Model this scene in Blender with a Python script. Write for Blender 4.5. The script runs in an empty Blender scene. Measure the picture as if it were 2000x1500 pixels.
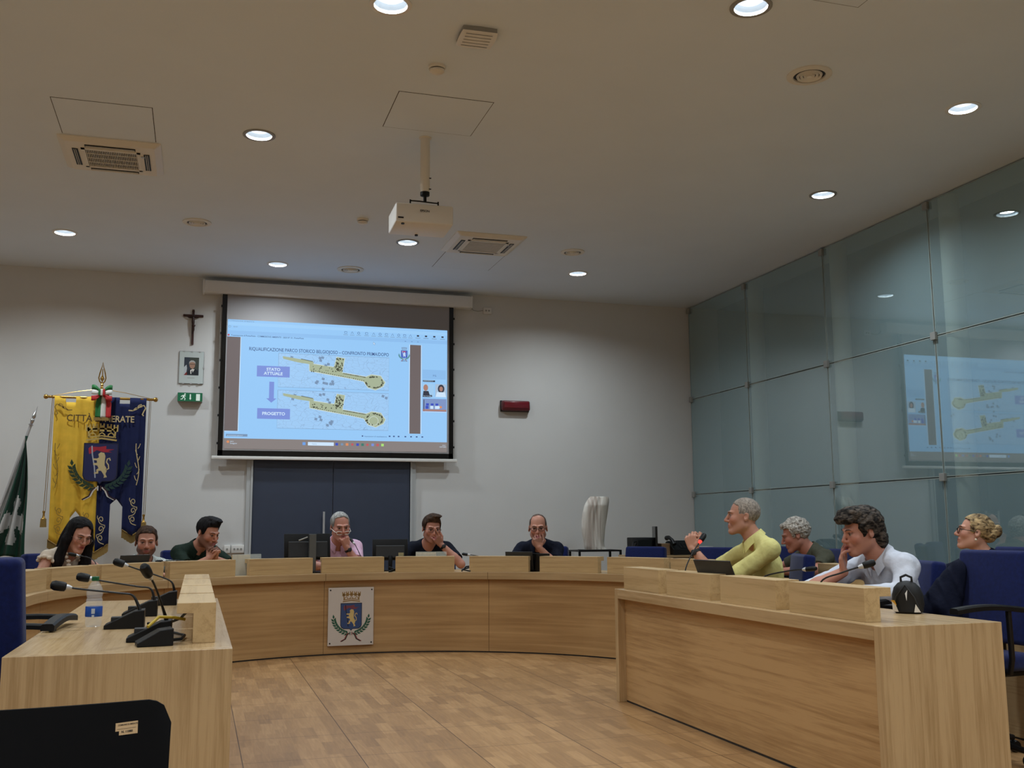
import bpy, bmesh, math, random
import numpy as np
from mathutils import Vector, Matrix, Euler
random.seed(7)
rng = np.random.default_rng(5)
SC = bpy.context.scene
COL = SC.collection
PI = math.pi
H = 1.12            # eye height
CEIL = 3.856        # ceiling height
DEPTH = 11.4        # rear wall
RW = 5.845          # glass cladding plane on the right

# ------------------------------------------------------------------ camera
cam_d = bpy.data.cameras.new('camera'); cam = bpy.data.objects.new('camera', cam_d); COL.objects.link(cam)
cam_d.sensor_width = 36.0; cam_d.lens = 36.0 * 1983.4 / 2000.0; cam_d.clip_start = 0.05
_p, _y, _r = 0.14007, 0.29889, -0.0058
fw = Vector((math.sin(_y)*math.cos(_p), math.cos(_y)*math.cos(_p), math.sin(_p)))
rt = Vector((math.cos(_y), -math.sin(_y), 0)); up = rt.cross(fw)
r2 = rt*math.cos(_r) + up*math.sin(_r); u2 = -rt*math.sin(_r) + up*math.cos(_r)
M = Matrix(((r2.x, u2.x, -fw.x), (r2.y, u2.y, -fw.y), (r2.z, u2.z, -fw.z))).to_4x4()
M.translation = Vector((0, 0, H)); cam.matrix_world = M
SC.camera = cam

# ------------------------------------------------------------------ world, view
w = bpy.data.worlds.new('world'); SC.world = w; w.use_nodes = True
w.node_tree.nodes['Background'].inputs[0].default_value = (0.5, 0.55, 0.6, 1)
w.node_tree.nodes['Background'].inputs[1].default_value = 0.02
SC.view_settings.view_transform = 'Standard'; SC.view_settings.look = 'None'
SC.view_settings.exposure = 0.0; SC.view_settings.gamma = 1.0
SC.view_settings.use_curve_mapping = False
SC.cycles.use_denoising = True
SC.cycles.adaptive_threshold = 0.06; SC.cycles.max_bounces = 5; SC.cycles.diffuse_bounces = 4; SC.cycles.glossy_bounces = 2
SC.cycles.transparent_max_bounces = 6; SC.cycles.transmission_bounces = 4
SC.cycles.sample_clamp_indirect = 4.0
SC.cycles.caustics_reflective = False; SC.cycles.caustics_refractive = False
LAMP_W = 23.0       # watts of one downlight
LAMP_COL = (0.84, 0.94, 1.0)
# downlight positions (those in view first, then the room's other rows, then added ones)
DOWN = [(-1.27, 9.96), (0.32, 7.03), (0.71, 10.59), (1.85, 9.41), (3.87, 10.1), (4.9, 7.05), (4.76, 5.25), (2.72, 4.47), (0.88, 4.99),
        (-3.4, 9.9), (-3.2, 6.6), (-1.6, 4.4), (-3.6, 3.0), (1.0, 1.6), (3.2, 1.4), (4.9, 2.4), (-1.4, 1.2), (0.4, -1.4), (3.4, -1.6), (-2.6, -1.6),
        (2.1, -0.2), (-0.5, -0.1), (4.8, -0.3), (2.0, -3.0), (-1.2, -3.0)]  # out of view, added to brighten the near end panels
for i, (x, y) in enumerate(DOWN):
    ld = bpy.data.lights.new('downlight_lamp', 'AREA'); ld.shape = 'DISK'; ld.size = 0.13
    ld.energy = LAMP_W; ld.color = LAMP_COL; ld.spread = math.radians(150)
    lo = bpy.data.objects.new('downlight_lamp', ld); COL.objects.link(lo); lo.location = (x, y, CEIL - 0.012)

# ------------------------------------------------------------------ helpers
def lin(c):
    c = c / 255.0
    return c / 12.92 if c <= 0.04045 else ((c + 0.055) / 1.055) ** 2.4
def rgb(r, g, b): return (lin(r), lin(g), lin(b), 1.0)

class MB:
    """collects geometry; build() links it as one mesh object"""
    def __init__(s): s.v = []; s.f = []; s.m = []; s.cur = 0
    def add(s, vs, fs):
        n = len(s.v); s.v += [tuple(v) for v in vs]
        for f in fs: s.f.append(tuple(i + n for i in f)); s.m.append(s.cur)
        return s
    def box(s, x0, x1, y0, y1, z0, z1, M=None):
        vs = [Vector(p) for p in ((x0,y0,z0),(x1,y0,z0),(x1,y1,z0),(x0,y1,z0),(x0,y0,z1),(x1,y0,z1),(x1,y1,z1),(x0,y1,z1))]
        if M: vs = [M @ v for v in vs]
        return s.add(vs, [(0,3,2,1),(4,5,6,7),(0,1,5,4),(1,2,6,5),(2,3,7,6),(3,0,4,7)])
    def rbox(s, x0, x1, y0, y1, z0, z1, r=0.01, seg=3, M=None):
        bm = bmesh.new()
        bmesh.ops.create_cube(bm, size=1)
        for v in bm.verts: v.co = Vector(((x0+x1)/2 + v.co.x*(x1-x0), (y0+y1)/2 + v.co.y*(y1-y0), (z0+z1)/2 + v.co.z*(z1-z0)))
        bmesh.ops.bevel(bm, geom=bm.edges[:], offset=r, segments=seg, profile=0.5, affect='EDGES')
        bm.verts.index_update()
        vs = [(M @ v.co) if M else v.co.copy() for v in bm.verts]; fs = [[v.index for v in f.verts] for f in bm.faces]
        bm.free(); return s.add(vs, fs)
    def tube(s, pts, r, n=10, cap=True):
        pts = [Vector(p) for p in pts]; rs = r if isinstance(r, (list, tuple)) else [r]*len(pts)
        vs = []; fs = []; prev = None
        for i, p in enumerate(pts):
            t = (pts[min(i+1, len(pts)-1)] - pts[max(i-1, 0)]).normalized()
            if prev is None:
                a = Vector((0,0,1)) if abs(t.z) < 0.9 else Vector((1,0,0)); u = t.cross(a).normalized()
            else:
                u = (prev - t*prev.dot(t)).normalized()
            prev = u; w_ = t.cross(u)
            for k in range(n):
                an = 2*PI*k/n; vs.append(p + (u*math.cos(an) + w_*math.sin(an))*rs[i])
        for i in range(len(pts)-1):
            for k in range(n):
                k2 = (k+1) % n; fs.append((i*n+k, i*n+k2, (i+1)*n+k2, (i+1)*n+k))
        if cap: fs.append(tuple(range(n-1, -1, -1))); fs.append(tuple((len(pts)-1)*n + k for k in range(n)))
        return s.add(vs, fs)
    def lathe(s, prof, n=32, M=None, closed=False):
        vs = []; fs = []
        for (r, z) in prof:
            for k in range(n):
                a = 2*PI*k/n; v = Vector((r*math.cos(a), r*math.sin(a), z)); vs.append(M @ v if M else v)
        for i in range(len(prof)-1):
            for k in range(n):
                k2 = (k+1) % n; fs.append((i*n+k, i*n+k2, (i+1)*n+k2, (i+1)*n+k))
        if not closed:
            if prof[0][0] > 1e-5: fs.append(tuple(range(n-1, -1, -1)))
            if prof[-1][0] > 1e-5: fs.append(tuple((len(prof)-1)*n + k for k in range(n)))
        return s.add(vs, fs)
    def ball(s, c, r, n=16, m=10, M=None):
        if not isinstance(r, (tuple, list)): r = (r, r, r)
        prof = []
        vs = []; fs = []
        for i in range(m+1):
            th = PI*i/m
            for k in range(n):
                a = 2*PI*k/n
                v = Vector((c[0] + r[0]*math.sin(th)*math.cos(a), c[1] + r[1]*math.sin(th)*math.sin(a), c[2] + r[2]*math.cos(th)))
                vs.append(M @ v if M else v)
        for i in range(m):
            for k in range(n):
                k2 = (k+1) % n; fs.append((i*n+k, (i+1)*n+k, (i+1)*n+k2, i*n+k2))
        return s.add(vs, fs)
    def prism(s, poly, d0, d1, F):
        """extrude a 2D polygon; F(u,v,d) -> 3D"""
        n = len(poly); vs = [F(u, v, d0) for u, v in poly] + [F(u, v, d1) for u, v in poly]
        fs = [tuple(range(n)), tuple(range(2*n-1, n-1, -1))] + [(i, n+i, n+(i+1) % n, (i+1) % n) for i in range(n)]
        return s.add(vs, fs)
    def mesh(s, name):
        me = bpy.data.meshes.new(name); me.from_pydata([tuple(v) for v in s.v], [], s.f); me.update()
        bm = bmesh.new(); bm.from_mesh(me); bmesh.ops.recalc_face_normals(bm, faces=bm.faces[:]); bm.to_mesh(me); bm.free()
        return me
    def build(s, name, mat, parent=None, smooth=False, bevel=0.0):
        me = s.mesh(name)
        for m_ in (mat if isinstance(mat, (list, tuple)) else [mat]): me.materials.append(m_)
        if len(set(s.m)) > 1:
            me.polygons.foreach_set('material_index', s.m)
        if smooth:
            me.polygons.foreach_set('use_smooth', [True]*len(me.polygons))
            try: me.set_sharp_from_angle(angle=math.radians(40))
            except Exception: pass
        o = bpy.data.objects.new(name, me); COL.objects.link(o)
        if parent: o.parent = parent
        if bevel:
            b = o.modifiers.new('bevel', 'BEVEL'); b.width = bevel; b.segments = 2; b.limit_method = 'ANGLE'
        return o

def tag(o, label, cat, group=None, kind=None):
    if label: o['label'] = label
    if cat: o['category'] = cat
    if group: o['group'] = group
    if kind: o['kind'] = kind
    return o
def thing(name, label, cat, loc=(0,0,0), rz=0.0, group=None):
    o = bpy.data.objects.new(name, None); COL.objects.link(o); o.empty_display_size = 0.1
    o.location = loc; o.rotation_euler = (0, 0, rz)
    return tag(o, label, cat, group)
def struct(name, mb, mat, parent=None, **k):
    o = mb.build(name, mat, parent, **k)
    if not parent: o['kind'] = 'structure'
    return o
def dup(o, parent=None):
    c = o.copy(); COL.objects.link(c); c.parent = parent
    for ch in list(o.children): dup(ch, c)
    return c
def text_mesh(s, size, align='LEFT', extrude=0.0, bold=0.0):
    cu = bpy.data.curves.new('txt', 'FONT'); cu.body = s; cu.size = size; cu.align_x = align; cu.extrude = extrude; cu.offset = bold
    cu.resolution_u = 3
    ob = bpy.data.objects.new('txt', cu); COL.objects.link(ob)
    bpy.context.view_layer.update()
    dg = bpy.context.evaluated_depsgraph_get()
    me = bpy.data.meshes.new_from_object(ob.evaluated_get(dg))
    vs = [v.co.copy() for v in me.vertices]; fs = [tuple(p.vertices) for p in me.polygons]
    bpy.data.objects.remove(ob); bpy.data.curves.remove(cu); bpy.data.meshes.remove(me)
    return vs, fs

# ------------------------------------------------------------------ materials
def new_mat(name):
    m = bpy.data.materials.new(name); m.use_nodes = True
    nt = m.node_tree; return m, nt, nt.nodes['Principled BSDF']
def N(nt, t, **k):
    n = nt.nodes.new(t)
    for a, v in k.items(): setattr(n, a, v)
    return n
def plain(name, col, rough=0.5, metal=0.0, noise=0.0, nscale=40.0, bump=0.0, bscale=200.0, spec=0.5, coat=0.0, sheen=0.0):
    m, nt, b = new_mat(name)
    b.inputs['Base Color'].default_value = col; b.inputs['Roughness'].default_value = rough
    b.inputs['Metallic'].default_value = metal; b.inputs['Specular IOR Level'].default_value = spec
    b.inputs['Coat Weight'].default_value = coat; b.inputs['Sheen Weight'].default_value = sheen
    tc = N(nt, 'ShaderNodeTexCoord')
    if noise:
        n = N(nt, 'ShaderNodeTexNoise'); n.inputs['Scale'].default_value = nscale; n.inputs['Detail'].default_value = 4
        nt.links.new(tc.outputs['Object'], n.inputs['Vector'])
        mx = N(nt, 'ShaderNodeMix', data_type='RGBA', blend_type='MULTIPLY'); mx.inputs['Factor'].default_value = 1.0
        mr = N(nt, 'ShaderNodeMapRange'); mr.inputs['To Min'].default_value = 1 - noise; mr.inputs['To Max'].default_value = 1 + noise
        mr.inputs['From Min'].default_value = 0.3; mr.inputs['From Max'].default_value = 0.7
        nt.links.new(n.outputs['Fac'], mr.inputs['Value'])
        mx.inputs[6].default_value = col; nt.links.new(mr.outputs[0], mx.inputs[7]); nt.links.new(mx.outputs[2], b.inputs['Base Color'])
    if bump:
        n2 = N(nt, 'ShaderNodeTexNoise'); n2.inputs['Scale'].default_value = bscale; n2.inputs['Detail'].default_value = 3
        nt.links.new(tc.outputs['Object'], n2.inputs['Vector'])
        bp = N(nt, 'ShaderNodeBump'); bp.inputs['Strength'].default_value = bump; bp.inputs['Distance'].default_value = 0.004
        nt.links.new(n2.outputs['Fac'], bp.inputs['Height']); nt.links.new(bp.outputs[0], b.inputs['Normal'])
    return m
def emit(name, col, s=1.0):
    m, nt, b = new_mat(name)
    b.inputs['Base Color'].default_value = (0.02, 0.02, 0.02, 1); b.inputs['Roughness'].default_value = 0.8
    b.inputs['Specular IOR Level'].default_value = 0.1
    b.inputs['Emission Color'].default_value = col; b.inputs['Emission Strength'].default_value = s
    return m
def wood(name, c0, c1, axis, rough=0.4, scale=1.0):
    """oak veneer; grain runs along axis"""
    m, nt, b = new_mat(name)
    tc = N(nt, 'ShaderNodeTexCoord'); mp = N(nt, 'ShaderNodeMapping')
    sc = [26.0, 26.0, 26.0]; sc['xyz'.index(axis)] = 0.9
    mp.inputs['Scale'].default_value = [v*scale for v in sc]
    nt.links.new(tc.outputs['Object'], mp.inputs['Vector'])
    n1 = N(nt, 'ShaderNodeTexNoise'); n1.inputs['Scale'].default_value = 1.2; n1.inputs['Detail'].default_value = 7; n1.inputs['Roughness'].default_value = 0.62; n1.inputs['Distortion'].default_value = 0.35
    nt.links.new(mp.outputs[0], n1.inputs['Vector'])
    mp2 = N(nt, 'ShaderNodeMapping'); sc2 = [140.0]*3; sc2['xyz'.index(axis)] = 5.0; mp2.inputs['Scale'].default_value = sc2
    nt.links.new(tc.outputs['Object'], mp2.inputs['Vector'])
    n2 = N(nt, 'ShaderNodeTexNoise'); n2.inputs['Scale'].default_value = 1.5; n2.inputs['Detail'].default_value = 3
    nt.links.new(mp2.outputs[0], n2.inputs['Vector'])
    n3 = N(nt, 'ShaderNodeTexNoise'); n3.inputs['Scale'].default_value = 1.1; nt.links.new(tc.outputs['Object'], n3.inputs['Vector'])
    a = N(nt, 'ShaderNodeMath', operation='MULTIPLY_ADD'); a.inputs[1].default_value = 0.35; nt.links.new(n2.outputs['Fac'], a.inputs[0]); nt.links.new(n1.outputs['Fac'], a.inputs[2])
    a2 = N(nt, 'ShaderNodeMath', operation='MULTIPLY_ADD'); a2.inputs[1].default_value = 0.5; nt.links.new(n3.outputs['Fac'], a2.inputs[0]); nt.links.new(a.outputs[0], a2.inputs[2])
    r = N(nt, 'ShaderNodeValToRGB'); r.color_ramp.elements[0].position = 0.68; r.color_ramp.elements[0].color = c1
    r.color_ramp.elements[1].position = 1.18 if False else 1.0; r.color_ramp.elements[1].color = c0
    nt.links.new(a2.outputs[0], r.inputs['Fac']); nt.links.new(r.outputs[0], b.inputs['Base Color'])
    b.inputs['Roughness'].default_value = rough
    bp = N(nt, 'ShaderNodeBump'); bp.inputs['Strength'].default_value = 0.12; bp.inputs['Distance'].default_value = 0.001
    nt.links.new(n2.outputs['Fac'], bp.inputs['Height']); nt.links.new(bp.outputs[0], b.inputs['Normal'])
    return m
OAK0, OAK1 = rgb(194, 164, 122), rgb(163, 132, 91)
M_oak = {a: wood('oak_'+a, OAK0, OAK1, a, 0.27) for a in 'xyz'}
M_blk = {a: wood('oak_riser_'+a, rgb(202, 172, 126), rgb(174, 142, 98), a, 0.4) for a in 'xyz'}
M_black = plain('black_plastic', rgb(9, 9, 11), 0.5, spec=0.3)
M_blackm = plain('black_metal', rgb(12, 12, 14), 0.4, 0.2)
M_dark = plain('dark_plastic', rgb(34, 34, 36), 0.5)
M_screenb = plain('screen_black', rgb(8, 8, 9), 0.25)
M_white = plain('white_plastic', rgb(228, 225, 220), 0.45)
M_grey = plain('grey_plastic', rgb(150, 148, 142), 0.5)
M_chrome = plain('chrome', rgb(200, 200, 205), 0.18, 1.0)
M_steel = plain('brushed_steel', rgb(196, 196, 198), 0.4, 0.5)
M_gold = plain('brass', rgb(190, 150, 80), 0.3, 1.0)
M_blue = plain('blue_fabric', rgb(14, 27, 80), 0.9, 0, 0.18, 60, 0.25, 600, 0.2, sheen=0.15)
M_wall = plain('wall_paint', rgb(214, 213, 211), 0.85, 0, 0.015, 3.0, 0.12, 90, 0.2)
M_ceil = plain('ceiling_paint', rgb(224, 232, 241), 0.9, 0, 0.015, 2.0, 0.08, 120, 0.2)

# ------------------------------------------------------------------ room shell
XL, YF = -5.2, -4.2
def floor_mat():
    m, nt, b = new_mat('parquet_floor')
    tc = N(nt, 'ShaderNodeTexCoord'); L = nt.links.new
    # strips run along y inside raised floor tiles of 0.565 m
    mp = N(nt, 'ShaderNodeMapping'); mp.inputs['Rotation'].default_value = (0, 0, PI/2); mp.inputs['Location'].default_value = (0.05, 0.25, 0)
    L(tc.outputs['Object'], mp.inputs['Vector'])
    br = N(nt, 'ShaderNodeTexBrick'); br.inputs['Scale'].default_value = 1.0; br.offset = 0.37; br.offset_frequency = 2; br.squash = 1.0
    br.inputs['Brick Width'].default_value = 0.31; br.inputs['Row Height'].default_value = 0.0707; br.inputs['Mortar Size'].default_value = 0.0006
    br.inputs['Color1'].default_value = (0, 0, 0, 1); br.inputs['Color2'].default_value = (1, 1, 1, 1); br.inputs['Mortar'].default_value = (0.2, 0.2, 0.2, 1)
    br.inputs['Bias'].default_value = 0.0
    L(mp.outputs[0], br.inputs['Vector'])
    g = N(nt, 'ShaderNodeMapping'); g.inputs['Scale'].default_value = (30, 2.2, 1); L(tc.outputs['Object'], g.inputs['Vector'])
    gn = N(nt, 'ShaderNodeTexNoise'); gn.inputs['Scale'].default_value = 1.3; gn.inputs['Detail'].default_value = 5; gn.inputs['Distortion'].default_value = 1.6; L(g.outputs[0], gn.inputs['Vector'])
    # grain shifts from strip to strip
    ad = N(nt, 'ShaderNodeVectorMath', operation='MULTIPLY_ADD'); L(br.outputs['Color'], ad.inputs[0]); ad.inputs[1].default_value = (9, 23, 5); L(g.outputs[0], ad.inputs[2]); L(ad.outputs[0], gn.inputs['Vector'])
    big = N(nt, 'ShaderNodeTexNoise'); big.inputs['Scale'].default_value = 1.4; L(tc.outputs['Object'], big.inputs['Vector'])
    r = N(nt, 'ShaderNodeValToRGB'); e = r.color_ramp.elements
    e[0].position = 0.0; e[0].color = rgb(122, 90, 58); e[1].position = 1.0; e[1].color = rgb(186, 146, 100)
    k = e.new(0.5); k.color = rgb(156, 118, 76)
    s1 = N(nt, 'ShaderNodeMath', operation='MULTIPLY_ADD'); L(br.outputs['Color'], s1.inputs[0]); s1.inputs[1].default_value = 0.42
    s2 = N(nt, 'ShaderNodeMath', operation='MULTIPLY_ADD'); L(gn.outputs['Fac'], s2.inputs[0]); s2.inputs[1].default_value = 0.75
    s3 = N(nt, 'ShaderNodeMath', operation='MULTIPLY_ADD'); L(big.outputs['Fac'], s3.inputs[0]); s3.inputs[1].default_value = 0.35; s3.inputs[2].default_value = -0.25
    L(s3.outputs[0], s2.inputs[2]); L(s2.outputs[0], s1.inputs[2]); L(s1.outputs[0], r.inputs['Fac'])
    # tile joints
    sep = N(nt, 'ShaderNodeSeparateXYZ'); L(tc.outputs['Object'], sep.inputs[0])
    outs = []
    for ax, off in (('X', 0.25), ('Y', 5.25)):
        a1 = N(nt, 'ShaderNodeMath', operation='SUBTRACT'); L(sep.outputs[ax], a1.inputs[0]); a1.inputs[1].default_value = off - 0.565*40
        a2 = N(nt, 'ShaderNodeMath', operation='MODULO'); L(a1.outputs[0], a2.inputs[0]); a2.inputs[1].default_value = 0.565
        a3 = N(nt, 'ShaderNodeMath', operation='PINGPONG'); L(a1.outputs[0], a3.inputs[0]); a3.inputs[1].default_value = 0.2825
        a4 = N(nt, 'ShaderNodeMath', operation='LESS_THAN'); L(a3.outputs[0], a4.inputs[0]); a4.inputs[1].default_value = 0.0022
        outs.append(a4)
    mxm = N(nt, 'ShaderNodeMath', operation='MAXIMUM'); L(outs[0].outputs[0], mxm.inputs[0]); L(outs[1].outputs[0], mxm.inputs[1])
    mx = N(nt, 'ShaderNodeMix', data_type='RGBA'); L(mxm.outputs[0], mx.inputs['Factor']); L(r.outputs[0], mx.inputs[6]); mx.inputs[7].default_value = rgb(74, 48, 28)
    L(mx.outputs[2], b.inputs['Base Color'])
    b.inputs['Roughness'].default_value = 0.42; b.inputs['Specular IOR Level'].default_value = 0.35
    bp = N(nt, 'ShaderNodeBump'); bp.inputs['Strength'].default_value = 0.1; bp.inputs['Distance'].default_value = 0.002; L(gn.outputs['Fac'], bp.inputs['Height']); L(bp.outputs[0], b.inputs['Normal'])
    return m
struct('floor', MB().box(XL, RW+0.5, YF, DEPTH, -0.12, 0), floor_mat())
struct('wall_back', MB().box(XL, RW+0.5, DEPTH, DEPTH+0.15, 0, CEIL), M_wall)
struct('wall_left', MB().box(XL-0.15, XL, YF, DEPTH, 0, CEIL), M_wall)
struct('wall_front', MB().box(XL, RW+0.5, YF-0.15, YF, 0, CEIL), M_wall)
struct('wall_right', MB().box(RW+0.42, RW+0.57, YF, DEPTH, 0, CEIL), plain('rough_concrete', rgb(96, 100, 98), 0.9, 0, 0.05, 4))
# ceiling slab with a round hole for every downlight
def ceiling():
    bm = bmesh.new()
    x0, x1, y0, y1 = XL, RW+0.5, YF, DEPTH
    ed = []
    c = [bm.verts.new(p) for p in ((x0,y0,CEIL),(x1,y0,CEIL),(x1,y1,CEIL),(x0,y1,CEIL))]
    ed += [bm.edges.new((c[i], c[(i+1) % 4])) for i in range(4)]
    for (x, y) in DOWN:
        vs = [bm.verts.new((x + 0.092*math.cos(2*PI*k/28), y + 0.092*math.sin(2*PI*k/28), CEIL)) for k in range(28)]
        ed += [bm.edges.new((vs[i], vs[(i+1) % 28])) for i in range(28)]
    bmesh.ops.triangle_fill(bm, use_beauty=True, use_dissolve=False, edges=ed)
    # drop faces that fill the holes
    kill = [f for f in bm.faces if any((f.calc_center_median().xy - Vector(d)).length < 0.089 and max((v.co.xy - Vector(d)).length for v in f.verts) < 0.095 for d in DOWN)]
    bmesh.ops.delete(bm, geom=kill, context='FACES')
    r = bmesh.ops.extrude_face_region(bm, geom=bm.faces[:])
    for v in [g for g in r['geom'] if isinstance(g, bmesh.types.BMVert)]: v.co.z += 0.12
    bmesh.ops.recalc_face_normals(bm, faces=bm.faces[:])
    me = bpy.data.meshes.new('ceiling'); bm.to_mesh(me); bm.free(); me.materials.append(M_ceil)
    o = bpy.data.objects.new('ceiling', me); COL.objects.link(o); o['kind'] = 'structure'
ceiling()

# ------------------------------------------------------------------ downlights
M_lampglow = emit('lamp_glow', rgb(235, 245, 255), 1.6)
M_reflector = plain('white_reflector', rgb(225, 235, 242), 0.35)
lamps = [o for o in bpy.data.objects if o.type == 'LIGHT']
dl_where = ['near the left edge above the yellow and blue banner', 'between the left air conditioner and the projector column', 'just above the left end of the projection screen casing',
            'directly below the projector body', 'nearest to the top right of the rear wall', 'lower of the two beside the glass wall', 'highest of those along the right ceiling edge',
            'cut by the top edge right of centre', 'cut by the top edge left of centre']
for i, (x, y) in enumerate(DOWN):
    lab = 'round recessed white ceiling downlight ' + (dl_where[i] if i < 9 else 'outside the view')
    t = thing('downlight', lab, 'ceiling light', (x, y, CEIL), 0, 'recessed ceiling downlights')
    MB().lathe([(0.112, 0.0), (0.112, -0.006), (0.1, -0.009), (0.088, -0.006), (0.088, 0.0)], 36, closed=True).build('trim_ring', M_grey if i % 2 else M_white, t, True)
    MB().lathe([(0.0885, -0.004), (0.088, 0.03), (0.078, 0.085), (0.09, 0.09), (0.0915, -0.002)], 36, closed=True).build('reflector', M_reflector, t, True)
    MB().lathe([(0.0, 0.03), (0.06, 0.032), (0.079, 0.045), (0.079, 0.055), (0.0, 0.055)], 32).build('diffuser', M_lampglow, t, True)
    lo = lamps[i]; lo.location = (0, 0, 0.02); lo.parent = t
# ------------------------------------------------------------------ glass cladding on the right
def glass_mat():
    m, nt, b = new_mat('tinted_reflective_glass'); L = nt.links.new
    out = nt.nodes['Material Output']
    b.inputs['Base Color'].default_value = rgb(156, 186, 192); b.inputs['Roughness'].default_value = 0.5; b.inputs['Specular IOR Level'].default_value = 0.0
    tr = N(nt, 'ShaderNodeBsdfTransparent'); tr.inputs[0].default_value = (0.82, 0.92, 0.92, 1)
    m1 = N(nt, 'ShaderNodeMixShader'); m1.inputs[0].default_value = 0.5; L(b.outputs[0], m1.inputs[1]); L(tr.outputs[0], m1.inputs[2])
    gl = N(nt, 'ShaderNodeBsdfGlossy'); gl.inputs['Roughness'].default_value = 0.015; gl.inputs['Color'].default_value = (0.86, 0.95, 0.97, 1)
    lw_ = N(nt, 'ShaderNodeLayerWeight'); lw_.inputs['Blend'].default_value = 0.5; pw = N(nt, 'ShaderNodeMath', operation='POWER'); pw.inputs[1].default_value = 3.0; L(lw_.outputs['Facing'], pw.inputs[0])
    fr = N(nt, 'ShaderNodeMath', operation='MULTIPLY_ADD'); L(pw.outputs[0], fr.inputs[0]); fr.inputs[1].default_value = 0.6; fr.inputs[2].default_value = 0.20
    m2 = N(nt, 'ShaderNodeMixShader'); L(fr.outputs[0], m2.inputs[0]); L(m1.outputs[0], m2.inputs[1]); L(gl.outputs[0], m2.inputs[2])
    L(m2.outputs[0], out.inputs['Surface']); return m
M_glass = glass_mat()
M_edge = plain('glass_edge', rgb(150, 160, 156), 0.3)
M_clip = plain('clip_metal', rgb(150, 150, 146), 0.4, 0.2)
cols_y = [11.385, 9.985, 8.473, 6.944, 5.44, 3.94, 2.44, 0.94, -0.56, -2.06, -3.56]
rows_z = [0.33, 1.506, 2.682, CEIL-0.006]
row_n = ['bottom', 'middle', 'top']
col_n = ['nearest the rear corner', 'second column from the rear corner', 'third column from the rear corner', 'fourth column from the rear corner']
for j in range(3):
    for i in range(len(cols_y)-1):
        y1, y0 = cols_y[i]-0.005, cols_y[i+1]+0.005; z0, z1 = rows_z[j]+0.005, rows_z[j+1]-0.005
        cn = col_n[i] if i < 4 else 'column beyond the right picture edge'
        t = thing('glass_cladding_sheet', 'blue-green glass sheet, %s row, %s' % (row_n[j], cn), 'glass panel', (RW, (y0+y1)/2, z0), 0, 'glass cladding panels')
        hy = (y1-y0)/2
        MB().add([(0, -hy, 0), (0, hy, 0), (0, hy, z1-z0), (0, -hy, z1-z0)], [(0, 1, 2, 3)]).build('pane', M_glass, t)
        e = MB(); s = 0.006
        e.box(-0.001, 0.012, -hy, -hy+s, 0, z1-z0); e.box(-0.001, 0.012, hy-s, hy, 0, z1-z0); e.box(-0.001, 0.012, -hy, hy, 0, s); e.box(-0.001, 0.012, -hy, hy, z1-z0-s, z1-z0)
        e.build('edge', M_edge, t)
for i, y in enumerate(cols_y):
    for j, z in enumerate(rows_z[1:]):
        zz = z if j < 2 else CEIL-0.05
        yy = y if i else 11.35
        pl = ['on the lower joint', 'on the upper joint', 'at the ceiling'][j]
        wh = ['in the rear corner', 'first joint from the rear corner', 'second joint from the rear corner', 'third joint from the rear corner'][i] if i < 4 else 'beyond the right picture edge'
        o = MB().rbox(RW-0.028, RW-0.001, yy-0.03, yy+0.03, zz-0.033, zz+0.033, 0.003, 2).build('glass_clip', M_clip)
        tag(o, 'small square metal glass clip %s, %s' % (pl, wh), 'clip', 'glass wall clips')
M_col = plain('column_paint', rgb(228, 222, 206), 0.7)
for n, y in enumerate([9.93, 8.36, 6.80, 5.3, 3.8]):  # columns set behind the panes to give the glass its bright streaks
    o = MB().lathe([(0.085, 0.0), (0.085, CEIL)], 40, Matrix.Translation((RW+0.10, y, 0))).build('trim_%d' % (n+1), M_col, None, True); o['kind'] = 'structure'
struct('baseboard_right', MB().box(RW+0.0, RW+0.42, YF, DEPTH, 0, 0.32), M_oak['y'])

# ------------------------------------------------------------------ ceiling fittings
def panel(x0, x1, y0, y1, lab):
    t = thing('ceiling_access_panel', lab, 'access panel', ((x0+x1)/2, (y0+y1)/2, CEIL), 0, 'ceiling access panels')
    a, b_ = (x1-x0)/2, (y1-y0)/2
    MB().box(-a, a, -b_, b_, -0.0022, -0.0002).build('panel', M_ceil, t)
    g = MB(); s = 0.0045
    for q in ((-a-s, -a, -b_-s, b_+s), (a, a+s, -b_-s, b_+s), (-a-s, a+s, -b_-s, -b_), (-a-s, a+s, b_, b_+s)): g.box(q[0], q[1], q[2], q[3], -0.0012, -0.0001)
    g.build('joint', plain('joint_shadow', rgb(60, 50, 44), 0.9) if 'joint_shadow' not in bpy.data.materials else bpy.data.materials['joint_shadow'], t)
panel(1.127, 1.745, 6.04, 6.63, 'square ceiling access panel above the projector column')
panel(-0.99, -0.38, 6.75, 7.37, 'square ceiling access panel adjoining the left air conditioner')
panel(2.285, 2.895, 9.63, 10.25, 'square ceiling access panel behind the air conditioner near the projector')
panel(2.68, 3.27, 3.72, 4.31, 'ceiling access panel cut by the top edge right of centre')
M_ac = plain('ac_plastic', rgb(226, 219, 206), 0.5)
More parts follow.
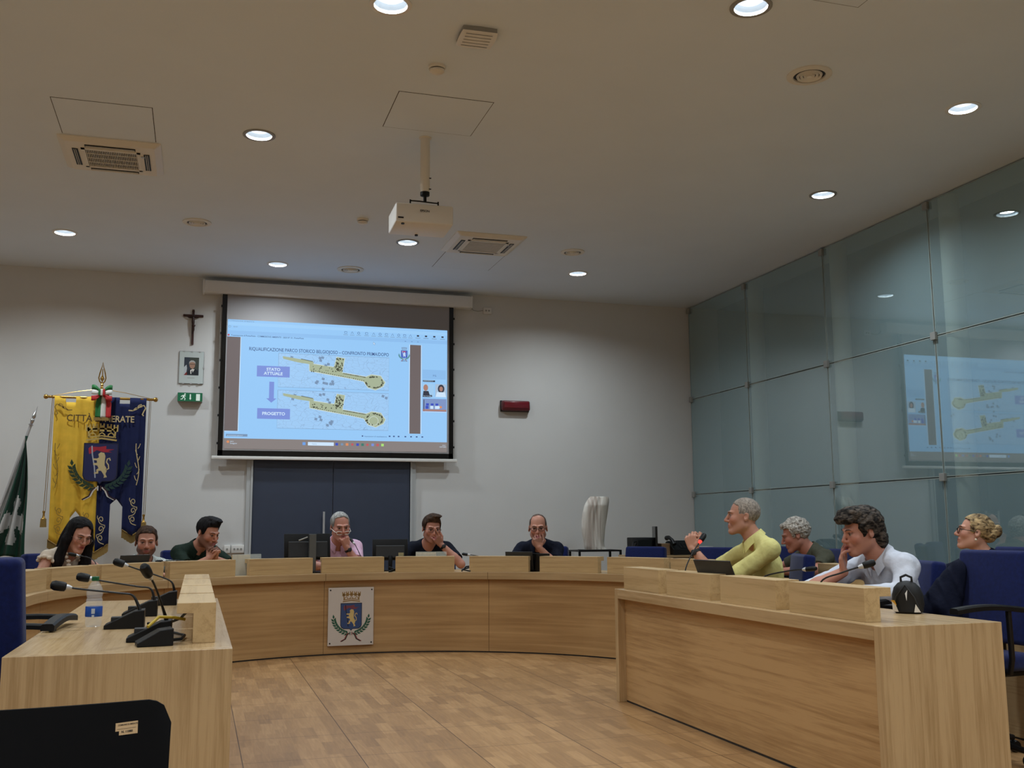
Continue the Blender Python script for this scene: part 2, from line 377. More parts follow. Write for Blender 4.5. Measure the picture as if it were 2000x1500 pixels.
def aircon(cx, cy, lab):
    t = thing('air_conditioner', lab, 'air conditioner', (cx, cy, CEIL), 0, 'ceiling air conditioners')
    a = 0.345
    # tapered outer frame with a square hole for the grille
    prof = [(a, 0.0, 0.012), (a, -0.006, 0.03), (0.30, -0.03, 0.02), (0.20, -0.034, 0.01), (0.20, -0.02, 0.01)]
    def ring(h, r, n=5):
        pts = []
        for sx, sy, a0 in ((1,1,0),(-1,1,90),(-1,-1,180),(1,-1,270)):
            for k in range(n):
                an = math.radians(a0 + 90*k/(n-1)); pts.append((sx*(h-r)+r*math.cos(an), sy*(h-r)+r*math.sin(an)))
        return pts
    vs = []; fs = []; n = 20
    for (h_, z, r) in prof: vs += [(x, y, z) for x, y in ring(h_, r)]
    for i in range(len(prof)-1):
        for k in range(n): fs.append((i*n+k, i*n+(k+1) % n, (i+1)*n+(k+1) % n, (i+1)*n+k))
    MB().add(vs, fs).build('frame', M_ac, t)
    for k in range(4):
        R = Matrix.Rotation(k*PI/2, 4, 'Z')
        l = MB(); l.box(-0.17, 0.17, 0.222, 0.262, -0.0365, -0.032, R); l.build('air_slot', M_black, t)
        v = MB(); v.box(-0.165, 0.165, 0.235, 0.238, -0.040, -0.034, R); v.box(-0.165, 0.165, 0.247, 0.25, -0.040, -0.034, R); v.build('louver', M_ac, t)
    b0 = MB(); b0.box(-0.2, 0.2, -0.2, 0.2, -0.024, -0.018); b0.build('filter', M_black, t)
    g = MB()
    for q in ((-0.2, -0.175, -0.2, 0.2), (0.175, 0.2, -0.2, 0.2), (-0.2, 0.2, -0.2, -0.175), (-0.2, 0.2, 0.175, 0.2)): g.box(q[0], q[1], q[2], q[3], -0.039, -0.026)
    for k in range(29): x = -0.168 + k*0.012; g.box(x-0.0022, x+0.0022, -0.18, 0.18, -0.035, -0.027)
    for k in range(1, 4): y = -0.18+k*0.09; g.box(-0.18, 0.18, y-0.002, y+0.002, -0.036, -0.03)
    g.build('grille', M_ac, t)
    MB().lathe([(0, -0.041), (0.012, -0.041), (0.014, -0.036), (0.014, -0.034)], 20, Matrix.Translation((0.215, -0.12, 0))).build('badge', M_steel, t, True)
aircon(-0.69, 7.735, 'square ceiling cassette air conditioner at the upper left')
aircon(2.565, 9.25, 'square ceiling cassette air conditioner right of the projector')
def vent(cx, cy, r, lab):
    t = thing('ceiling_vent', lab, 'vent', (cx, cy, CEIL), 0, 'round ceiling vents')
    MB().lathe([(r, 0), (r, -0.008), (r*0.72, -0.012), (r*0.70, -0.002)], 40, closed=True).build('rim', M_ac, t, True)
    MB().lathe([(r*0.70, -0.001), (0.0, -0.0012)], 30).build('back_plate', M_dark, t)
    for k, q in enumerate((0.58, 0.42, 0.26)):
        MB().lathe([(r*q, -0.006), (r*(q-0.03), -0.016), (r*(q-0.13), -0.01), (r*(q-0.13), -0.006)], 36, closed=True).build('cone_ring', M_ac, t, True)
    MB().lathe([(r*0.14, -0.006), (r*0.12, -0.016), (0, -0.017)], 24).build('hub', M_ac, t, True)
vent(-0.096, 9.29, 0.125, 'round white ceiling vent left of the projection screen')
vent(1.47, 10.6, 0.14, 'round white ceiling vent centred above the projection screen')
vent(3.51, 9.30, 0.12, 'round white ceiling vent right of the second air conditioner')
vent(3.49, 5.10, 0.135, 'largest round ceiling vent at the upper right')
def smoke(cx, cy, lab, s=1.0):
    t = thing('smoke_detector', lab, 'smoke detector', (cx, cy, CEIL), 0, 'ceiling smoke detectors')
    MB().lathe([(0.052*s, 0), (0.052*s, -0.012*s), (0.047*s, -0.018*s), (0.0, -0.018*s)], 30).build('base', M_ac, t, True)
    MB().lathe([(0.036*s, -0.018*s), (0.036*s, -0.026*s)], 30).build('chamber', M_dark, t, True)
    MB().lathe([(0.046*s, -0.026*s), (0.044*s, -0.036*s), (0.026*s, -0.046*s), (0, -0.048*s)], 30).build('head', M_ac, t, True)
smoke(1.276, 5.63, 'smoke detector nearer the camera, behind the access point', 1.0)
smoke(1.32, 8.79, 'small smoke detector left of the projector', 1.0)
# wireless access point: bowed square plate
t = thing('wireless_access_point', 'square white bowed wireless access point on the ceiling', 'access point', (1.402, 5.185, CEIL), math.radians(-2))
m_ = MB(); vs = []; n = 12
for j in range(n+1):
    for i in range(n+1):
        u, v = i/n*2-1, j/n*2-1
        bow = 1 + 0.10*(1-v*v)*abs(u)
        vs.append((0.098*u*(1+0.07*(1-v*v)), 0.098*v*(1+0.07*(1-u*u)), -0.034 + 0.007*(u*u+v*v)/2))
for j in range(n):
    for i in range(n): a = j*(n+1)+i; m_.f.append((a, a+1, a+n+2, a+n+1)); m_.m.append(0)
m_.v = vs; m_.build('cover', M_white, t, True)
rimp = [(0.098*u*(1+0.07*(1-v*v)), 0.098*v*(1+0.07*(1-u*u))) for u, v in [(-1,-1),(0,-1),(1,-1),(1,0),(1,1),(0,1),(-1,1),(-1,0)]]
MB().prism(rimp, -0.0, -0.027, lambda u, v, d: (u*0.97, v*0.97, d)).build('base', M_grey, t)
g = MB()
for k in range(5): y = -0.07 + k*0.035; g.box(-0.075, 0.075, y, y+0.003, -0.0355, -0.033)
g.build('rib', M_grey, t)

# ------------------------------------------------------------------ projector
t = thing('ceiling_projector', 'white video projector hanging from a thick ceiling column', 'projector', (1.45, 6.76, CEIL))
MB().lathe([(0.034, 0), (0.034, -0.36), (0.031, -0.40)], 28, closed=True).build('column', M_ac, t, True)
MB().lathe([(0.045, 0), (0.045, -0.006), (0.034, -0.008)], 28, closed=True).build('ceiling_plate', M_ac, t, True)
MB().lathe([(0.033, -0.4), (0.033, -0.425), (0.012, -0.43), (0.012, -0.468)], 20, Matrix.Translation((0.0, 0, 0))).build('joint', M_black, t, True)
a = MB(); a.tube([(-0.10, 0.02, -0.462), (-0.04, 0, -0.468), (0.06, 0.0, -0.472), (0.10, 0.02, -0.466)], 0.005, 8); a.tube([(-0.1, 0.02, -0.455), (-0.1, 0.02, -0.48)], 0.006, 8); a.tube([(0.1, 0.02, -0.455), (0.1, 0.02, -0.48)], 0.006, 8); a.tube([(0.022, -0.02, -0.3), (0.04, -0.02, -0.3)], 0.004, 8); a.tube([(0.02, -0.02, -0.38), (0.04, -0.02, -0.38)], 0.004, 8)
a.build('bracket', M_black, t)
b0 = MB(); b0.rbox(-0.205, 0.205, 0.0, 0.33, -0.625, -0.485, 0.012, 3, Matrix.Rotation(math.radians(-1.5), 4, 'Z'))
b0.build('housing', M_white, t, True)
vs, fs = text_mesh('EPSON', 0.022, 'CENTER', 0.0, 0.0006)
MB().add([(v.x+0.0, -0.003, v.y-0.543) for v in vs], fs).build('logo', M_dark, t)
MB().lathe([(0.028, 0), (0.028, 0.012), (0.0, 0.012)], 24, Matrix.Translation((0.1, 0.326, -0.55)) @ Matrix.Rotation(-PI/2, 4, 'X')).build('lens', M_screenb, t, True)
f_ = MB(); f_.lathe([(0.012, 0), (0.012, -0.012), (0, -0.012)], 16, Matrix.Translation((-0.15, 0.03, -0.622)), ); f_.build('foot', M_dark, t, True)
f_ = MB(); f_.lathe([(0.012, 0), (0.012, -0.012), (0, -0.012)], 16, Matrix.Translation((0.0, 0.29, -0.622))); f_.build('foot', M_dark, t, True)
f_ = MB(); f_.box(-0.19, -0.15, -0.002, 0.0, -0.60, -0.59); f_.build('sensor', M_black, t)

# ------------------------------------------------------------------ flat artwork helper
class Art:
    """2D drawing in colour layers; F(u,v,d) maps drawing coordinates to the thing"""
    def __init__(s, F, parent): s.F = F; s.p = parent; s.L = {}
    def g(s, part, mat): return s.L.setdefault((part, mat.name), (MB(), mat))[0]
    def poly(s, part, mat, pts, d=0.0):
        m_ = s.g(part, mat); m_.add([s.F(u, v, d) for u, v in pts], [tuple(range(len(pts)))])
    def rect(s, part, mat, u0, v0, u1, v1, d=0.0): s.poly(part, mat, [(u0,v0),(u1,v0),(u1,v1),(u0,v1)], d)
    def line(s, part, mat, pts, w, d=0.0):
        m_ = s.g(part, mat); P = [Vector(p) for p in pts]; vs = []
        for i, p in enumerate(P):
            t = (P[min(i+1, len(P)-1)] - P[max(i-1, 0)]).normalized(); n = Vector((-t.y, t.x))*w/2
            vs += [s.F(p.x+n.x, p.y+n.y, d), s.F(p.x-n.x, p.y-n.y, d)]
        m_.add(vs, [(2*i, 2*i+1, 2*i+3, 2*i+2) for i in range(len(P)-1)])
    def disc(s, part, mat, u, v, r, d=0.0, n=12, ry=None):
        ry = ry or r; s.poly(part, mat, [(u+r*math.cos(2*PI*k/n), v+ry*math.sin(2*PI*k/n)) for k in range(n)], d)
    def text(s, part, mat, txt, u, v, size, d=0.0, align='LEFT', bold=0.0, sx=1.0, width=None):
        vs, fs = text_mesh(txt, size, align, 0, bold)
        if width:
            ww = max(p.x for p in vs) - min(p.x for p in vs); sx = width/ww
        s.g(part, mat).add([s.F(u + p.x*sx, v + p.y, d) for p in vs], fs)
    def done(s):
        for (part, mn), (m_, mat) in s.L.items():
            part = part.split('#')[0]
            me = bpy.data.meshes.new(part); me.from_pydata([tuple(v) for v in m_.v], [], m_.f); me.materials.append(mat)
            o = bpy.data.objects.new(part, me); COL.objects.link(o); o.parent = s.p
def crest(A, u, v, s, C, crown=True, shield=True, wreath=True):
    """town arms: u,v = centre of the shield, s = shield height; C = colours"""
    P = lambda pts: [(u + x*s, v + y*s) for x, y in pts]
    if crown:
        cw = 0.33
        for x in (-0.30, -0.155, 0, 0.155, 0.30):
            h = 0.80 + 0.03*(1-abs(x)/0.3)
            A.poly('crown', C['crown'], P([(x-0.05, 0.76), (x+0.05, 0.76), (x+0.055, h+0.12), (x+0.02, h+0.12), (x+0.02, h+0.07), (x-0.02, h+0.07), (x-0.02, h+0.12), (x-0.055, h+0.12)]), 0.3)
        A.line('crown', C['crown'], P([(-0.32, 0.80), (0, 0.83), (0.32, 0.80)]), 0.035*s, 0.3)
        A.line('crown', C['crown'], P([(-0.31, 0.62), (0, 0.66), (0.31, 0.62)]), 0.03*s, 0.3)
        A.line('crown', C['crown'], P([(-0.33, 0.555), (0, 0.60), (0.33, 0.555)]), 0.04*s, 0.3)
        for x in (-0.29, 0.29): A.line('crown', C['crown'], P([(x*1.04, 0.85), (x*0.96, 0.62)]), 0.04*s, 0.3)
        for x in (-0.2, 0, 0.2):
            A.line('crown', C['crown'], P([(x-0.065, 0.63), (x-0.06, 0.69), (x, 0.735), (x+0.06, 0.69), (x+0.065, 0.63)]), 0.028*s, 0.32)
    if shield:
        sh = [(-0.41, 0.5), (0.41, 0.5), (0.41, -0.33), (0.37, -0.42), (0.28, -0.47), (0.06, -0.475), (0, -0.54), (-0.06, -0.475), (-0.28, -0.47), (-0.37, -0.42), (-0.41, -0.33)]
        A.poly('shield', C['rim'], P(sh), 0.3); A.poly('shield', C['shield'], P([(x*0.94, y*0.95) for x, y in sh]), 0.6)
        A.poly('banner', C['red'], P([(-0.30, 0.36), (-0.25, 0.41), (-0.05, 0.40), (0.12, 0.43), (0.12, 0.35), (0.32, 0.345), (0.16, 0.30), (0.26, 0.27), (0.06, 0.27), (-0.1, 0.32), (-0.22, 0.24), (-0.28, 0.22)]), 0.9)
        A.line('lance', C['lance'], P([(-0.22, 0.43), (-0.20, 0.2), (-0.14, -0.1), (-0.11, -0.38)]), 0.03*s, 1.2)
        lion = [(-0.06, 0.22), (0.0, 0.27), (0.08, 0.25), (0.11, 0.17), (0.10, 0.05), (0.10, -0.06), (0.14, -0.12), (0.16, -0.2), (0.13, -0.28), (0.17, -0.36), (0.09, -0.38), (0.10, -0.33), (0.07, -0.27), (0.02, -0.20),
                (-0.04, -0.2), (-0.04, -0.27), (-0.14, -0.28), (-0.14, -0.24), (-0.09, -0.24), (-0.09, -0.17), (-0.04, -0.14), (-0.07, -0.07), (-0.17, -0.05), (-0.17, -0.01), (-0.08, 0.0), (-0.09, 0.06), (-0.18, 0.07), (-0.18, 0.11), (-0.08, 0.11), (-0.04, 0.14)]
        A.poly('lion', C['lion'], P(lion), 1.3)
        A.line('lion', C['lion'], P([(0.14, -0.18), (0.2, -0.14), (0.19, -0.05), (0.14, 0.02), (0.16, 0.1), (0.21, 0.12), (0.23, 0.06)]), 0.03*s, 1.3)
    if wreath:
        for sg in (-1, 1):
            for k in range(9):
                a = math.radians(-68 - 0) ; f = k/8.0
                ang = math.radians(262 - 74*f) if sg < 0 else math.radians(278 + 74*f)
                ang = math.radians(-100 - 74*f) if sg < 0 else math.radians(-80 + 74*f)
                cx, cy = 0.0 + 0.68*math.cos(ang)*0.98, -0.02 + 0.62*math.sin(ang)
                tx, ty = (-math.sin(ang)*(-1 if sg < 0 else 1), math.cos(ang)*(-1 if sg < 0 else 1))
                for side in ((-1, 1) if k < 8 else (0,)):
                    dx, dy = tx*0.8 + side*math.cos(ang)*0.55, ty*0.8 + side*math.sin(ang)*0.55
                    l = math.hypot(dx, dy); dx /= l; dy /= l; L_, W_ = 0.17, 0.042
                    key = 'leafR' if sg > 0 and 'leafR' in C else 'leaf'
                    A.poly('wreath#%d' % sg, C[key], P([(cx, cy), (cx+dx*L_*0.45-dy*W_, cy+dy*L_*0.45+dx*W_), (cx+dx*L_, cy+dy*L_), (cx+dx*L_*0.45+dy*W_, cy+dy*L_*0.45-dx*W_)]), 0.4)
        for sg in (-1, 1):
            for q, key in ((0.0, 'rib1'), (0.035, 'rib2')):
                A.line('ribbon', C[key], P([(sg*(0.06+q), -0.62), (sg*(0.14+q), -0.70), (sg*(0.20+q), -0.84), (sg*(0.36+q), -0.93)]), 0.035*s, 0.5)
        A.poly('ribbon', C['rib1'], P([(-0.05, -0.58), (-0.02, -0.58), (-0.02, -0.7), (-0.05, -0.7)]), 0.5)
        A.poly('ribbon', C['rib2'], P([(0.02, -0.58), (0.05, -0.58), (0.05, -0.7), (0.02, -0.7)]), 0.5)

# ------------------------------------------------------------------ projection screen
t = thing('projection_screen', 'wide roll-down projection screen on the rear wall showing a slide', 'projection screen', (1.48, DEPTH-0.092, 1.87))
X0 = 1.48; Z0 = 1.87
cs = MB(); cs.rbox(-1.498, 1.5, -0.06, 0.09, 3.663-Z0, 3.80-Z0, 0.012, 3); cs.build('casing', M_white, t, True)
for sx in (-1, 1): MB().rbox(sx*1.5-0.012, sx*1.5+0.012, -0.063, 0.09, 3.66-Z0, 3.803-Z0, 0.006, 2).build('end_cap', M_white, t)
bd = MB(); xl, xr, zb, zt = -1.30, 1.295, 1.885-Z0, 3.67-Z0
bd.box(xl, xl+0.052, -0.002, 0.0, zb, zt); bd.box(xr-0.052, xr, -0.002, 0.0, zb, zt); bd.box(xl, xr, -0.002, 0.0, zb, zb+0.07)
bd.build('black_border', M_screenb, t)
for k in range(6):
    zz = zt - 0.14 - k*0.3
    hk = MB(); hk.box(xl-0.012, xl+0.004, -0.004, 0.002, zz-0.012, zz+0.012); hk.box(xr-0.004, xr+0.012, -0.004, 0.002, zz-0.012, zz+0.012); hk.build('tension_clip', M_black, t)
tc_ = MB(); 
for sx in (xl-0.016, xr+0.016): tc_.tube([(sx, 0, zt), (sx*0.996, 0, (zb+zt)/2), (sx, 0, zb)], 0.0018, 6)
tc_.build('tension_cord', M_grey, t)
M_fab = plain('screen_fabric', rgb(158, 155, 156), 0.85)
MB().box(xl+0.05, xr-0.05, -0.001, 0.001, zb+0.06, zt).build('fabric', M_fab, t)
MB().rbox(-1.358, 1.335, -0.022, 0.022, -0.012, 0.024, 0.006, 2).build('bottom_bar', M_white, t, True)
# the projected slide; drawing coordinates are 0..1513 across and 0..913 down
IX0, IX1, IZ1, IZ0 = 0.243-X0, 2.70-X0, 3.387-Z0, 2.085-Z0
UW = 1513.0; VH = 826.0
def SF(u, v, d): return (IX0 + (IX1-IX0)*u/UW, -0.0025 - 0.0007*d, IZ1 + (IZ0-IZ1)*v/VH)
def sc2(x, y):   # from a traced copy of the slide (perspective) to the flat slide
    xl_ = 238 - (y-337)*31/826.0; xr_ = 1752 - (y-415)*7/783.0
    yt = 337 + (x-238)*78/1514.0; yb = 1163 + (x-207)*35/1538.0
    return ((x-xl_)/(xr_-xl_)*UW, (y-yt)/(yb-yt)*VH)
E_ = lambda n, r, g, b: emit('slide_'+n, rgb(r, g, b))
SB = E_('bg', 150, 200, 246); SB2 = E_('pale', 158, 206, 248); SBAR = E_('bar', 110, 100, 100); SBOX = E_('box', 122, 144, 216); SW = E_('white', 205, 228, 250)
STX = E_('title', 62, 84, 132); SMAP = E_('map', 160, 202, 238); SG = E_('green', 166, 178, 150); SDK = E_('dark', 74, 76, 62); SLN = E_('line', 126, 160, 196); SGR = E_('gray', 120, 146, 178)
STASK = E_('task', 134, 126, 124); SK = E_('skin', 170, 126, 112); SBK = E_('ink', 52, 56, 70); SRED = E_('red', 190, 90, 96); SLEAF = E_('leaf', 60, 122, 110); SORG = E_('orange', 216, 140, 96); SEDGE = E_('edge', 205, 218, 214)
A = Art(SF, t)
img = MB(); n1, n2 = 2, 2
A.rect('projected_slide', SB, 0, 0, UW, VH)
A.rect('taskbar', STASK, 0, VH, UW, VH+72)
A.rect('window_bar', SB2, 0, 18, UW, 40, 0.3); A.rect('window_bar', E_('bar2', 142, 190, 238), 0, 78, UW, 104, 0.3)
A.rect('side_bar#1', SBAR, 0, 122, 86, 775, 1); A.rect('side_bar', SBAR, 1244, 120, 1322, 768, 1)
A.line('side_bar', SW, [(88, 120), (88, 778), (0, 778)], 4, 1); A.line('side_bar', SW, [(1241, 768), (1241, 118), (1326, 118), (1326, 768)], 4, 1)
A.text('slide_title', STX, 'RIQUALIFICAZIONE PARCO STORICO BELGIOJOSO – CONFRONTO PRIMA/DOPO', 145, 0, 30, 2, 'LEFT', 0.5) if False else None
def stext(part, mat, s, u, v, size, align='LEFT', width=None, bold=0.0, d=2):
    vs, fs = text_mesh(s, size, align, 0, bold); sx = 1.0
    if width: sx = width/(max(p.x for p in vs) - min(p.x for p in vs))
    A.g(part, mat).add([SF(u + p.x*sx, v - p.y, d) for p in vs], fs)
stext('slide_title', STX, 'RIQUALIFICAZIONE PARCO STORICO BELGIOJOSO – CONFRONTO PRIMA/DOPO', 143, 212, 34, 'LEFT', 948, 0.3)
stext('window_title', SGR, 'COMMISSIONE AMBIENTE', 6, 14, 13, 'LEFT', 165)
stext('window_title', STX, 'Presentazione di PowerPoint - COMMISSIONE AMBIENTE - 2025 07 10 - PowerPoint', 24, 116, 15, 'LEFT', 480, 0.15)
A.disc('window_icon', SRED, 8, 110, 7, 2); A.line('window_icon', SGR, [(14+7*math.cos(k), 50+7*math.sin(k)) for k in np.linspace(0, 6.3, 14)], 2, 2); stext('window_title', SGR, '06:00', 36, 55, 13)
for k, x in enumerate([790, 835, 880, 935, 985, 1030, 1075, 1118, 1162, 1204, 1246]):
    A.line('toolbar_icon', STX, [(x-8, 46), (x+8, 46), (x+8, 60), (x-8, 60), (x-8, 46)] if k % 3 == 0 else [(x-8, 60), (x, 44), (x+8, 60)] if k % 3 == 1 else [(x+8*math.cos(a_), 53+8*math.sin(a_)) for a_ in np.linspace(0, 6.3, 12)], 2.4, 2)
    A.rect('toolbar_icon', SGR, x-16, 68, x+16, 71, 2)
for x in (1300, 1358, 1418, 1478):
    A.rect('toolbar_icon', SBK, x-8, 46, x+8, 57, 2); A.rect('toolbar_icon', SGR, x-18, 66, x+18, 70, 2)
for x in (1210, 1256, 1300): A.line('toolbar_icon', STX, [(x-5, 96), (x+5, 96)], 2.4, 2)
# pointer
A.poly('mouse_pointer', SW, [(983, 112), (983, 132), (988, 127), (992, 135), (996, 133), (992, 125), (998, 125)], 3); A.line('mouse_pointer', STX, [(983, 112), (983, 132), (988, 127), (992, 135), (996, 133), (992, 125), (998, 125), (983, 112)], 1.5, 3.2)
# two survey maps
def mapmat():
    m, nt, b = new_mat('slide_survey_map'); L = nt.links.new
    b.inputs['Base Color'].default_value = (0.02, 0.02, 0.02, 1); b.inputs['Roughness'].default_value = 0.8
    tc = N(nt, 'ShaderNodeTexCoord'); v = N(nt, 'ShaderNodeTexVoronoi', feature='DISTANCE_TO_EDGE'); v.inputs['Scale'].default_value = 21
    nz = N(nt, 'ShaderNodeTexNoise'); nz.inputs['Scale'].default_value = 6
    mp = N(nt, 'ShaderNodeMapping'); mp.inputs['Rotation'].default_value = (0, 0.35, 0); mp.inputs['Scale'].default_value = (0.7, 1, 1.3)
    L(tc.outputs['Object'], mp.inputs['Vector'])
    ad = N(nt, 'ShaderNodeVectorMath', operation='MULTIPLY_ADD'); L(nz.outputs['Color'], ad.inputs[0]); ad.inputs[1].default_value = (0.1, 0, 0.1); L(mp.outputs[0], ad.inputs[2]); L(tc.outputs['Object'], nz.inputs['Vector']); L(ad.outputs[0], v.inputs['Vector'])
    r = N(nt, 'ShaderNodeValToRGB'); r.color_ramp.elements[0].position = 0.0; r.color_ramp.elements[0].color = rgb(136, 170, 208); r.color_ramp.elements[1].position = 0.03; r.color_ramp.elements[1].color = rgb(156, 200, 242)
    L(v.outputs['Distance'], r.inputs['Fac']); L(r.outputs[0], b.inputs['Emission Color']); b.inputs['Emission Strength'].default_value = 1.0
    return m
MM = mapmat()
for a0, a1 in ((sc2(572, 575), sc2(1330, 838)), (sc2(565, 832), sc2(1330, 1115))):
    u0, v0, u1, v1 = 340, a0[1], 1095, a1[1]
    A.rect('survey_map', MM, u0, v0, u1, v1, 1); A.line('survey_map', SGR, [(u0, v0), (u1, v0), (u1, v1), (u0, v1), (u0, v0)], 2, 1.3)
rr = random.Random(3)
def park(dy, round_):
    T = lambda pts: [sc2(x, y+dy) for x, y in pts]
    main = [(777, 648), (945, 674), (965, 603), (1017, 612), (1000, 712), (1165, 742), (1205, 727), (1270, 737), (1285, 762), (1300, 780), (1285, 808), (1232, 832), (1180, 815), (1150, 772), (1060, 752), (900, 722), (777, 698)]
    walk = [(597, 596), (720, 618), (805, 636), (803, 656), (700, 640), (600, 614)]
    mm = T(main)
    A.line('park_outline', SEDGE, mm + [mm[0]], 9, 1.6)
    # fill as strips to stay convex
    for q in ([0, 1, 4, 5, 13, 14, 15, 16], [1, 2, 3, 4], [5, 6, 7, 8, 9, 10, 11, 12, 13]):
        A.poly('park_area', SG, [mm[i] for i in q], 2)
    A.poly('park_area', SG, T(walk), 2)
    if round_: A.line('park_area', SEDGE, [(sc2(1218, 790+dy)[0]+32*math.cos(a_), sc2(1218, 790+dy)[1]+32*math.sin(a_)) for a_ in np.linspace(0, 6.3, 20)], 3, 2.4)
    m_ = A.g('park_trees', SDK)
    def tree(x, y, r): 
        u, v = sc2(x, y+dy); m_.add([SF(u+r*math.cos(k*PI/3), v+r*math.sin(k*PI/3), 3) for k in range(6)], [tuple(range(6))])
    for k in range(26): f = k/25; tree(790+f*360, 694+f*74, rr.uniform(2.5, 4)); tree(1010+f*150, 718+f*26, rr.uniform(2.5, 4))
    for k in range(44): tree(rr.uniform(955, 1008), rr.uniform(612, 700), rr.uniform(3.5, 6))
    for k in range(26): tree(rr.uniform(790, 1000), rr.uniform(664, 706), rr.uniform(3, 5))
    for k in range(34):
        a_ = rr.uniform(0, 6.28); tree(1225+62*math.cos(a_)*rr.uniform(.85, 1), 780+42*math.sin(a_)*rr.uniform(.85, 1), rr.uniform(3.5, 6.5))
    A.line('park_area', SDK, T([(720, 616), (800, 633)]), 4, 3)
    for k in range(16):
        x, y = rr.choice([(840, 760), (905, 770), (870, 600), (905, 640), (1300, 625), (640, 612), (890, 800)]); x += rr.uniform(-30, 30); y += rr.uniform(-18, 18)
        A.poly('survey_building', SGR, T([(x, y), (x+18, y+5), (x+14, y+22), (x-4, y+16)]), 1.8)
park(0, False); park(258, True)
for y0, y1, ss in ((662, 742, ('STATO', 'ATTUALE')), (957, 1032, ('PROGETTO',))):
    a_, b_ = sc2(426, y0), sc2(642, y1+4)
    A.rect('slide_box#%d' % y0, SBOX, a_[0], a_[1], b_[0], b_[1], 3)
    for k, s_ in enumerate(ss):
        vv = (a_[1]+b_[1])/2 + 9 + (k-(len(ss)-1)/2)*29
        stext('slide_box_text', SW, s_, (a_[0]+b_[0])/2, vv, 29, 'CENTER', None, 0.9, 4)
a_ = sc2(523, 775); b_ = sc2(516, 920)
A.rect('slide_arrow', SBOX, a_[0]-16, a_[1], a_[0]+16, b_[1]-26, 3); A.poly('slide_arrow', SBOX, [(a_[0]-34, b_[1]-30), (a_[0], b_[1]), (a_[0]+34, b_[1]-30)], 3)
C_s = dict(crown=SGR, rim=STX, shield=E_('shield', 76, 104, 196), red=SRED, lance=SW, lion=SW, leaf=SLEAF, rib1=SLEAF, rib2=SRED)
c_ = sc2(1438, 583)
A2 = Art(lambda u, v, d: SF(u, -v, d+3), t); crest(A2, c_[0], -c_[1], 56, C_s); A2.done()
stext('slide_caption', STX, 'MERATE', c_[0], c_[1]+52, 12, 'CENTER', None, 0.3)
# call tiles
def tile(x0, y0, x1, y1, col): a_, b_ = sc2(x0, y0), sc2(x1, y1); A.rect('video_tile', col, a_[0], a_[1], b_[0], b_[1], 2); return a_, b_
tile(1570, 690, 1740, 762, E_('tile0', 140, 188, 236))
c_ = sc2(1657, 741); stext('call_label', STX, 'MS', c_[0], c_[1], 20, 'CENTER')
a_, b_ = tile(1572, 764, 1660, 779, SBK); stext('call_label', SW, 'amministrativo1', a_[0]+4, b_[1]-4, 11, 'LEFT', 70, 0, 3)
a_, b_ = tile(1570, 790, 1650, 885, SMAP)
A.disc('video_face', SK, a_[0]+22, a_[1]+28, 17, 3, 14, 24); A.poly('video_person', SBK, [(a_[0], b_[1]), (a_[0]+6, a_[1]+52), (a_[0]+42, a_[1]+52), (a_[0]+56, b_[1])], 2.6); A.rect('call_label', SBK, a_[0]+2, b_[1]-16, a_[0]+68, b_[1]-2, 3.2); stext('call_label', SW, 'Sala Consiglio', a_[0]+6, b_[1]-5, 10, 'LEFT', 56, 0, 3.6)
a_, b_ = tile(1662, 793, 1742, 885, E_('tile2', 168, 190, 214))
A.disc('video_hair', SBK, a_[0]+42, a_[1]+34, 24, 2.6, 14, 32); A.disc('video_face', SK, a_[0]+42, a_[1]+34, 13, 3, 14, 18); A.poly('video_person', SW, [(a_[0]+2, b_[1]), (a_[0]+12, a_[1]+58), (a_[0]+70, a_[1]+58), (a_[0]+78, b_[1])], 3.2)
a_, b_ = tile(1570, 893, 1742, 990, E_('tile3', 126, 148, 196))
SBLU = E_('chair', 60, 80, 190)
for k in range(3): A.rect('video_chair', SBLU, a_[0]+24+34*k, a_[1]+34, a_[0]+44+34*k, a_[1]+50, 3); A.rect('video_chair', SBLU if k == 0 else SW, a_[0]+20+34*k, a_[1]+52, a_[0]+42+34*k, a_[1]+74, 3)
A.rect('video_desk', SK, a_[0], b_[1]-18, b_[0], b_[1]-6, 3); A.rect('video_chair', SBK, a_[0]+6, a_[1]+8, a_[0]+11, b_[1]-4, 3); A.disc('video_person', SORG, a_[0]+130, a_[1]+60, 9, 3); A.disc('video_person', SW, a_[0]+112, a_[1]+62, 12, 3)
A.line('video_tile', SW, [(a_[0], b_[1]), (b_[0], b_[1])], 4, 3)
# footer and taskbar
a_ = (5, 800); A.rect('call_label', SGR, 12, 796, 150, 813, 2); stext('call_label', SW, 'amministrativo1', 18, 810, 12, 'LEFT', 100, 0, 3)
stext('footer_text', STX, 'Impostazioni di visualizzazione', 930, 798, 13, 'LEFT', 155); A.rect('footer_icon', STX, 912, 788, 922, 797, 2)
for x in (1105, 1135, 1168, 1216, 1256, 1296, 1336): A.rect('footer_icon', STX, x-6, 786, x+6, 795, 2)
A.rect('taskbar_icon', E_('win', 110, 160, 230), 512, 844, 532, 864, 2); A.rect('search_box', SW, 548, 842, 722, 866, 2); stext('search_text', SGR, 'Cerca', 575, 859, 13, d=3)
for k, (x, c_) in enumerate(zip([742, 778, 812, 848, 884, 918, 952, 988, 1022, 1056], [SBLU, SGR, SORG, SRED, SBLU, SLEAF, SRED, SBOX, SRED, E_('lime', 170, 226, 120)])):
    (A.disc('taskbar_icon', c_, x, 854, 9, 2) if k in (1, 3, 6) else A.rect('taskbar_icon', c_, x-9, 845, x+9, 863, 2))
